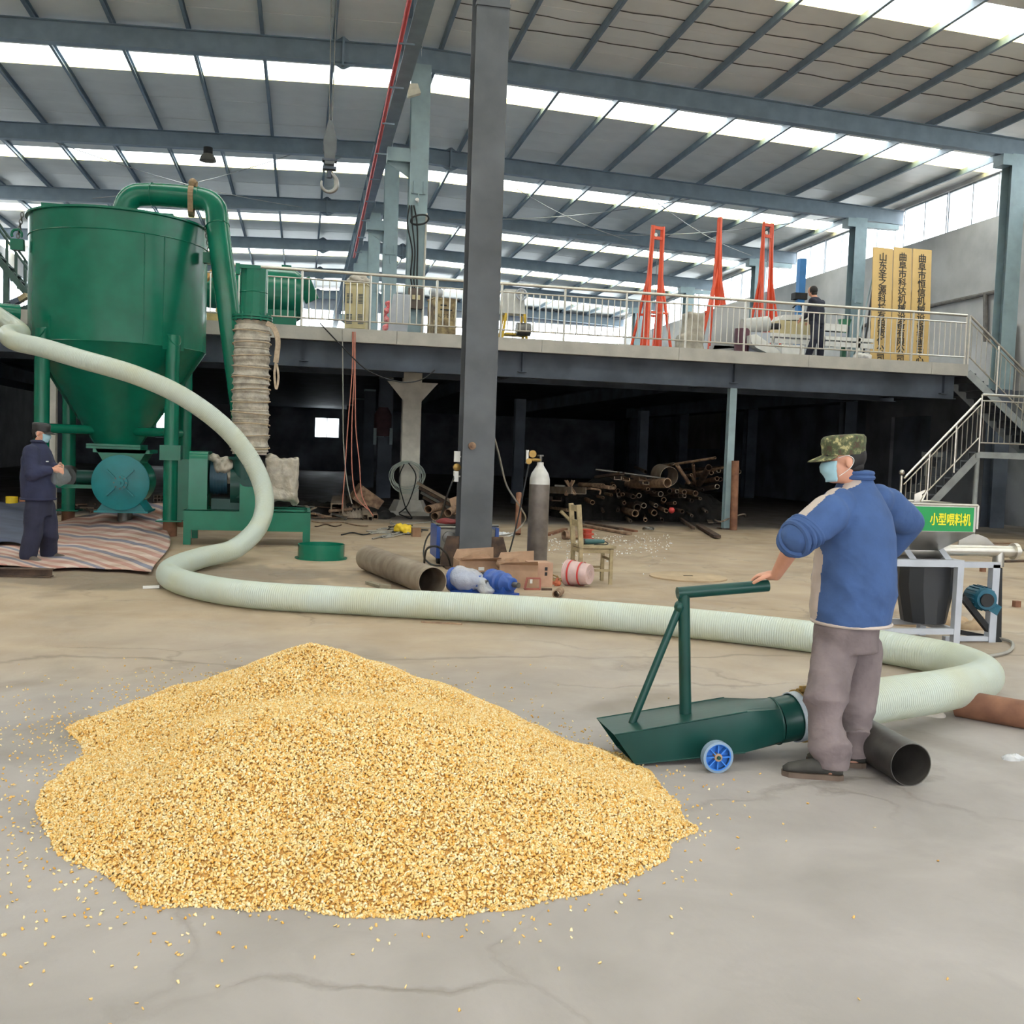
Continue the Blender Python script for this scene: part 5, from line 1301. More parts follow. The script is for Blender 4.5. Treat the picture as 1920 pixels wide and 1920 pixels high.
# ================================================================== SCREW FEEDER at the right
YFf = 7.97; YFb = 8.47
def fx_(x, y, Y=YFf): return PY(x, y, Y)
fd = thing('screw_feeder', 'stainless screw feeder with green sign on a silver-grey frame', 'feeder', (5.4, 8.2, 0))
X1 = fx_(1796, 1100).x; X0 = X1-0.72; ZT = fx_(1796, 1050).z
for x in (X0, X1):
    for y in (YFf, YFb): MB().b2((x-0.03, y-0.03, 0), (x+0.03, y+0.03, ZT-0.06)).build('leg', GREYP, fd, smooth=0)
for (a, b) in (((X0-0.03, YFf-0.03, ZT-0.06), (X1+0.03, YFf+0.03, ZT)), ((X0-0.03, YFb-0.03, ZT-0.06), (X1+0.03, YFb+0.03, ZT)), ((X0-0.03, YFf+0.03, ZT-0.06), (X0+0.03, YFb-0.03, ZT)), ((X1-0.03, YFf+0.03, ZT-0.06), (X1+0.03, YFb-0.03, ZT))):
    MB().b2(a, b).build('top_rail', GREYP, fd, smooth=0)
for (a, b) in (((X0, YFf-0.025, 0.1), (X1, YFf+0.025, 0.15)), ((X0, YFb-0.025, 0.1), (X1, YFb+0.025, 0.15)), ((X1-0.025, YFf, 0.1), (X1+0.025, YFb, 0.15)), ((X0-0.025, YFf, 0.1), (X0+0.025, YFb, 0.15))):
    MB().b2(a, b).build('lower_rail', GREYP, fd, smooth=0)
# outrigger stand under the delivery tube
XE = fx_(1882, 1130).x
MB().b2((XE-0.035, YFf+0.12, 0), (XE+0.035, YFf+0.19, ZT-0.05)).build('stand_leg', GREYP, fd, smooth=0)
MB().b2((X1, YFf+0.12, ZT-0.08), (XE+0.035, YFf+0.19, ZT-0.03)).build('stand_rail', GREYP, fd, smooth=0)
MB().b2((X1, YFf+0.13, 0.01), (XE, YFf+0.18, 0.05)).build('stand_foot_rail', GREYP, fd, smooth=0)
# hopper
zs0, zs1 = fx_(1810, 997).z, fx_(1810, 947).z
hx1 = fx_(1823, 970).x; hx0 = hx1-0.84; hy0, hy1 = YFf-0.06, YFb+0.12
b = MB(); b.b2((hx0, hy0, zs0), (hx1, hy0+0.006, zs1)); b.b2((hx0, hy1-0.006, zs0), (hx1, hy1, zs1)); b.b2((hx0, hy0, zs0), (hx0+0.006, hy1, zs1)); b.b2((hx1-0.006, hy0, zs0), (hx1, hy1, zs1)); b.build('hopper_box', STAIN_D, fd, smooth=0)
MB().tube([(hx0, hy0, zs1), (hx1, hy0, zs1), (hx1, hy1, zs1), (hx0, hy1, zs1)], 0.012, 6, closed=True).build('hopper_rim', STAIN, fd)
zb_ = fx_(1780, 1035).z; cx0, cx1 = hx0+0.17, fx_(1778, 1030).x; cy0, cy1 = YFf+0.14, YFb-0.14
vs = [(hx0, hy0, zs0), (hx1, hy0, zs0), (hx1, hy1, zs0), (hx0, hy1, zs0), (cx0, cy0, zb_), (cx1, cy0, zb_), (cx1, cy1, zb_), (cx0, cy1, zb_)]
MB().add(vs, [(0, 1, 5, 4), (1, 2, 6, 5), (2, 3, 7, 6), (3, 0, 4, 7)]).build('hopper_cone', STAIN_D, fd, smooth=0)
b = MB(); b.b2((hx1, hy0, zs0+0.03), (hx1+0.02, hy0+0.05, zs1)); b.build('corner_post', STAIN, fd, smooth=0)
# green sign with yellow characters
sgx0, sgx1 = hx0+0.03, fx_(1816, 970).x; sgz0, sgz1 = fx_(1770, 995).z, fx_(1770, 950).z
MB().b2((sgx0, hy0-0.012, sgz0), (sgx1, hy0-0.001, sgz1)).build('sign_board', mat('sign_green', srgb(18,142,74), 0.5, 0, 0.03, 3), fd, smooth=0, label='green sign board')
tm = text_mesh('小型喂料机', 0.112, 'sign_text', 0.002, 'RIGHT', 0.0018)
to = link('sign_text', tm, mat('sign_yellow', srgb(238,226,40), 0.5, 0, 0.02, 3), fd, 'yellow lettering on the green sign')
to.scale = (0.7, 1, 1); to.rotation_euler = (math.pi/2, 0, 0); to.location = Vector((sgx1-0.03, hy0-0.015, (sgz0+sgz1)/2-0.01))-Vector(fd['_w'])
# screw trough and delivery tube
tz = fx_(1850, 1033, YFf+0.25).z; ty = YFf+0.25
MB().cyl((X0-0.1, ty, tz), (X1+0.03, ty, tz), 0.075, 24).build('screw_trough', STAIN_D, fd)
xe_ = fx_(1902, 1033, ty).x
MB().cyl((X1, ty, tz), (xe_, ty, tz), 0.05, 24).build('delivery_tube', STAIN, fd)
MB().lathe((xe_, ty, tz), [(0.075, -0.02), (0.075, 0.02), (0.03, 0.02), (0.03, 0.06)], (1, 0, 0), 24).build('end_flange', STAIN, fd)
MB().cyl((xe_-0.16, ty, tz), (xe_-0.16, ty, tz-0.14), 0.05, 20).build('outlet_spout', STAIN_D, fd)
for x in (fx_(1717, 1040).x, fx_(1784, 1040).x): MB().prism([(x-0.03, ty-0.08, tz+0.03), (x+0.03, ty-0.08, tz+0.03), (x+0.045, ty-0.2, ZT), (x-0.02, ty-0.2, ZT)], (0, 0.012, 0)).build('trough_bracket', GREYP, fd, smooth=0)
# sheet guard behind the tube, crank on top
g_ = [fx_(1797, 1022, YFb), fx_(1865, 1022, YFb), fx_(1850, 1008, YFb), fx_(1835, 1002, YFb), fx_(1800, 1002, YFb)]
MB().prism(g_, (0, 0.01, 0)).build('guard_sheet', STAIN_D, fd, smooth=0)
c_ = [fx_(1752, 945), fx_(1769, 945), fx_(1767, 930), fx_(1777, 923), fx_(1774, 921), fx_(1753, 930)]
MB().prism([p_+Vector((0, 0.3, 0)) for p_ in c_], (0, 0.008, 0)).build('gate_plate', STAIN, fd, smooth=0)
MB().cyl(fx_(1776, 922)+Vector((0, 0.29, 0)), fx_(1765, 944)+Vector((0, 0.29, 0)), 0.008, 8).build('gate_rod', STAIN, fd)
# motor on its slanted black arm
m0 = fx_(1836, 1120, YFf+0.2)
b = MB(); b.lathe(m0, [(0.09, -0.14), (0.10, -0.12), (0.10, 0.1), (0.085, 0.13)], (0.15, 1, 0), 28)
for k in range(18):
    a = k*math.pi/9; u_, v_ = Vector((1, -0.15, 0)).normalized(), Vector((0, 0, 1))
    q = m0+u_*math.cos(a)*0.104+v_*math.sin(a)*0.104; b.bar(q-Vector((0.015, 0.1, 0)), q+Vector((0.012, 0.08, 0)), 0.006, 0.012, (q-m0).normalized())
b.build('motor', mat('motor_teal', srgb(20,88,110), 0.45, 0, 0.12, 8), fd)
b = MB(); b.box(m0+Vector((0.11, -0.02, -0.09)), (0.1, 0.12, 0.09), Matrix.Rotation(0.5, 3, 'Y')); b.build('motor_terminal_box', mat('motor_teal', (0,0,0)), fd, smooth=0)
MB().lathe(m0+Vector((-0.03, -0.16, -0.005)), [(0.06, 0), (0.06, 0.02)], (0.15, 1, 0), 20).build('pulley', BLACK, fd)
MB().bar(fx_(1803, 1118, YFf+0.16), fx_(1872, 1205, YFf+0.16), 0.05, 0.05).build('motor_arm', BLACK, fd, smooth=0)
MB().bar(fx_(1800, 1185, YFf+0.3), fx_(1868, 1198, YFf+0.3), 0.05, 0.04).build('motor_arm_brace', BLACK, fd, smooth=0)
MB().bar(fx_(1873, 1065, YFf+0.22), fx_(1871, 1205, YFf+0.22), 0.03, 0.05).build('black_post', BLACK, fd, smooth=0)
# black tub standing inside the frame
mb = MB(); xa_, xb2 = fx_(1680, 1100, YFf+0.3).x, fx_(1778, 1100, YFf+0.3).x; zt2, zb2 = ZT-0.08, 0.17
sec = []
for t in np.linspace(0, 1, 7):
    z = zb2+(zt2-zb2)*t; w_ = (xb2-xa_)/2*(0.72+0.28*min(1, t*1.6)); sec.append((Vector(((xa_+xb2)/2, YFf+0.26, z)), Vector((w_, 0, 0)), Vector((0, 0.2, 0))))
mb.loft(sec, 12); single('black_tub', mb, mat('black_plastic', srgb(34,36,40), 0.5, 0, 0.1, 6), 'black plastic tub standing inside the feeder frame', 'tub', smooth=25)
# dusty sacking and odds on the floor at the right
for k, (x, y, r_) in enumerate(((1830, 1185, 0.28), (1890, 1195, 0.22), (1760, 1188, 0.2))):
    q = G(x, y)+Vector((0, 0.5, 0)); mb = MB(); mb.ball(q+Vector((0, 0, 0.0)), (r_, r_*0.7, 0.07)); mb.ball(q+Vector((r_*0.5, 0.1, 0.0)), (r_*0.6, r_*0.5, 0.09))
    wrapped('dusty_sack', mb, (q.x, q.y, 0), 60+k, 0.05, mat('dusty_sacking', srgb(164,140,112), 0.9, 0, 0.2, 6), None, ['dusty sack under the feeder motor arm', 'dusty sack right of the feeder stand', 'dusty sack behind the feeder front leg'][k], 'sack', 0.03, 2, 9)
for k, (x, y) in enumerate(((1842, 1064), (1905, 1130))):
    q = G(x, y+8); b = MB(); b.b2(q+Vector((-0.03, -0.03, 0)), q+Vector((0.04, 0.03, 0.07))); single('brick_piece', b, RUST_R, ['broken brick on the floor behind the delivery tube', 'broken brick at the right edge by the feeder stand'][k], 'brick', smooth=0)
for k in range(7):
    x, y = 1850+rng.uniform(0, 80), 985+rng.uniform(0, 60); q = G(x, y+20); an = rng.uniform(-0.3, 0.4); d = Vector((math.cos(an), math.sin(an), 0))*rng.uniform(0.4, 0.9)
    b = MB(); q.z = 0.016; b.bar(q-d/2, q+d/2, 0.14, 0.03); single('board_offcut', b, [mat('grey_wood', (0,0,0)), RUST_D, CARD_D][k % 3], 'board offcut in the heap behind the feeder tube', 'board', 'board heap at right', smooth=0)
cable('floor_cable', [G(1845, 1232, 0.02), G(1890, 1222, 0.02), G(1898, 1205, 0.02), G(1870, 1196, 0.02)], 0.014, GREYC, 'grey-brown cable lying round the feeder stand foot')
q = G(1760, 1345); mb = MB(); mb.ball(q+Vector((0, 0.05, 0.0)), (0.1, 0.07, 0.035)); wrapped('white_rag', mb, (q.x, q.y, 0), 71, 0.03, mat('pale_rag', srgb(190,182,172), 0.9, 0, 0.1, 9), None, 'pale rag on the floor under the hose bend', 'rag', 0.015, 2, 20)
q = G(1900, 1424); mb = MB(); mb.ball(q+Vector((0, 0, 0.0)), (0.07, 0.04, 0.025)); wrapped('plastic_scrap', mb, (q.x, q.y, 0), 72, 0.02, BAG, None, 'scrap of clear plastic on the floor at the right edge', 'plastic', 0.012, 1, 30)
# ================================================================== THINGS ON THE PLATFORM (deck at z 3.86)
DZ = 3.865
def dp(x, Y): p = PY(x, 620, Y); return Vector((p.x, Y, DZ))
# green drum fan
Yd = 22.7; cz = PY(480, 552, Yd).z; x0 = PY(385, 552, Yd).x; x1 = PY(566, 555, Yd).x; R_ = 0.56
fan = thing('drum_fan', 'big green drum fan lying behind the rail next to the tank duct', 'fan', ((x0+x1)/2, Yd, DZ))
MB().lathe((x0+0.4, Yd, cz), [(0.34, -0.35), (0.36, -0.05), (R_-0.06, 0.35), (R_, 0.6), (R_, x1-x0-0.55), (R_-0.1, x1-x0-0.4), (0.3, x1-x0-0.36)], (1, 0, 0), 40).build('drum', GREEN, fan)
MB().lathe((x0, Yd, cz), [(0.27, 0.1), (0.33, 0.1), (0.33, 0.0), (0.25, 0.0), (0.25, 0.2), (0.02, 0.2)], (1, 0, 0), 36, False, True).build('inlet_ring', GREEN, fan)
MB().b2((x0+0.8, Yd-0.5, DZ), (x1-0.1, Yd+0.5, cz-0.35)).build('base', GREEN, fan, smooth=0)
MB().b2((x0+1.55, Yd-0.1, cz+R_-0.02), (x0+1.75, Yd+0.1, cz+R_+0.08)).build('lug', GREEN, fan, smooth=0)
MB().bar((x1+0.02, Yd-0.2, cz+0.35), (x1+0.22, Yd-0.25, cz-0.1), 0.06, 0.3).build('lever', GREEN, fan, smooth=0)
single('timber_baulk', MB().bar(dp(376, 22.3)+Vector((0, 0, 0.9)), dp(420, 22.1)+Vector((0, 0, 1.4)), 0.12, 0.08), mat('yellow_timber', srgb(196,150,90), 0.8, 0, 0.15, 9), 'yellow timber leaning behind the rail beside the tank', 'timber', smooth=0)
b = MB(); q = dp(395, 21.5); b.box(q+Vector((0, 0, 0.12)), (0.5, 0.3, 0.24)); b.box(q+Vector((0.2, 0.05, 0.3)), (0.2, 0.2, 0.14), Matrix.Rotation(0.4, 3, 'Y')); single('yellow_casting', b, mat('dusty_yellow', srgb(196,178,120), 0.8, 0, 0.2, 7), 'dusty yellow casting on the platform edge below the fan inlet', 'casting', smooth=0)
# cabinets
def cabinet(x0, x1, yt, Y, d, m, label, rz=0.0, marks=0):
    a = PY(x0, yt, Y); b = PY(x1, yt, Y); w = b.x-a.x; h = a.z-DZ
    c = thing('control_cabinet', label, 'cabinet', ((a.x+b.x)/2, Y+d/2, DZ), rotz=rz)
    MB().b2((-w/2, -d/2, 0.06), (w/2, d/2, h)).build('body', m, c, world=False, smooth=0)
    MB().b2((-w/2+0.02, -d/2-0.012, 0.1), (w/2-0.02, -d/2-0.001, h-0.05)).build('door', m, c, world=False, smooth=0)
    MB().b2((-w/2+0.01, -d/2+0.01, 0), (w/2-0.01, d/2-0.01, 0.06)).build('plinth', UNDER, c, world=False, smooth=0)
    MB().b2((-w/2-0.015, -d/2-0.02, h), (w/2+0.015, d/2+0.02, h+0.03)).build('top', m, c, world=False, smooth=0)
    return c, w, h, d
c, w, h, d = cabinet(652, 692, 532, 21.6, 0.4, CREAM, 'cream control cabinet with vents behind the rail, a rag on top', -0.25)
for vx in (-0.12, 0.12):
    for vz in (0.28, 0.7):
        for k in range(7): MB().b2((vx-0.06, -d/2-0.018, h*vz-0.09+k*0.03), (vx+0.06, -d/2-0.012, h*vz-0.075+k*0.03)).build('vent_slot', UNDER, c, world=False, smooth=0)
q = PY(672, 524, 21.8); q.z += -0.01; mb = MB(); mb.ball(q, (0.22, 0.18, 0.10)); mb.ball(q+Vector((0.12, 0, -0.02)), (0.12, 0.12, 0.08))
wrapped('dusty_rag', mb, tuple(q), 81, 0.05, mat('pale_rag', (0,0,0)), None, 'pale rag heaped on the cream cabinet', 'rag', 0.025, 2, 14)
c, w, h, d = cabinet(810, 854, 560, 21.75, 0.45, mat('grimy_cream', srgb(176,156,112), 0.7, 0, 0.3, 6, col2=srgb(96,78,58)), 'rust-stained cabinet behind the rail left of the big column', 0.2)
for zz in (0.83, 0.72): MB().b2((-0.12, -d/2-0.02, h*zz), (0.02+0.12*(zz < 0.8), -d/2-0.012, h*zz+0.03)).build('vent_slot', BLACK, c, world=False, smooth=0)
tm = text_mesh('LJ-S 2F-1', 0.10, 'stencil', 0.001); to = link('stencil_text', tm, BLACK, c); to.rotation_euler = (math.pi/2, 0, 0); to.location = (0.02, -d/2-0.016, h*0.58)
q = PY(832, 550, 21.9); b = MB(); b.ball(q+Vector((-0.15, 0.1, 0.02)), (0.16, 0.16, 0.12), 12, 8); single('dome_cover', b, GREYP, 'grey dome cover on the rust-stained cabinet', 'cover')
# white mill with yellow legs
q = dp(962, 22.0)
ml = thing('white_mill', 'white machine with a pulley on yellow legs behind the rail', 'machine', tuple(q))
zt3 = PY(962, 545, 22).z; zm3 = PY(962, 590, 22).z
vs = [(-0.24, -0.2, zt3-DZ), (0.16, -0.2, zt3-DZ), (0.22, -0.2, zm3-DZ), (-0.3, -0.2, zm3-DZ)]
MB().prism([q+Vector(v_) for v_ in vs], (0, 0.4, 0)).build('body', mat('grey_white', srgb(190,190,186), 0.5, 0, 0.1, 5), ml, smooth=0)
pc = PY(978, 552, 21.75)
pu = MB(); pu.tube([pc+Vector((0.11*math.cos(a), 0, 0.11*math.sin(a))) for a in np.linspace(0, 2*math.pi, 25)[:-1]], 0.02, 6, closed=True)
for k in range(4): pu.bar(pc, pc+Vector((0.11*math.cos(k*1.571+0.4), 0, 0.11*math.sin(k*1.571+0.4))), 0.02, 0.02, (0, 1, 0))
pu.cyl(pc-Vector((0, 0.02, 0)), pc+Vector((0, 0.2, 0)), 0.025, 10); pu.build('pulley', GREYP, ml)
for sx in (-1, 1):
    for y in (21.82, 22.18): MB().bar(q+Vector((sx*0.2, y-22, zm3-DZ)), q+Vector((sx*0.28, y-22, 0)), 0.06, 0.05).build('leg', mat('machine_yellow', srgb(216,178,60), 0.6, 0, 0.15, 6), ml, smooth=0)
MB().cyl(q+Vector((0.02, -0.25, 0.3)), q+Vector((0.32, -0.25, 0.3)), 0.14, 20).build('motor', IRON, ml)
MB().b2(q+Vector((-0.2, -0.2, 0.18)), q+Vector((0.3, 0.2, 0.22))).build('shelf', mat('machine_yellow', (0,0,0)), ml, smooth=0)
# red twisted cloth beside the blue column
a_, b_ = PY(726, 565, 22.6), PY(722, 612, 22.6); b = MB(); P = [a_.lerp(Vector((b_.x, 22.6, DZ)), t)+Vector((0.03*math.sin(t*14), 0.02*math.cos(t*11), 0)) for t in np.linspace(0, 1, 24)]
b.tube(P, [0.05+0.02*math.sin(k*1.3) for k in range(24)], 10); single('red_banner', b, mat('red_cloth', srgb(206,56,66), 0.8, 0, 0.2, 14, col2=srgb(230,170,170)), 'twisted red banner hanging behind the rail by the pale column', 'banner')
# electrical gear on the column above the platform
q = PY(779, 560, 23.6); eb = thing('switch_cabinet', 'brown switch cabinet strapped to the pale column above the platform', 'switch cabinet', (q.x, q.y-0.1, q.z-0.3)); MB().box(q, (0.34, 0.14, 0.46)).build('case', mat('brown_enamel', srgb(96,84,76), 0.6, 0.1, 0.15, 5), eb, smooth=0)
for dx_ in (-0.05, 0.06): MB().box(q+Vector((dx_, -0.08, 0.02)), (0.07, 0.03, 0.1)).build('switch', CREAM, eb, smooth=0)
for k, dx_ in enumerate((-0.08, -0.03, 0.03)): single('power_cable', MB().tube(spline([PY(768+k*4, 385, 23.62), PY(764+k*9, 420, 23.58), PY(773+k*5, 470, 23.6), PY(770+k*6, 515, 23.6), q+Vector((dx_, -0.02, 0.24))], 6), 0.018, 6), BLACK, 'black power cable running down the pale column to the switch cabinet', 'cable', 'power cables on the pale column')
lp = PY(787, 412, 23.55); single('cable_loop', MB().tube([lp+Vector((0.2*math.cos(a), -0.02*math.sin(3*a), 0.11*math.sin(a)+0.04*math.cos(a))) for a in np.linspace(0, 2*math.pi, 25)[:-1]], 0.02, 6, closed=True), BLACK, 'loose black cable loop high on the pale column', 'cable')
single('conduit_pipe', MB().cyl(Vector((PY(794, 500, 23.6).x, 23.62, DZ)), PY(800, 400, 23.6), 0.025, 8), STEEL_W, 'white conduit pipe on the right of the pale column', 'conduit')
b = MB(); q = dp(745, 22.6); b.prism([q+Vector((-0.25, 0, 0)), q+Vector((0.2, 0, 0)), q+Vector((0.28, 0, 1.0)), q+Vector((-0.1, 0, 1.0))], (0, 0.05, 0)); single('standing_sheet', b, GREYP, 'grey sheet panel standing beside the pale column on the platform', 'panel', smooth=0)

# ---- orange A-frame hoists
def aframe(xt0, xt1, yt, xb0, xb1, Y, yaw, label):
    top = PY((xt0+xt1)/2, yt, Y); bot = PY((xb0+xb1)/2, 640, Y); H_ = top.z-DZ
    t = thing('lifting_frame', label, 'lifting frame', (bot.x, Y, DZ), 'orange lifting frames' if False else None, rotz=yaw)
    w = 0.19; wb = 0.33; lean = top.x-bot.x
    ca, sa = math.cos(yaw), math.sin(yaw)
    lx, ly = lean*ca, -lean*sa
    T = lambda x, y, z: Vector((x+lx*z/H_, y+ly*z/H_, z))
    for sx in (-1, 1):
        MB().bar(T(sx*w, 0, 0.05), T(sx*w*0.72, 0, H_), 0.06, 0.09).build('mast', ORANGE, t, world=False, smooth=0)
        for sy in (-1, 1):
            MB().bar(T(sx*w*0.85, 0, H_*0.66), T(sx*wb, sy*0.42, 0.05), 0.05, 0.05).build('splayed_leg', ORANGE, t, world=False, smooth=0)
            MB().bar(T(sx*w*0.75, sy*0.02, H_*0.97), T(sx*w*0.98, sy*0.16, 0.06), 0.035, 0.035).build('stay', ORANGE, t, world=False, smooth=0)
    for z in (H_*0.985, H_*0.91): MB().bar(T(-w*0.8, 0, z), T(w*0.8, 0, z), 0.07, 0.07).build('head_bar', ORANGE, t, world=False, smooth=0)
    for z in (H_*0.34,): 
        for sy in (-1, 1): MB().bar(T(-wb*0.8, sy*0.27, z), T(wb*0.8, sy*0.27, z), 0.04, 0.05).build('cross_bar', ORANGE, t, world=False, smooth=0)
    for sy in (-1, 1): MB().bar(Vector((-wb-0.1, sy*0.42, 0.03)), Vector((wb+0.1, sy*0.42, 0.03)), 0.06, 0.06).build('base_bar', ORANGE, t, world=False, smooth=0)
    for sx in (-1, 1): MB().bar(Vector((sx*wb, -0.42, 0.03)), Vector((sx*wb, 0.42, 0.03)), 0.06, 0.06).build('base_bar', ORANGE, t, world=False, smooth=0)
    MB().lathe(T(-w*0.4, -0.05, H_*0.93), [(0.045, 0), (0.045, 0.08)], (0, 1, 0), 12).build('sheave', WHITE, t, world=False)
    MB().cyl(T(0.03, 0, H_*0.93), T(0.03, 0, 0.5), 0.008, 5).build('lift_wire', IRON, t, world=False)
aframe(1226, 1242, 424, 1204, 1236, 23.6, 0.25, 'orange lifting frame nearest the big column')
aframe(1347, 1352, 410, 1318, 1366, 23.4, 1.25, 'orange lifting frame seen edge-on, middle of the three')
aframe(1430, 1450, 418, 1412, 1452, 25.0, 0.3, 'orange lifting frame nearest the gold name boards')
# sack-wrapped machine between the first two frames
q = dp(1302, 21.8); mb = MB(); mb.box(q+Vector((0, 0.1, 0.45)), (0.42, 0.4, 0.88)); mb.box(q+Vector((-0.08, 0.1, 0.2)), (0.5, 0.45, 0.4)); wrapped('covered_machine', mb, tuple(q), 91, 0.03, mat('grey_sacking', srgb(168,160,146), 0.9, 0, 0.2, 6), None, 'machine wrapped in grey sacking between two orange frames', 'covered machine', 0.04, 2, 8)
single('grey_sheet', MB().prism([dp(1335, 22.6)+Vector((0, 0, 0.2)), dp(1402, 22.6)+Vector((0, 0, 0.3)), dp(1402, 22.6)+Vector((0, 0, 1.35)), dp(1335, 22.6)+Vector((0.05, 0, 1.2))], (0, 0.04, 0)).b2(dp(1340, 22.6), dp(1398, 22.6)+Vector((0, 0.3, 0.3))), PLASTER, 'grey sheet standing behind the edge-on orange frame', 'sheet', smooth=0)
b = MB(); b.lathe(dp(1392, 21.9)+Vector((0, 0, 0.0)), [(0.16, 0), (0.18, 0.5), (0.17, 0.62)], n=18); single('maroon_drum', b, mat('maroon_plastic', srgb(88,52,64), 0.5, 0, 0.15, 6), 'maroon drum behind the rail beside the white machine', 'drum')
# white hulling machine
wmh = thing('white_processing_machine', 'white processing machine with chute behind the rail before the gold boards', 'machine', tuple(dp(1520, 22.3)))
def wp(x, y, Y=22.3): return PY(x, y, Y)
WM = mat('machine_white', srgb(222,220,214), 0.5, 0, 0.08, 5)
MB().b2(wp(1440, 630), wp(1640, 630)+Vector((0, 0.5, -0.07))).build('table_top', WM, wmh, smooth=0)
MB().b2(wp(1440, 642), wp(1640, 642)+Vector((0, 0.05, -0.04))).build('table_rail', WM, wmh, smooth=0)
for x in (1450, 1545, 1612):
    for dy in (0, 0.45): 
        p_ = wp(x, 632); MB().b2((p_.x-0.03, p_.y+dy, DZ), (p_.x+0.03, p_.y+dy+0.05, p_.z)).build('leg', WM, wmh, smooth=0)
MB().b2(wp(1462, 600), wp(1545, 630)+Vector((0, 0.5, 0))).build('hopper_body', CREAM, wmh, smooth=0)
MB().prism([wp(1462, 600), wp(1545, 600), wp(1520, 590), wp(1470, 590)], (0, 0.5, 0)).build('hopper_cover', WM, wmh, smooth=0)
MB().b2(wp(1546, 606), wp(1588, 622)+Vector((0, 0.5, 0))).build('side_box', WM, wmh, smooth=0)
MB().b2(wp(1546, 622), wp(1588, 632)+Vector((0, 0.45, 0))).build('lower_box', GREYP, wmh, smooth=0)
chp = [wp(1408, 628, 21.5), wp(1418, 626, 21.5), wp(1458, 655, 21.5), wp(1464, 661, 21.5), wp(1461, 667, 21.5), wp(1452, 668, 21.5), wp(1418, 652, 21.5), wp(1409, 642, 21.5)]
MB().prism(chp, (0, 0.25, 0)).build('chute', WM, wmh, smooth=0)
b = MB(); b.cyl(wp(1393, 612, 21.9), wp(1440, 607, 21.9), 0.17, 20); b.build('drum', mat('grey_white', (0,0,0)), wmh)
MB().b2(wp(1396, 622, 21.9)+Vector((0, -0.1, 0)), Vector((wp(1440, 640, 21.9).x, 22.1, DZ))).build('drum_stand', GREYP, wmh, smooth=0)
b = MB(); b.cyl(wp(1445, 612, 21.8), wp(1462, 612, 21.8), 0.07, 14); b.build('motor', BLACK, wmh)
single('white_crate', MB().b2(dp(1468, 21.6), dp(1510, 21.6)+Vector((0, 0.3, 0.3))), WM, 'white crate on the platform under the white machine table', 'crate', smooth=0)
q = dp(1618, 21.8); mb = MB(); mb.ball(q+Vector((0, 0, 0.1)), (0.22, 0.2, 0.14)); wrapped('white_sack', mb, tuple(q), 95, 0.04, mat('white_sacking', srgb(206,202,196), 0.9, 0, 0.15, 8), None, 'crumpled white sack on the platform edge before the gold boards', 'sack', 0.025, 2, 14)
b = MB(); q = wp(1596, 600); b.lathe(q+Vector((0, 0.3, -0.1)), [(0.12, 0), (0.16, 0.14)], n=18); b.b2(Vector((q.x-0.05, q.y+0.25, DZ)), Vector((q.x+0.05, q.y+0.35, q.z-0.1))); single('green_basin', b, mat('dull_green', srgb(52,112,82), 0.5, 0, 0.1, 6), 'dull green basin on a stand right of the white machine', 'basin')
# blue post machine
q = dp(1497, 25.5); bm_ = thing('blue_mast', 'blue square mast standing by the far wall behind the platform', 'mast', tuple(q)); zt4 = PY(1497, 485, 25.5).z
MB().b2((q.x-0.09, q.y-0.09, DZ), (q.x+0.09, q.y+0.09, zt4)).build('post', mat('mast_blue', srgb(48,124,190), 0.5, 0, 0.08, 5), bm_, smooth=0)
MB().b2((q.x-0.3, q.y-0.3, DZ), (q.x+0.3, q.y+0.3, DZ+0.05)).build('foot', UNDER, bm_, smooth=0)
MB().b2((q.x-0.2, q.y-0.12, PY(1497, 562, 25.5).z), (q.x+0.15, q.y+0.12, PY(1497, 550, 25.5).z)).build('carriage', BLACK, bm_, smooth=0)
MB().tube(spline([(q.x-0.2, q.y, PY(1, 552, 25.5).z+0.9), (q.x-0.05, q.y-0.1, PY(1, 552, 25.5).z+1.0), (q.x+0.14, q.y-0.1, PY(1, 552, 25.5).z+0.7)], 6), 0.02, 6).build('cable', BLACK, bm_)
# gold name boards
GOLD = mat('brushed_gold', srgb(206,172,110), 0.45, 0.25, 0.06, 2)
Ysg = 22.9
names = ['山东圣之源科技有限责任公司', '曲阜市科达机械设备有限公司', '曲阜市恒信机械设备销售中心']
tl_ = [1641, 1680, 1716]; tr_ = [1679, 1715, 1752]; yt_ = [461, 461, 464]
for k in range(3):
    a = PY(tl_[k]+0.5, yt_[k], Ysg); b = PY(tr_[k]-0.5, yt_[k], Ysg)
    w_ = b.x-a.x; hgt = a.z-DZ
    t = thing('name_board', ['tall gold name board, left of the three', 'tall gold name board, middle of the three', 'tall gold name board, right of the three'][k]+' with dark characters', 'sign', ((a.x+b.x)/2-0.02, Ysg-0.1, DZ))
    t.rotation_euler = (math.radians(-4), math.radians(0.6), 0)
    MB().b2((-w_/2, 0, 0), (w_/2, 0.03, hgt)).build('board', GOLD, t, world=False, smooth=0)
    MB().bar((-w_/2+0.05, 0.04, hgt*0.7), (-w_/2+0.05, 0.5, 0.04), 0.04, 0.03).build('prop', UNDER, t, world=False, smooth=0)
    txt = names[k]; n_ = len(txt); st_ = (hgt-0.42)/(n_-1)*1.02
    for i, ch_ in enumerate(txt):
        tm = text_mesh(ch_, 0.222, 'character', 0.003, 'CENTER', 0.003)
        o_ = link('character', tm, mat('sign_black', srgb(46,42,36), 0.5, 0, 0.02, 3), t); o_.rotation_euler = (math.pi/2, 0, 0); o_.location = (0, -0.006, hgt-0.24-i*st_*0.955)
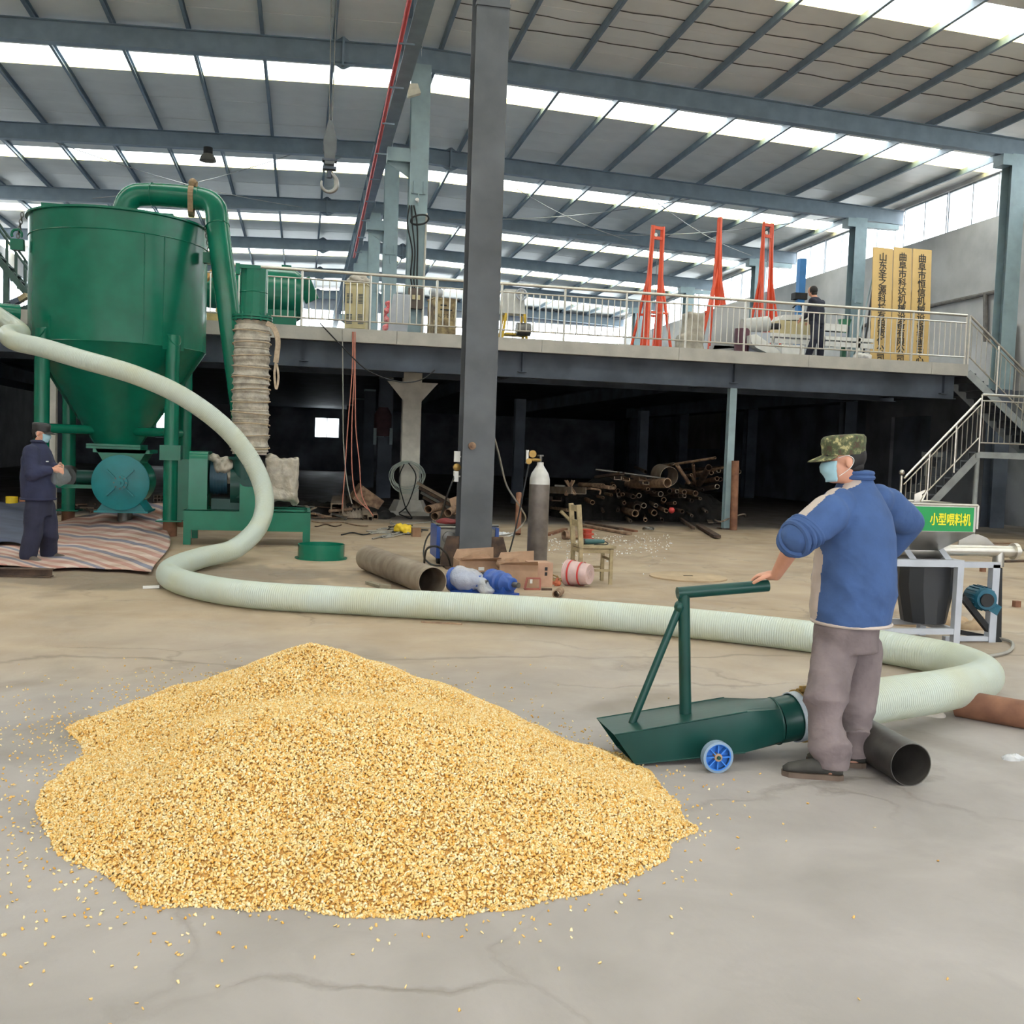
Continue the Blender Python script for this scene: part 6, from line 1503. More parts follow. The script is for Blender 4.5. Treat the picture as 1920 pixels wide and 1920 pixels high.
# leaning rod by the boards
single('leaning_rod', MB().cyl(Vector((PY(1600, 640, 22.6).x, 22.6, DZ)), PY(1640, 505, 23.3), 0.02, 8), STEEL_L, 'thin rod leaning left of the gold name boards', 'rod')
q = PY(1610, 555, 30.9); single('wall_box', MB().box(q, (0.2, 0.12, 0.45)).bar(q, Vector((17.7, 31.3, q.z)), 0.03, 0.03), STEEL_L, 'pale box on the wall column behind the gold boards', 'switch box', smooth=0)
# sheets against the far side of the stairs head
single('white_board', MB().prism([Vector((18.95, PX(1875, 650, 19.0).y, DZ)), Vector((18.95, PX(1905, 650, 19.0).y, DZ)), PX(1905, 607, 19.1), PX(1880, 605, 19.1)], (0.03, 0, 0)), WM, 'white board leaning on the side wall beyond the stair head', 'board', smooth=0)
single('wall_pipe', MB().tube([PX(1560, 640, 19.12), PX(1660, 592, 19.12), PX(1770, 568, 19.12), PX(1900, 540, 19.12)], 0.06, 8), mat('lagging', srgb(112,108,104), 0.9, 0, 0.2, 6), 'dark lagged pipe running along the grey side wall', 'pipe')
single('wall_pipe', MB().tube([PX(1848, 640, 19.1), PX(1848, 549, 19.1)], 0.07, 8), mat('lagging', (0,0,0)), 'dark vertical drop of the lagged pipe near the stair head', 'pipe')
# green inclined conveyor at the far left
cv = thing('inclined_conveyor', 'dark green inclined conveyor with handrails at the far left of the platform', 'conveyor', tuple(dp(30, 23.2)))
CG = mat('conveyor_green', srgb(60,84,78), 0.6, 0.1, 0.15, 5)
a0, a1 = PY(-60, 420, 23.2), PY(68, 572, 23.2)
for dy in (0, 0.6):
    v_ = Vector((0, dy, 0))
    MB().bar(a0+v_, a1+v_, 0.06, 0.12).build('stringer', CG, cv, smooth=0)
    r0, r1 = a0+v_+Vector((0, 0, 0.75)), a1+v_+Vector((0, 0, 0.5))
    MB().cyl(r0, r1, 0.025, 8).build('handrail', CG, cv)
    for t in np.linspace(0.3, 0.98, 6): MB().bar((a0+v_).lerp(a1+v_, t), r0.lerp(r1, t), 0.03, 0.03).build('upright', CG, cv, smooth=0)
for t in np.linspace(0.1, 0.98, 10): MB().bar(a0.lerp(a1, t), a0.lerp(a1, t)+Vector((0, 0.6, 0)), 0.2, 0.03).build('step', CG, cv, smooth=0)
p_ = a0.lerp(a1, 0.55); MB().b2((p_.x-0.05, 23.2, DZ), (p_.x+0.05, 23.3, p_.z)).build('support', CG, cv, smooth=0)
p_ = a0.lerp(a1, 0.15); MB().b2((p_.x-0.05, 23.2, DZ), (p_.x+0.05, 23.3, p_.z)).build('support', CG, cv, smooth=0)
for k in range(5):
    q = dp(-10+15*k, 22.3); an = 0.4*k; b = MB(); b.bar(q+Vector((-0.3, 0.2, 0.06)), q+Vector((0.3, 0, 0.25+0.1*(k % 3))), 0.12, 0.1); single('steel_offcut', b, [CG, UNDER, WOOD][k % 3], 'steel or timber offcut heaped under the inclined conveyor', 'offcut', 'offcuts under the conveyor', smooth=0)
# ================================================================== OVERHEAD
rb = thing('crane_runway_beam', 'long grey crane runway beam carried on corbels beside the ridge columns', 'beam', (1.68, 14, 8.3))
MB().ibeam((1.68, 13.2, 8.58), (1.68, Y1-0.3, 8.58), 0.26, 0.58, 0.018, (0, 0, 1)).build('girder', STEEL, rb, smooth=0)
MB().b2((1.64, 13.2, 8.87), (1.72, Y1-0.3, 8.95)).build('crane_rail', UNDER, rb, smooth=0)
for Y in np.arange(15, 44, 1.52): MB().b2((1.55, Y, 8.31), (1.665, Y+0.015, 8.85)).build('stiffener', STEEL, rb, smooth=0)
br_ = thing('crane_bridge', 'crane bridge girder over the left bay carrying the hook', 'crane', (-5, 16, 9.0))
MB().ibeam((XL+0.4, 16.0, 9.62), (1.72, 16.0, 9.62), 0.26, 0.5, 0.018, (0, 0, 1)).build('girder', mat('crane_yellow', srgb(206,170,60), 0.5, 0, 0.1, 4), br_, smooth=0)
MB().b2((1.58, 15.6, 8.96), (1.78, 16.3, 9.36)).build('end_carriage', mat('crane_yellow', (0,0,0)), br_, smooth=0)
HY = 16.0
hx = PY(618, 300, HY).x
MB().b2((hx-0.3, 15.8, 9.24), (hx+0.3, 16.2, 9.36)).build('trolley', UNDER, br_, smooth=0)
hk = thing('crane_hook_block', 'crane hook block hanging on wire ropes over the hall', 'crane hook', (hx, HY, PY(618, 362, HY).z))
zb0, zb1 = PY(617, 316, HY).z, PY(617, 228, HY).z
for dx_ in (-0.02, 0.025): MB().cyl((hx+dx_, HY, zb1-0.1), (hx+dx_*2, HY, 9.3), 0.008, 6).build('wire_rope', IRON, hk)
sd = [(hx-0.03, HY, zb1), (hx+0.03, HY, zb1), (hx+0.10, HY, zb1-0.28), (hx+0.09, HY, zb0+0.28), (hx+0.07, HY, zb0+0.05), (hx-0.07, HY, zb0+0.05), (hx-0.09, HY, zb0+0.28), (hx-0.10, HY, zb1-0.28)]
for dy in (-0.07, 0.05): MB().prism([(p[0], HY+dy, p[2]) for p in sd], (0, 0.02, 0)).build('cheek_plate', mat('block_grey', srgb(96,100,102), 0.5, 0.3, 0.15, 6), hk, smooth=0)
MB().lathe((hx, HY, zb1-0.4), [(0.11, -0.03), (0.09, 0), (0.11, 0.03)], (0, 1, 0), 24).build('sheave', UNDER, hk)
MB().b2((hx-0.11, HY-0.08, zb0+0.1), (hx+0.11, HY+0.08, zb0+0.13)).b2((hx-0.1, HY-0.07, zb0-0.02), (hx+0.1, HY+0.07, zb0+0.02)).cyl((hx, HY, zb0-0.04), (hx, HY, zb0-0.14), 0.04, 12).build('swivel', UNDER, hk)
zc = PY(617, 343, HY).z; P = [Vector((hx, HY, zb0-0.1)), Vector((hx+0.02, HY, zc+0.16)), Vector((hx+0.10, HY, zc+0.07))]
for a in np.linspace(0.35, -3.5, 14): P.append(Vector((hx+0.115*math.cos(a), HY, zc-0.02+0.115*math.sin(a))))
rs = [0.025, 0.03, 0.034]+[0.04-0.0018*k for k in range(14)]
MB().tube(P, rs, 12).build('hook', mat('worn_hook', srgb(150,148,144), 0.35, 0.8, 0.1, 8), hk)
# high-bay lamp under the third rafter line
def bell(p, label, zt):
    t = thing('high_bay_lamp', label, 'lamp', (p.x, p.y, p.z-0.16))
    MB().lathe(p, [(0.13, 0.02), (0.13, 0.2), (0.05, 0.22)], n=20).build('ballast', BLACK, t)
    MB().lathe(p, [(0.24, -0.18), (0.2, -0.06), (0.13, 0.02)], n=28, capb=False, capt=False).build('shade', mat('lamp_shade', srgb(120,118,110), 0.4, 0.3, 0.1, 6), t)
    MB().cyl((p.x, p.y, p.z+0.2), (p.x, p.y, zt), 0.015, 6).build('stem', UNDER, t)
p = PY(390, 290, 31.35); bell(p, 'dark bell-shaped lamp under a roof rafter above the tank', zr(p.x)-0.2)
# floodlight near the head of the pale column
q = PY(776, 168, 23.0); flt = thing('flood_light', 'cream floodlight clamped beside the head of the pale column', 'lamp', (q.x, q.y, q.z-0.15))
MB().prism([q+Vector((-0.16, 0, 0.12)), q+Vector((0.08, 0, 0.14)), q+Vector((0.16, 0, -0.05)), q+Vector((-0.12, 0, -0.16))], (0, 0.16, 0)).build('housing', mat('cream_lamp', srgb(196,190,172), 0.5, 0, 0.1, 8), flt, smooth=0)
MB().bar(q+Vector((0, 0.1, 0.1)), Vector((2.3, 23.7, q.z+0.3)), 0.03, 0.03).build('bracket', STEEL_W, flt, smooth=0)
# red conduit along the runway
ra, rb2 = PY(772, -20, 15.6), PY(664, 482, 33); rc = thing('red_conduit', 'red painted conduit slanting along the crane runway', 'conduit', tuple(rb2))
MB().cyl(ra, rb2, 0.04, 12).build('tube', RED, rc)
for t in np.linspace(0.1, 0.95, 9):
    q = ra.lerp(rb2, t); MB().b2((q.x-0.02, q.y-0.015, q.z-0.06), (1.66, q.y+0.015, q.z-0.03)).build('bracket', STEEL, rc, smooth=0)
# hanging cables from the platform edge
for k, (pts, m_, lab) in enumerate((([(661, 622), (660, 700), (652, 800), (647, 880), (641, 955)], PINKC, 'leftmost faded red cable hanging from the platform edge'), ([(663, 622), (664, 700), (660, 790), (660, 880), (668, 930), (690, 955)], PINKC, 'second faded red cable hanging from the platform edge'), ([(666, 622), (666, 720), (667, 800), (674, 870), (679, 930), (700, 968)], PINKC, 'third faded red cable hanging from the platform edge'), ([(642, 618), (643, 720), (644, 830), (651, 905), (660, 945)], GREYC, 'thin grey cable hanging from the platform edge'))):
    P = [PY(x, y, 20.93) for x, y in pts]; P = [Vector((p_.x, p_.y+(0.6*(i/len(P)) if False else 0), max(0.02, p_.z))) for i, p_ in enumerate(P)]
    single('hanging_cable', MB().tube(spline(P, 6), 0.012, 6), m_, lab, 'cable')
P = [PY(600, 606, 20.92), PY(640, 648, 20.92), PY(690, 695, 20.92), PY(750, 716, 20.92), PY(790, 712, 20.92), PY(815, 694, 20.92)]
single('sagging_cable', MB().tube(spline(P, 7), 0.014, 6), BLACK, 'black cable sagging across the white column under the platform', 'cable')
# cable coil on the white column
cc_ = PY(763, 893, 23.5); b = MB()
for k in range(7):
    r_ = 0.31+0.015*k; b.tube([cc_+Vector((r_*(1+0.05*math.sin(2*a+k*1.9))*math.cos(a)+0.03*math.sin(k*2.1), -0.012*k, r_*(0.9+0.03*math.sin(k*1.3))*math.sin(a)+0.03*math.cos(k*1.7))) for a in np.linspace(0, 2*math.pi, 41)[:-1]], 0.008, 5, closed=True)
single('cable_coil', b, mat('pale_green_cable', srgb(166,176,168), 0.6, 0, 0.12, 8), 'pale cable coil hung on the white column', 'cable coil')
P = [PY(758, 870, 23.4), PY(748, 900, 23.4), PY(760, 950, 23.2), G(772, 972, 0.05), G(745, 962, 0.03), G(735, 952, 0.03), G(780, 960, 0.03)]
single('black_cable', MB().tube(spline(P, 7), 0.014, 6), BLACK, 'black cable dropping from the coil to the foot of the white column', 'cable')
P = [PY(766, 868, 23.42), PY(780, 895, 23.42), PY(765, 945, 23.2), PY(748, 962, 23)]
single('black_cable', MB().tube(spline(P, 7), 0.014, 6), BLACK, 'black cable crossing the front of the white column below the coil', 'cable')
q = PY(718, 790, 31.25); b = MB(); b.loft([(q+Vector((0, 0, -0.45)), Vector((0.2, 0, 0)), Vector((0, 0.08, 0))), (q+Vector((0, 0, -0.2)), Vector((0.26, 0, 0)), Vector((0, 0.1, 0))), (q+Vector((0, 0, 0.2)), Vector((0.26, 0, 0)), Vector((0, 0.1, 0))), (q+Vector((0, 0, 0.42)), Vector((0.14, 0, 0)), Vector((0, 0.08, 0)))], 14)
single('hanging_jacket', b, mat('dark_maroon', srgb(74,50,56), 0.8, 0, 0.2, 6), 'dark maroon cloth hanging on the dim column behind the white one', 'cloth')
for x in (703, 733):
    q = PY(x, 818, 31.2); single('wall_lamp_tube', MB().box(q, (0.09, 0.09, 0.5)).bar(q, Vector((2.45, 31.35, q.z)), 0.03, 0.03), STEEL_L, ('left' if x < 715 else 'right')+' pale box on the dim column behind the white one', 'box', smooth=0)
# ================================================================== SCRAP PILE under the platform edge
def zpt(zx, zy): return 1020+zx/5.05, 840+zy/5.05
ends = [(660,370,20),(700,405,18),(710,440,18),(745,440,15),(845,460,18),(900,450,20),(865,620,28),(885,565,30),(945,545,22),(1045,615,24),(960,225,14),(1005,355,18),(985,390,14),(1045,415,12),(1105,435,22),(1135,490,20),(1190,408,20),(1260,410,16),(1330,418,18),(1290,450,20),(1330,455,16),(1437,430,22),(1500,395,12),(1640,365,20),(1640,290,18),(1670,295,18),(1655,215,18),(1585,235,18),(1720,180,13),(1745,230,20),(1810,190,14),(1835,195,14),(1850,225,16),(1160,595,16),(1310,600,16),(1540,605,12),(460,515,18),(1090,330,14),(1225,150,10),(640,445,12),(800,385,12),(1060,545,16),(1240,520,14),(1400,500,15),(1480,480,13),(760,520,14),(700,590,13),(820,690,13),(960,680,14),(1120,680,13),(1400,640,12),(560,470,12),(560,600,12)]
r3 = random.Random(5)
for k, (zx, zy, zr_) in enumerate(ends):
    px, py = zpt(zx, zy); Ye = 22.0+0.5*r3.random()+(620-zy)*0.0012
    p = PY(px, py, Ye); rad = max(0.03, 1.25*zr_/5.05*23/1930)
    p.z = max(p.z, rad)
    L = r3.uniform(2.4, 3.6); d = Vector((0.24+r3.uniform(-0.16, 0.1), 1, r3.uniform(-0.10, 0.02) if p.z > 0.5 else 0.0)).normalized()
    q = p+d*L; q.z = max(q.z, rad)
    hollow('scrap_pipe', p, q, rad, rad*0.22, [RUST, RUST_D, MILL][k % 3], ['rusty brown pipe in the scrap pile under the platform', 'dark rusted pipe in the scrap pile under the platform', 'pale brown pipe in the scrap pile under the platform'][k % 3], 'pipe', ['rusty scrap pipes', 'dark scrap pipes', 'pale scrap pipes'][k % 3], 14)
def zp(zx, zy, Y): x, y = zpt(zx, zy); return PY(x, y, Y)
a = zp(1185, 270, 22.2); hollow('thin_hoop', a, a+Vector((-0.05, 0.5, 0.05)), 0.225, 0.012, MILL, 'large thin-walled pipe end on top of the scrap pile', n=36)
a = zp(1170, 330, 21.9); hollow('scrap_pipe', a, a+Vector((-0.4, 1.6, -0.1)), 0.11, 0.02, RUST, 'thick pipe end in front of the large hoop on the scrap pile', n=28)
a = zp(1560, 185, 21.9); b = zp(1470, 340, 23.3); hollow('scrap_pipe', a, b, 0.072, 0.008, RUST_D, 'wide dark pipe leaning up at the right of the scrap pile', n=24)
def rod_(a, b, r, m, lab, nm='scrap_tube'): return single(nm, MB().pipe(a, b, r, r*0.7, 12), m, lab, 'pipe')
rod_(zp(1622, 93, 21.9), zp(1130, 170, 23.6), 0.03, RUST, 'long slim tube sticking out over the scrap pile top')
rod_(zp(490, 203, 22.4), zp(1150, 290, 22.2), 0.024, IRON, 'pale straight bar lying across the scrap pile')
rod_(zp(1262, 165, 22.0), zp(1372, 330, 22.4), 0.042, RUST, 'brown tube leaning right of the large hoop')
rod_(zp(1412, 160, 22.0), zp(1430, 330, 24.2), 0.035, RUST, 'short upright tube near the slim post')
rod_(zp(1395, 255, 22.0), zp(1450, 360, 24.2), 0.035, RUST, 'short leaning tube near the slim post')
rod_(zp(1720, 182, 21.75), zp(1440, 235, 23.4), 0.03, RUST, 'rusty tube end pointing at the slim post')
rod_(zp(560, 360, 22.2), zp(340, 345, 23.5), 0.055, RUST, 'stout brown tube at the left of the scrap pile')
# upright rust pipe beside the slim post
a = G(1375, 994); hollow('upright_pipe', a, PY(1379, 864, a.y), 0.082, 0.01, RUST_R, 'rust-brown pipe standing upright beside the slim post', n=24)
# channels and angles
def channel(p, q, w, m, lab, nm='steel_channel'):
    p = Vector(p); q = Vector(q); mb = MB(); mb.bar(p, q, w, 0.012); u, v = frame_of(q-p)
    for s in (-1, 1): mb.bar(p+u*s*w/2+v*w*0.22, q+u*s*w/2+v*w*0.22, 0.012, w*0.45, v)
    return single(nm, mb, m, lab, 'steel section', smooth=0)
channel(zp(60, 425, 23.7), zp(330, 435, 21.9), 0.34, MILL, 'wide bent channel behind the gas bottle')
channel(zp(105, 362, 22.5), zp(200, 368, 22.4), 0.08, IRON, 'small bright channel on the wide bent one')
channel(zp(700, 300, 21.8), zp(640, 270, 23.6), 0.16, MILL, 'open C-section sticking out left of the large hoop')
channel(zp(780, 310, 21.9), zp(700, 280, 23.8), 0.14, RUST, 'second open C-section left of the large hoop')
channel(zp(935, 310, 21.9), zp(850, 280, 23.6), 0.15, RUST, 'third open C-section left of the large hoop')
channel(zp(965, 345, 21.8), zp(900, 320, 23.5), 0.13, MILL, 'short C-section below the large hoop')
channel(zp(740, 250, 22.0), zp(500, 285, 23.2), 0.12, RUST_D, 'dark angle sticking out over the C-sections')
channel(zp(640, 390, 21.9), zp(480, 365, 22.6), 0.14, RUST, 'brown channel over the left pipes of the scrap pile')
channel(zp(120, 500, 22.2), zp(60, 490, 24.0), 0.2, RUST_D, 'dark channel right behind the gas bottle')
channel(zp(240, 600, 21.9), zp(80, 575, 24.0), 0.12, RUST, 'brown channel end behind the gas bottle, low down')
channel(zp(205, 310, 22.3), zp(290, 445, 22.0), 0.07, RUST, 'crossed angle standing on the wide bent channel')
channel(zp(280, 310, 22.3), zp(210, 450, 22.1), 0.07, RUST, 'second crossed angle standing on the wide bent channel')
def floorbar(x0, y0, x1, y1, w, h, m, lab, z=0.02):
    return single('floor_bar', MB().bar(G(x0, y0, z), G(x1, y1, z), w, h), m, lab, 'steel section', smooth=0)
floorbar(1095, 985, 1180, 1001, 0.12, 0.04, RUST, 'long brown flat bar on the floor behind the chair', 0.03)
floorbar(1100, 980, 1165, 992, 0.1, 0.04, RUST_D, 'dark flat bar beside the long brown one', 0.06)
floorbar(1160, 990, 1192, 996, 0.1, 0.04, RUST_R, 'short red-brown bar on the floor before the scrap pile')
floorbar(1025, 1003, 1060, 992, 0.1, 0.04, RUST_R, 'red-brown bar on the floor right of the gas bottle')
floorbar(1310, 985, 1345, 1006, 0.14, 0.05, RUST_D, 'dark channel on the floor pointing at the slim post', 0.05)
floorbar(1265, 965, 1300, 990, 0.07, 0.06, RUST_D, 'dark bar propped before the scrap pile', 0.08)
floorbar(1325, 965, 1333, 980, 0.12, 0.02, MILL, 'pale plate on the floor before the slim post', 0.06)
single('floor_bar', MB().bar(zp(160, 600, 21.5), G(1075, 982, 0.03), 0.06, 0.06), WOOD, 'yellowish batten leaning behind the chair', 'batten', smooth=0)
a = G(1057, 1003, 0.085); hollow('short_pipe', a, a+Vector((0.34, 0.1, 0)), 0.085, 0.01, RUST, 'short rust-brown pipe lying behind the chair back', n=24)
a = G(984, 1012); hollow('leaning_pipe', Vector((a.x, a.y+0.6, 0.05)), PY(973, 925, a.y+1.0), 0.055, 0.008, RUST_R, 'brown pipe leaning left of the gas bottle', n=18)
P = [zp(380, 400, 24.0), zp(430, 385, 22.1), zp(520, 395, 22.1), zp(535, 415, 22.1), zp(525, 440, 22.1)]; single('bent_rod', MB().tube(spline(P, 5), 0.02, 8), RUST, 'bent rod hooked at the left of the scrap pile', 'rod')
P = [G(1340, 975, 0.1), G(1352, 978, 0.2), G(1372, 970, 0.25), G(1394, 964, 0.3), G(1398, 968, 0.2)]; single('bent_rod', MB().tube(spline(P, 5), 0.02, 6), MILL, 'bent flat strip on the floor by the upright pipe', 'rod')
b = MB(); q = G(1214, 996)
for k in range(5): b.tube([q+Vector((0.1*math.cos(a)+0.01*k, 0.09*math.sin(a), 0.03+0.05*abs(math.sin(a+k)))) for a in np.linspace(0, 6.28, 15)[:-1]], 0.008, 5, closed=True)
single('wire_tangle', b, IRON, 'tangle of wire on the floor before the scrap pile', 'wire')
b = MB(); b.ball(zp(1208, 590, 21.9), 0.07, 12, 8); b.bar(zp(1208, 590, 21.9), zp(1190, 610, 23), 0.03, 0.03); single('red_ball', b, RED, 'small red cap deep in the scrap pile', 'cap')
# tangled scrap that carries the pipes, painted dark as the shaded gaps between
mb = MB()
c0 = zp(200, 620, 23.4); c1 = zp(1500, 560, 23.4)
for t in np.linspace(0, 1, 12):
    x = c0.x+(c1.x-c0.x)*t; h = 0.5+0.6*math.sin(math.pi*(0.1+0.85*t))
    mb.ball((x+0.5, 24.7, 0.0), (0.6, 1.3, h), 12, 8)
for t in range(40):
    x = r3.uniform(c0.x-0.4, c1.x+0.3); mb.box((x, r3.uniform(23.9, 25.2), r3.uniform(0.05, 0.7)), (r3.uniform(0.2, 0.6), r3.uniform(0.3, 1.0), 0.06), Matrix.Rotation(r3.uniform(-0.6, 0.6), 3, 'X') @ Matrix.Rotation(r3.uniform(-1, 1), 3, 'Z'))
wrapped('scrap_mass', mb, (float(c0.x+c1.x)/2, 23.5, 0), 101, 0.12, mat('black_scrap', srgb(30,28,27), 0.9, 0.1, 0.4, 9), None, 'dark tangled mass of scrap iron carrying the pipes', 'scrap', 0.07, 1, 5)['kind'] = 'stuff'
# ---- scrap left of the white column
def gz(zx, zy): return 560+zx/6.4, 860+zy/6.4
def gq(zx, zy, Y): x, y = gz(zx, zy); return PY(x, y, Y)
ga = G(*gz(640, 730)); cs_ = MB(); n_ = 24; wv = []
for i in range(n_+1):
    x = i/n_*0.55-0.27; z = 0.02*math.sin(i*math.pi/1.6); wv.append((x, z))
top = []
for x, z in wv: top.append((x, z))
vs = []; 
for (x, z) in wv: vs.append(ga+Vector((x, 0.0+z*0.3, 0.03+z)))
for (x, z) in wv: vs.append(ga+Vector((x, 1.2+z*0.3, 0.45+z)))
cs_.add(vs, [(i, i+1, n_+2+i, n_+1+i) for i in range(n_)]); o = single('corrugated_sheet', cs_, MILL, 'corrugated steel sheet leaning in the scrap left of the white column', 'sheet metal'); so = o.modifiers.new('t', 'SOLIDIFY'); so.thickness = 0.006
single('rusty_block', MB().box(gq(815, 480, 22.6), (0.62, 0.3, 0.36), Matrix.Rotation(0.6, 3, 'Y') @ Matrix.Rotation(0.3, 3, 'Z')), RUST, 'rusty steel block tilted on the scrap left of the white column', 'steel block', smooth=0)
def sqtube(p, q, w, m, lab, grp=None):
    p = Vector(p); q = Vector(q); u, v = frame_of(q-p); mb = MB(); t_ = w*0.1
    for s in (-1, 1):
        mb.bar(p+u*s*(w-t_)/2, q+u*s*(w-t_)/2, t_, w, v); mb.bar(p+v*s*(w-t_)/2, q+v*s*(w-t_)/2, w-2*t_, t_, v)
    return single('square_tube', mb, m, lab, 'steel tube', grp, smooth=0)
sqtube(G(*gz(805, 705), 0.06), G(*gz(780, 560), 0.25), 0.12, MILL, 'square tube end right of the corrugated sheet')
sqtube(G(*gz(860, 720), 0.05), G(*gz(810, 590), 0.2), 0.09, MILL, 'smaller square tube end right of the corrugated sheet')
sqtube(G(*gz(925, 700), 0.05), G(*gz(860, 560), 0.2), 0.1, RUST, 'brown square tube end nearest the white column')
sqtube(gq(460, 610, 22.0), gq(480, 520, 23), 0.27, MILL, 'wide rectangular tube end left of the corrugated sheet')
sqtube(G(*gz(1000, 690), 0.05), G(*gz(1085, 670), 0.05), 0.09, RUST_R, 'red-brown bar before the white column foot')
for k in range(34):
    x, y = rng.uniform(572, 650), rng.uniform(925, 968); q = G(x, min(y+8, 972)); an = rng.uniform(0, 3.14); d = Vector((math.cos(an), math.sin(an)*0.6, rng.uniform(-0.05, 0.15)))*rng.uniform(0.25, 0.8)
    q.y = 21.6+rng.uniform(0, 1.6); q.x = PY(x, y, q.y).x; q.z = 0.06+rng.uniform(0, 0.2)
    if k in (6, 8, 13, 19, 22, 30, 33): q.z = 0.04; d.z = 0.0
    b = MB()
    if k % 2: b.cyl(q-d/2, q+d/2, rng.uniform(0.012, 0.035), 8)
    else: b.bar(q-d/2, q+d/2, rng.uniform(0.03, 0.1), 0.02)
    single('scrap_offcut', b, [MILL, RUST, RUST_D, IRON][k % 4], ['flat offcut in the low scrap heap right of the blower', 'round offcut in the low scrap heap right of the blower'][k % 2], 'scrap', ['flat offcuts right of the blower', 'round offcuts right of the blower'][k % 2], smooth=0 if k % 2 == 0 else 35)
mb = MB(); 
for x in range(565, 720, 18): q = PY(x, 940, 22.9); mb.ball((q.x, 22.9, 0), (0.35, 0.8, 0.2+0.12*rng.uniform()), 10, 6)
wrapped('scrap_mass', mb, (1.2, 22.9, 0), 103, 0.1, mat('black_scrap', (0,0,0)), None, 'low dark heap of swarf left of the white column', 'scrap', 0.06, 1, 6)['kind'] = 'stuff'
for k, (x0, y0, x1, y1) in enumerate(((803, 955, 830, 948), (840, 962, 868, 945), (815, 968, 835, 962))):
    a = PY(x0, y0, 21.6+0.1*k); b = PY(x1, y1, 22.6); a.z = max(a.z, 0.08); b.z = max(b.z, 0.08); hollow('scrap_pipe', a, b+(b-a)*0.3, 0.085, 0.012, RUST, ['left', 'right', 'lowest'][k]+' of three brown pipe ends between the white and grey columns', n=20)
for k in range(4): single('long_angle', MB().bar(PY(782+k*4, 905+k*9, 22.8), PY(855, 945+k*7, 22.4), 0.06, 0.06), [MILL, RUST_D, IRON, RUST_D][k], ['topmost', 'second', 'third', 'lowest'][k]+' long steel angle slanting behind the big grey column', 'steel section', 'slanting angles', smooth=0)
single('bent_plate', MB().prism([PY(842, 935, 22.2), PY(858, 930, 22.2), PY(862, 962, 22.0), PY(850, 965, 22.0)], (0, 0.03, 0)), CARD, 'pale bent plate left of the big grey column', 'plate', smooth=0)
# cables, bag and box on the floor before the white column
for k in range(9):
    x, y = rng.uniform(700, 800), rng.uniform(975, 1003); P = [G(x+rng.normal(0, 25), y+rng.normal(0, 4), 0.02) for _ in range(6)]
    single('floor_cable', MB().tube(spline(P, 6), 0.012, 6), [GREYC, BLACK, GREYC][k % 3], 'cable snaking over the floor before the white column', 'cable', 'loose floor cables')
for k, (x0, y0, x1, y1) in enumerate(((585, 977, 690, 985), (590, 985, 640, 985), (640, 1001, 705, 1000))):
    P = [G(x0+(x1-x0)*t, y0+(y1-y0)*t+2*math.sin(9*t+k), 0.015) for t in np.linspace(0, 1, 9)]
    single('floor_cable', MB().tube(spline(P, 4), 0.012, 6), [RUST, RUST_D, BLACK][k], ['brown cable on the floor right of the blower table', 'short dark cable on the floor right of the blower table', 'black cable on the floor left of the yellow bag'][k], 'cable')
q = G(757, 1000); mb = MB(); mb.ball(q+Vector((0, 0.1, 0.07)), (0.15, 0.12, 0.09)); mb.ball(q+Vector((-0.08, 0.1, 0.1)), (0.09, 0.08, 0.08)); mb.ball(q+Vector((0.09, 0.05, 0.05)), (0.09, 0.08, 0.07))
wrapped('yellow_bag', mb, tuple(q), 111, 0.05, YELLOW, None, 'crumpled yellow plastic bag on the floor before the white column', 'bag', 0.02, 2, 16)
carton(G(781, 1007)+Vector((0, 0.1, 0)), 0.15, 0.14, 0.15, CARD_D, 'small brown box beside the yellow bag', 0.1, False, True)
q = G(946, 1005); mb = MB(); mb.ball(q+Vector((0, 0, 0.02)), (0.18, 0.1, 0.04)); wrapped('white_bag', mb, (q.x, q.y, 0), 113, 0.04, PLASTW, None, 'flattened white plastic bag behind the big grey column', 'bag', 0.02, 2, 18)
# ================================================================== PEOPLE
def cap_(mb, p, q, r0, r1, n=14):
    p = Vector(p); q = Vector(q); mb.tube([p, p.lerp(q, 0.5), q], [r0, (r0+r1)/2, r1], n); mb.ball(p, r0, n, 8); mb.ball(q, r1, n, 8)
def limb(mb, pts, rs, n=16):
    for i in range(len(pts)-1): cap_(mb, pts[i], pts[i+1], rs[i], rs[i+1], n)
def basis(f):
    f = Vector((f[0], f[1], 0)).normalized(); l = Vector((-f.y, f.x, 0)); return f, l, Vector((0, 0, 1))
def head_parts(mb, c, fd, up=Vector((0, 0, 1)), s=1.0):
    f = fd.normalized(); l = up.cross(f).normalized(); u = f.cross(l).normalized()
    R = Matrix((f, l, u)).transposed()
    P = lambda a, b, k: c+f*a*s+l*b*s+u*k*s
    mb.ball(P(-0.01, 0, 0.03), (0.098*s, 0.077*s, 0.095*s), 20, 14, R)
    mb.ball(P(0.022, 0, -0.045), (0.072*s, 0.06*s, 0.075*s), 18, 12, R)
    mb.ball(P(0.05, 0, -0.09), (0.035*s, 0.035*s, 0.028*s), 12, 8, R)            # chin
    mb.ball(P(0.075, 0, 0.03), (0.02*s, 0.055*s, 0.016*s), 12, 8, R)             # brow
    mb.ball(P(0.094, 0, -0.022), (0.02*s, 0.014*s, 0.024*s), 10, 8, R)           # nose
    mb.ball(P(0.08, 0, -0.062), (0.014*s, 0.026*s, 0.012*s), 10, 6, R)           # mouth
    for sd in (-1, 1):
        mb.ball(P(-0.008, sd*0.078, -0.012), (0.02*s, 0.009*s, 0.032*s), 12, 8, R)  # ear
        mb.ball(P(0.052, sd*0.04, -0.03), (0.026*s, 0.02*s, 0.028*s), 10, 8, R)  # cheek
    return P, R
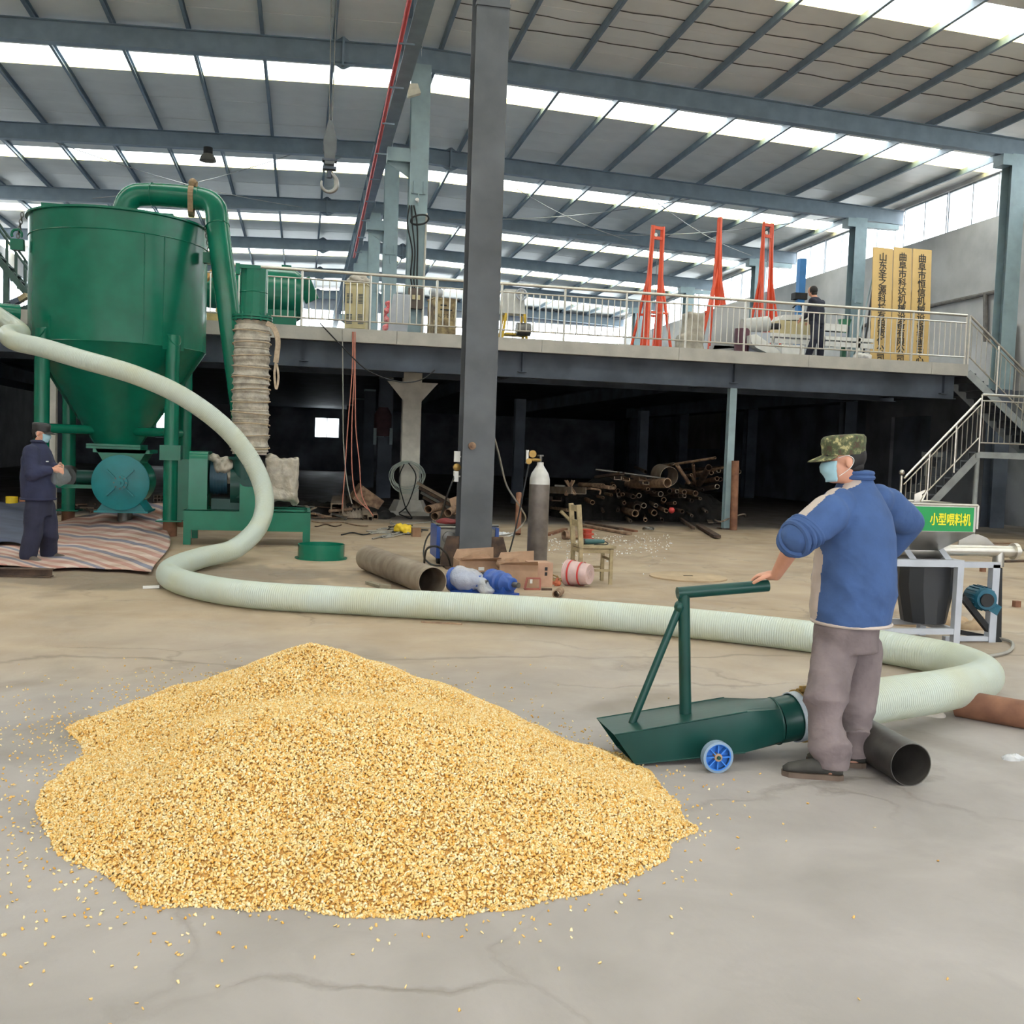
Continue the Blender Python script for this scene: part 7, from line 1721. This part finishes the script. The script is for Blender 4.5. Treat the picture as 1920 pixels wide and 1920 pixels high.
def hand(mb, wr, pd, palm_n, side, curl, s=1.0, spread=0.02):
    """wr wrist, pd direction along the palm, palm_n out of the palm, side vector towards the thumb"""
    pd = pd.normalized(); pn = (palm_n-pd*palm_n.dot(pd)).normalized(); sv = side.normalized()
    R = Matrix((pd, sv, pn)).transposed()
    mb.ball(wr+pd*0.05*s, (0.055*s, 0.042*s, 0.018*s), 14, 10, R)
    cap_(mb, wr, wr+pd*0.04*s, 0.026*s, 0.024*s)
    Ls = [0.072, 0.08, 0.075, 0.06]
    for i in range(4):
        off = sv*(0.030-0.02*i)*s
        p = wr+pd*0.088*s+off; d = pd.copy(); rad = 0.0092*s*(1 if i < 3 else 0.88)
        k = curl if not isinstance(curl, (list, tuple)) else curl[i]
        for j, fr in enumerate((0.45, 0.32, 0.23)):
            ang = k*(0.75 if j == 0 else 1.0)
            d = (d*math.cos(ang)+pn*math.sin(ang)).normalized() if j == 0 else (d*math.cos(ang)+(pn*d.dot(pd)-pd*d.dot(pn)).normalized()*math.sin(ang)).normalized()
            q = p+d*Ls[i]*fr*s; cap_(mb, p, q, rad, rad*0.93, 10); p = q; rad *= 0.93
    p = wr+pd*0.03*s+sv*0.034*s; d = (pd*0.7+sv*0.6+pn*0.35).normalized()
    q = p+d*0.045*s; cap_(mb, p, q, 0.012*s, 0.011*s, 10); d2 = (pd*0.9+pn*0.5+sv*0.1).normalized(); cap_(mb, q, q+d2*0.032*s, 0.011*s, 0.009*s, 10)
def wrinkle(seed, amp, axis=None, freq=26.0):
    r2 = np.random.default_rng(seed); k = r2.normal(size=(9, 3)); k[:, 2] += np.sign(k[:, 2])*1.6
    k = k/np.linalg.norm(k, axis=1)[:, None]*r2.uniform(0.6, 1.5, 9)[:, None]*freq; ph = r2.uniform(0, 6.28, 9)
    def fn(a, nn):
        w = a+0.03*np.sin(a[:, [1, 2, 0]]*9)
        s = (1-np.abs(np.sin(w@k.T+ph))**0.7).mean(1)-0.34
        env = 0.55+0.45*np.sin(a[:, 2]*7+seed+a[:, 0]*4)
        return a+nn*(s*env*amp*4.0)[:, None]
    return fn
def clothing(name, mb, off, voxel, material, parent, seed=1, amp=0.006, freq=26, sm=5):
    me = remeshed(mb, voxel, sm); shift_mesh(me, off, wrinkle(seed, amp, None, freq)); me.name = name
    return link(name, me, material, parent)
def camo():
    M = bpy.data.materials.new('camouflage_cloth'); M.use_nodes = True; nt = M.node_tree; N = nt.nodes; L = nt.links
    b = N['Principled BSDF']; b.inputs['Roughness'].default_value = 0.85
    tc = N.new('ShaderNodeTexCoord'); vo = N.new('ShaderNodeTexNoise'); vo.inputs['Scale'].default_value = 26; vo.inputs['Detail'].default_value = 5; vo.inputs['Roughness'].default_value = 0.62; L.new(tc.outputs['Object'], vo.inputs['Vector'])
    cr = N.new('ShaderNodeValToRGB'); cr.color_ramp.interpolation = 'CONSTANT'; e = cr.color_ramp.elements
    cols = [(0, srgb(74,60,46)), (0.43, srgb(72,80,54)), (0.52, srgb(104,104,72)), (0.59, srgb(164,156,110))]
    while len(e) < 4: e.new(0.5)
    for i, (p_, c_) in enumerate(cols): e[i].position = p_; e[i].color = (*c_, 1)
    L.new(vo.outputs['Fac'], cr.inputs['Fac']); L.new(cr.outputs['Color'], b.inputs['Base Color']); return M
def face_mask(parent, off, c, fd, s=1.0, up=Vector((0, 0, 1))):
    f = fd.normalized(); l = up.cross(f).normalized(); u = f.cross(l)
    P = lambda a, b, k: c+f*a*s+l*b*s+u*k*s
    mb = MB(); vs = []; nu, nv = 14, 8
    for j in range(nv+1):
        t = j/nv; el = 0.0-0.105*t
        for i in range(nu+1):
            a = (i/nu-0.5)*2.2
            bul = 0.022*math.cos(a*1.1)*math.sin(min(1, t*1.15+0.12)*math.pi)
            ry = 0.074-0.020*t*t; rx = 0.084+bul-0.018*max(0, t-0.6)
            pl = 0.0025*(1 if int(t*7) % 2 else 0)
            vs.append(P(0.012+rx*math.cos(a)+pl, ry*math.sin(a)*1.12, el-0.015*math.cos(a)*0.2))
    mb.add(vs, [(j*(nu+1)+i, j*(nu+1)+i+1, (j+1)*(nu+1)+i+1, (j+1)*(nu+1)+i) for j in range(nv) for i in range(nu)])
    me = mb.mesh('face_mask', off, 60); o = link('face_mask', me, MASKM, parent); so = o.modifiers.new('t', 'SOLIDIFY'); so.thickness = 0.003
    lp = MB()
    for sd in (-1, 1):
        e0 = P(0.045, sd*0.066, 0.012); e1 = P(0.04, sd*0.06, -0.08); er = P(-0.03, sd*0.083, 0.0)
        lp.tube(spline([e0, P(0.0, sd*0.084, 0.022), er, P(-0.012, sd*0.082, -0.04), e1], 5), 0.0016, 5)
    lp.build('ear_loop', WHITE, o)
def head_all(pr, off, c, fd, capmat, hair=True, s=1.0, brim=True, flat=True):
    f = fd.normalized(); u = Vector((0, 0, 1)); l = u.cross(f).normalized(); u = f.cross(l)
    P = lambda a, b, k: c+f*a*s+l*b*s+u*k*s
    R = Matrix((f, l, u)).transposed()
    hb = MB(); hb.ball(P(-0.034, 0, 0.016), (0.086*s, 0.081*s, 0.085*s), 18, 12, R)
    hb.ball(P(-0.055, 0, -0.035), (0.05*s, 0.062*s, 0.05*s), 14, 10, R)
    hb.build('hair', HAIR, pr)
    cb = MB(); secs = []
    for k, (h_, a, b, sh) in enumerate(((0.025, 0.108, 0.088, -0.006), (0.05, 0.110, 0.090, -0.007), (0.062, 0.110, 0.090, -0.007), (0.085, 0.113, 0.094, -0.008), (0.108, 0.112, 0.092, -0.010), (0.122, 0.100, 0.082, -0.012), (0.128, 0.06, 0.05, -0.012))):
        secs.append((P(sh, 0, h_), f*a*s, l*b*s))
    cb.loft(secs, 32); cp = cb.build('cap', capmat, pr, smooth=50)
    bb = MB(); n = 14; vs = []
    for j in range(2):
        for i in range(n+1):
            a = (i/n-0.5)*2.1; r0 = (0.108, 0.088) if j == 0 else (0.185, 0.105)
            vs.append(P(-0.006+r0[0]*math.cos(a)*(1 if j == 0 else 1), r0[1]*math.sin(a), 0.032-(0.028*math.cos(a) if j else 0.0)-0.01*abs(math.sin(a))))
    bb.add(vs, [(i, i+1, n+2+i, n+1+i) for i in range(n)])
    bo = bb.build('brim', capmat, cp, smooth=60); so = bo.modifiers.new('t', 'SOLIDIFY'); so.thickness = 0.006
    eb = MB()
    for sd in (-1, 1): eb.ball(P(0.078, sd*0.034, 0.005), (0.010*s, 0.014*s, 0.008*s), 10, 6, R)
    eb.build('eyes', mat('dark_eye', srgb(40,30,28), 0.3, 0, 0.05, 9), pr)
    bw_ = MB()
    for sd in (-1, 1): bw_.ball(P(0.09, sd*0.034, 0.027), (0.006*s, 0.02*s, 0.004*s), 10, 6, R)
    bw_.build('eyebrows', HAIR, pr)
    face_mask(pr, off, c, fd, s)

# ---------------- worker in the blue jacket (foreground, right)
JK = mat('blue_fleece', srgb(58,84,130), 0.9, 0, 0.12, 7, 0.35, 11)
JK2 = mat('beige_trim', srgb(186,172,162), 0.9, 0, 0.06, 9)
TRS = mat('grey_brown_trousers', srgb(114,102,102), 0.9, 0, 0.16, 7, 0.6, 13)
SHOE = mat('dark_canvas_shoe', srgb(62,60,56), 0.85, 0, 0.2, 12)
SOLE = mat('brown_rubber_sole', srgb(98,82,70), 0.8, 0, 0.15, 12)
pel = PY(1588, 1175, 4.82); off = (pel.x, pel.y, 0.0)
w1 = thing('person', 'worker in blue jacket and camouflage cap holding the nozzle handle', 'person', off)
fdir = Vector((-0.78, 0.62, 0)).normalized(); fl_ = Vector((-fdir.y, fdir.x, 0))      # facing, left-hand side
fl_ = Vector((0, 0, 1)).cross(fdir).normalized()
chest = PY(1606, 1010, 4.84); neck = PY(1606, 902, 4.84); hc = PY(1580, 862, 4.82)
shL = PY(1553, 966, 4.70); shR = PY(1664, 950, 4.98)
elL = PY(1497, 1006, 4.66); wrL = he+Vector((0.015, -0.055, 0.062))
elR = PY(1706, 980, 5.06); wrR = PY(1655, 1048, 5.20)
hiL = PY(1566, 1218, 4.80); hiR = PY(1613, 1218, 4.90)
knL = PY(1546, 1312, 4.66); knR = PY(1607, 1306, 4.86)
anL = PY(1556, 1440, 4.58); anR = PY(1598, 1434, 4.76)
footd = Vector((-0.93, 0.36, 0)).normalized()
hfd = Vector((-0.96, 0.20, -0.10))
body = MB(); head_parts(body, hc, hfd)
limb(body, [neck+Vector((0, 0, -0.03)), hc+Vector((0.01, 0.0, -0.05))], [0.062, 0.058])
body.loft([(pel, fl_*0.15, fdir*0.10), (pel.lerp(chest, 0.5), fl_*0.15, fdir*0.10), (chest+Vector((0, 0, 0.08)), fl_*0.17, fdir*0.11), (neck-Vector((0, 0, 0.03)), fl_*0.10, fdir*0.07)], 20)
limb(body, [shL, elL, elL.lerp(wrL, 0.35), wrL], [0.052, 0.043, 0.044, 0.029]); limb(body, [shR, elR, elR.lerp(wrR, 0.35), wrR], [0.052, 0.043, 0.043, 0.029])
for hi, kn, an in ((hiL, knL, anL), (hiR, knR, anR)): limb(body, [hi, kn, an], [0.085, 0.058, 0.034]); limb(body, [an, Vector((an.x, an.y, 0.05))+footd*0.1], [0.03, 0.018])
# left hand lies over the end of the handle bar, fingers curled round it
bar_top = he + Vector((-0.03, 0, 0.031))
hand(body, wrL+Vector((0, 0, 0.0)), Vector((-0.62, 0.78, -0.12)), Vector((0.0, 0.0, -1)), Vector((-0.78, -0.62, 0.0)), [0.85, 0.9, 0.95, 1.0], 1.05)
hand(body, wrR, Vector((-0.7, 0.1, -0.5)), Vector((0.1, -0.9, 0.1)), Vector((0, 0, 1)), 0.9, 0.95)
me = remeshed(body, 0.0055, 3); shift_mesh(me, off); me.name = 'body'; link('body', me, SKIN, w1)
# jacket
jk = MB()
hem = PY(1596, 1160, 4.84)
jk.loft([(hem+Vector((0, 0, -0.02)), fl_*0.215, fdir*0.200), (hem+Vector((0, 0, 0.05)), fl_*0.228, fdir*0.215), (hem.lerp(chest, 0.5), fl_*0.232, fdir*0.215), (chest+Vector((0, 0, 0.02)), fl_*0.232, fdir*0.195), (chest+Vector((0, 0, 0.13)), fl_*0.215, fdir*0.165), (chest.lerp(neck, 0.78), fl_*0.155, fdir*0.125), (neck, fl_*0.088, fdir*0.088), (neck+Vector((-0.012, 0, 0.06)), fl_*0.08, fdir*0.08)], 28)
limb(jk, [shL, elL.lerp(shL, 0.5), elL, elL.lerp(wrL, 0.20)], [0.105, 0.096, 0.086, 0.072]); limb(jk, [shR, elR.lerp(shR, 0.5), elR, elR.lerp(wrR, 0.7)], [0.105, 0.092, 0.078, 0.066])
jk.ball(shL.lerp(neck, 0.35)+Vector((0, 0, -0.01)), 0.09); jk.ball(shR.lerp(neck, 0.35)+Vector((0, 0, -0.01)), 0.09)
jo = clothing('jacket', jk, off, 0.0085, JK, w1, 3, 0.012, 13, 8)
jo.data.materials.append(JK2)
# bunched folds pushed up on the left sleeve
sf = MB(); ax_ = (wrL-elL).normalized(); 
for k in range(6):
    c = elL.lerp(shL, 0.30)+(elL-shL).normalized()*0.028*k if k < 4 else elL+ax_*0.02*(k-3)
    axd = (elL-shL).normalized() if k < 4 else ax_
    u_, v_ = frame_of(axd); rr_ = 0.086-0.0015*k
    sf.tube([c+u_*rr_*math.cos(a)+v_*rr_*math.sin(a)+axd*0.018*math.sin(a+k*0.9) for a in np.linspace(0, 2*math.pi, 25)[:-1]], 0.016, 8, closed=True)
sf.build('sleeve_folds', JK, jo)
cu = MB(); cu.pipe(elL+ax_*0.03, elL+ax_*0.075, 0.075, 0.058, 24); cu.build('cuff', JK, jo)
# beige strip over the shoulder and down the sleeve, and the side panel (real cloth colour, by place on the jacket)
dv = Vector((-0.66, -0.12, 0.74)).normalized()
strip = [neck+fl_*0.085+Vector((0, 0, 0.0)), shL.lerp(neck, 0.5)+dv*0.085, shL+dv*0.104, shL.lerp(elL, 0.5)+dv*0.096, elL.lerp(shL, 0.2)+dv*0.09]
side_ = [hem+fl_*0.11+fdir*0.19+Vector((0, 0, 0.05)), hem.lerp(chest, 0.75)+fl_*0.13+fdir*0.18]
m_ = jo.data; n_ = len(m_.polygons); cen = np.empty(n_*3); m_.polygons.foreach_get('center', cen); cen = cen.reshape(-1, 3)+np.array(off)
idx = np.zeros(n_, dtype=np.int32)
def near(path, rad):
    d = np.full(n_, 9.0)
    for i in range(len(path)-1):
        a = np.array(path[i]); b = np.array(path[i+1]); t = np.clip(((cen-a)@(b-a))/((b-a)@(b-a)), 0, 1); d = np.minimum(d, np.linalg.norm(cen-(a+t[:, None]*(b-a)), axis=1))
    return d < rad
idx[near(strip, 0.034)] = 1; idx[near(side_, 0.07)] = 1
m_.polygons.foreach_set('material_index', idx)
co = MB(); u_, v_ = fl_, fdir
for k in range(2): co.tube([neck+Vector((-0.01, 0, 0.02+0.022*k))+fl_*(0.086-0.004*k)*math.cos(a)+fdir*(0.087-0.004*k)*math.sin(a) for a in np.linspace(0, 2*math.pi, 29)[:-1]], 0.014, 8, closed=True)
co.build('collar', JK, jo)
hm = MB(); hm.tube([hem+Vector((0, 0, -0.015))+fl_*0.213*math.cos(a)+fdir*0.198*math.sin(a) for a in np.linspace(0, 2*math.pi, 37)[:-1]], 0.009, 6, closed=True); hm.build('hem_band', JK2, jo)
# trousers
tr_m = MB(); wst = hem+Vector((0, 0, 0.06))
tr_m.loft([(wst, fl_*0.17, fdir*0.15), (pel, fl_*0.18, fdir*0.165), (pel+Vector((0, 0, -0.12)), fl_*0.178, fdir*0.165)], 24)
for hi, kn, an in ((hiL, knL, anL), (hiR, knR, anR)):
    limb(tr_m, [hi, kn, kn.lerp(an, 0.7)], [0.118, 0.104, 0.092], 20); tr_m.tube([kn.lerp(an, 0.6), Vector((an.x+0.015, an.y, 0.17)), Vector((an.x+0.018, an.y, 0.05))], [0.095, 0.087, 0.082], 22)
clothing('trousers', tr_m, off, 0.0085, TRS, w1, 8, 0.030, 14, 9)
# shoes
for k, an in enumerate((anL, anR)):
    heel = Vector((an.x, an.y, 0))-footd*0.06; side = Vector((-footd.y, footd.x, 0))
    sh = MB(); secs = []
    for t, w_, h_ in ((0.0, 0.030, 0.05), (0.03, 0.036, 0.075), (0.09, 0.038, 0.085), (0.15, 0.042, 0.07), (0.21, 0.047, 0.055), (0.26, 0.042, 0.04), (0.285, 0.02, 0.022)):
        secs.append((heel+footd*t+Vector((0, 0, 0.022+h_/2)), side*w_, Vector((0, 0, h_/2))))
    sh.loft(secs, 20); so = sh.build('shoe', SHOE, w1, smooth=60)
    sl_ = MB(); pol = [heel+footd*t+side*w_ for t, w_ in ((-0.005, 0.022), (0.02, 0.037), (0.1, 0.036), (0.2, 0.047), (0.26, 0.042), (0.29, 0.016))]+[heel+footd*t-side*w_ for t, w_ in ((0.29, 0.016), (0.26, 0.042), (0.2, 0.047), (0.1, 0.036), (0.02, 0.037), (-0.005, 0.022))]
    sl_.prism(pol, (0, 0, 0.026)); sl_.build('sole', SOLE, so, smooth=0)
head_all(w1, off, hc, hfd, camo())

# ---------------- worker in navy at the left
NAVY = mat('navy_work_cloth', srgb(42,46,72), 0.9, 0, 0.15, 6, 0.5, 11)
NAVY2 = mat('navy_trousers', srgb(36,38,58), 0.9, 0, 0.15, 6, 0.5, 11)
YW = 13.45
def wp2(x, y, dy=0.0): return PY(x, y, YW+dy)
pel = wp2(74, 945); off = (pel.x, pel.y, 0.0)
w2 = thing('person', 'worker in navy clothes and dark cap on the striped tarpaulin', 'person', off)
fdir = Vector((0.94, -0.34, 0)).normalized(); fl_ = Vector((0, 0, 1)).cross(fdir).normalized()   # left hand on the far side
chest = wp2(70, 872); neck = wp2(73, 831); hc = wp2(78, 812)
shR = wp2(58, 848, -0.17); shL = wp2(80, 848, 0.17)
elR = wp2(60, 888, -0.24); wrR = wp2(98, 880, -0.16); elL = wp2(98, 880, 0.16); wrL = wp2(106, 876, -0.02)
hiR = wp2(66, 950, -0.08); hiL = wp2(84, 950, 0.09); knR = wp2(62, 1000, -0.10); knL = wp2(92, 998, 0.08)
g1, g2 = G(56, 1055), G(95, 1050); anR = Vector((g1.x-0.02, g1.y, 0.1)); anL = Vector((g2.x-0.03, g2.y+0.02, 0.1))
hfd = Vector((0.96, -0.25, -0.08))
body = MB(); head_parts(body, hc, hfd, s=0.98); limb(body, [neck-Vector((0, 0, 0.03)), hc-Vector((0.01, 0, 0.05))], [0.06, 0.055])
body.loft([(pel, fl_*0.15, fdir*0.1), (chest, fl_*0.16, fdir*0.11), (neck-Vector((0, 0, 0.03)), fl_*0.09, fdir*0.07)], 18)
limb(body, [shR, elR, wrR], [0.05, 0.042, 0.028]); limb(body, [shL, elL, wrL], [0.05, 0.042, 0.028])
for hi, kn, an in ((hiL, knL, anL), (hiR, knR, anR)): limb(body, [hi, kn, an], [0.08, 0.056, 0.04])
hand(body, wrR, Vector((0.85, -0.1, -0.05)), Vector((0.1, 0.7, -0.7)), Vector((0, 0.1, 1)), 0.75)
hand(body, wrL, Vector((0.8, -0.45, 0.05)), Vector((-0.1, -0.8, -0.5)), Vector((0, 0, 1)), 0.75)
me = remeshed(body, 0.008, 2); shift_mesh(me, off); me.name = 'body'; link('body', me, SKIN, w2)
jk = MB(); hem = wp2(72, 935)
jk.loft([(hem, fl_*0.20, fdir*0.195), (hem+Vector((0, 0, 0.12)), fl_*0.215, fdir*0.20), (chest-Vector((0, 0, 0.08)), fl_*0.22, fdir*0.185), (chest+Vector((0, 0, 0.08)), fl_*0.215, fdir*0.165), (chest.lerp(neck, 0.75), fl_*0.15, fdir*0.12), (neck, fl_*0.08, fdir*0.08), (neck+Vector((0, 0, 0.035)), fl_*0.072, fdir*0.072)], 26)
limb(jk, [shR, elR, elR.lerp(wrR, 0.8)], [0.098, 0.09, 0.06]); limb(jk, [shL, elL, elL.lerp(wrL, 0.8)], [0.095, 0.08, 0.06])
jo = clothing('jacket', jk, off, 0.012, NAVY, w2, 12, 0.010, 12, 4)
hm = MB(); hm.tube([hem+fl_*0.197*math.cos(a)+fdir*0.192*math.sin(a) for a in np.linspace(0, 2*math.pi, 33)[:-1]], 0.016, 6, closed=True); hm.build('hem_band', NAVY, jo)
co = MB(); co.tube([neck+Vector((0, 0, 0.02))+fl_*0.078*math.cos(a)+fdir*0.078*math.sin(a) for a in np.linspace(0, 2*math.pi, 25)[:-1]], 0.02, 8, closed=True); co.build('collar', NAVY, jo)
pk = MB(); pk.box(chest+fdir*0.17-fl_*0.06+Vector((0, 0, 0.05)), (0.02, 0.06, 0.012)); pk.build('badge', WHITE, jo, smooth=0)
tr_m = MB(); tr_m.loft([(hem+Vector((0, 0, 0.05)), fl_*0.17, fdir*0.15), (pel-Vector((0, 0, 0.02)), fl_*0.175, fdir*0.155), (pel-Vector((0, 0, 0.14)), fl_*0.17, fdir*0.15)], 22)
for hi, kn, an in ((hiL, knL, anL), (hiR, knR, anR)): limb(tr_m, [hi, kn, an, Vector((an.x, an.y, 0.09))], [0.125, 0.112, 0.105, 0.10], 18)
clothing('trousers', tr_m, off, 0.012, NAVY2, w2, 17, 0.012, 11, 4)
for k, (an, fd2) in enumerate(((anR, Vector((0.75, -0.66, 0))), (anL, Vector((0.97, -0.2, 0))))):
    fd2 = fd2.normalized(); heel = Vector((an.x, an.y, 0.012))-fd2*0.07; side = Vector((-fd2.y, fd2.x, 0)); sh = MB(); secs = []
    for t, w_, h_ in ((0.0, 0.03, 0.06), (0.04, 0.04, 0.09), (0.12, 0.043, 0.09), (0.2, 0.048, 0.07), (0.27, 0.045, 0.05), (0.3, 0.02, 0.03)): secs.append((heel+fd2*t+Vector((0, 0, h_/2)), side*w_, Vector((0, 0, h_/2))))
    sh.loft(secs, 18); sh.build('shoe', mat('worn_grey_shoe', srgb(92,84,78), 0.85, 0, 0.15, 9), w2, smooth=60)
head_all(w2, off, hc, hfd, mat('black_leather_cap', srgb(36,35,36), 0.45, 0, 0.15, 9), s=0.98)
# clear bag in his hands
q = wp2(112, 893, -0.1); mb = MB(); mb.ball(q, (0.10, 0.09, 0.13)); mb.ball(q+Vector((-0.01, 0.02, 0.11)), (0.035, 0.035, 0.06)); mb.ball(q+Vector((0.05, 0, -0.02)), (0.08, 0.07, 0.08))
wrapped('plastic_bag', mb, tuple(q), 121, 0.025, bag_mat('clear_film', srgb(150,158,160), 0.72), None, 'clear plastic bag held by the worker in navy', 'plastic bag', 0.016, 2, 22)

# ---------------- figure on the platform, bent over behind the rail
Yp = 21.75
DARK = mat('dark_overall', srgb(44,46,60), 0.9, 0, 0.2, 7)
base = dp(1532, Yp); off = tuple(base)
w3 = thing('person', 'person in dark clothes stooping behind the platform rail', 'person', off)
def q3(x, z, dy=0.0): return Vector((PY(x, 600, Yp).x, Yp+dy, DZ+z))
fdir = Vector((-0.5, 0.86, 0)).normalized(); fl_ = Vector((0, 0, 1)).cross(fdir).normalized()
pel = q3(1534, 0.86, 0.05); chest = q3(1530, 1.2); neck = q3(1528, 1.42, 0.06); hc = q3(1525, 1.55, 0.12)
body = MB(); head_parts(body, hc, Vector((-0.6, 0.7, -0.5))); limb(body, [neck, hc-Vector((0, 0, 0.03))], [0.06, 0.055])
shl, shr = chest+fl_*0.19+Vector((0, 0, 0.1)), chest-fl_*0.19+Vector((0, 0, 0.1)); ell, elr = shl+fdir*0.08+Vector((0, 0, -0.26)), shr+fdir*0.08+Vector((0, 0, -0.26)); wl, wr_ = ell+fdir*0.18+Vector((0, 0, -0.12)), elr+fdir*0.18+Vector((0, 0, -0.12))
limb(body, [shl, ell, wl], [0.05, 0.042, 0.03]); limb(body, [shr, elr, wr_], [0.05, 0.042, 0.03])
body.loft([(pel, fl_*0.15, fdir*0.1), (chest, fl_*0.16, fdir*0.11), (neck, fl_*0.08, fdir*0.07)], 16)
hip = [pel+fl_*0.09, pel-fl_*0.09]; kn3 = [q3(1525, 0.46, -0.1), q3(1542, 0.46, 0.0)]; an3 = [q3(1520, 0.08, 0.05), q3(1545, 0.08, 0.1)]
for k in range(2): limb(body, [hip[k], kn3[1-k if False else k], an3[k]], [0.08, 0.056, 0.04])
hand(body, wl, fdir*0.7+Vector((0, 0, -0.5)), -fl_, Vector((0, 0, 1)), 0.6); hand(body, wr_, fdir*0.7+Vector((0, 0, -0.5)), fl_, Vector((0, 0, 1)), 0.6)
me = remeshed(body, 0.012, 2); shift_mesh(me, off); link('body', me, SKIN, w3)
jk = MB(); jk.loft([(pel-Vector((0, 0, 0.06)), fl_*0.18, fdir*0.16), (chest-Vector((0, 0, 0.1)), fl_*0.2, fdir*0.17), (chest+Vector((0, 0, 0.1)), fl_*0.2, fdir*0.15), (neck, fl_*0.085, fdir*0.085)], 20); limb(jk, [shl, ell, ell.lerp(wl, 0.8)], [0.085, 0.07, 0.055]); limb(jk, [shr, elr, elr.lerp(wr_, 0.8)], [0.085, 0.07, 0.055])
clothing('jacket', jk, off, 0.02, DARK, w3, 22, 0.012, 11, 2)
tm_ = MB(); tm_.loft([(pel+Vector((0, 0, 0.05)), fl_*0.16, fdir*0.14), (pel-Vector((0, 0, 0.12)), fl_*0.165, fdir*0.14)], 18)
for k in range(2): limb(tm_, [hip[k], kn3[k], an3[k]], [0.11, 0.09, 0.08])
clothing('trousers', tm_, off, 0.02, DARK, w3, 23, 0.012, 11, 2)
for k in range(2):
    h_ = an3[k].copy(); h_.z = DZ; s_ = MB(); s_.loft([(h_+fdir*t+Vector((0, 0, zz/2)), fl_*w_, Vector((0, 0, zz/2))) for t, w_, zz in ((-0.08, 0.03, 0.06), (0, 0.042, 0.09), (0.12, 0.045, 0.06), (0.19, 0.02, 0.03))], 14); s_.build('shoe', SHOE, w3, smooth=60)
hr = MB(); hr.ball(hc-fdir*0.03+Vector((0, 0, 0.035)), (0.095, 0.10, 0.10), 16, 10); hr.ball(hc-fdir*0.05+Vector((0, 0, -0.04)), (0.07, 0.07, 0.07), 14, 8); hr.build('hair', HAIR, w3)
for o_ in bpy.data.objects:
    if '_w' in o_: del o_['_w']
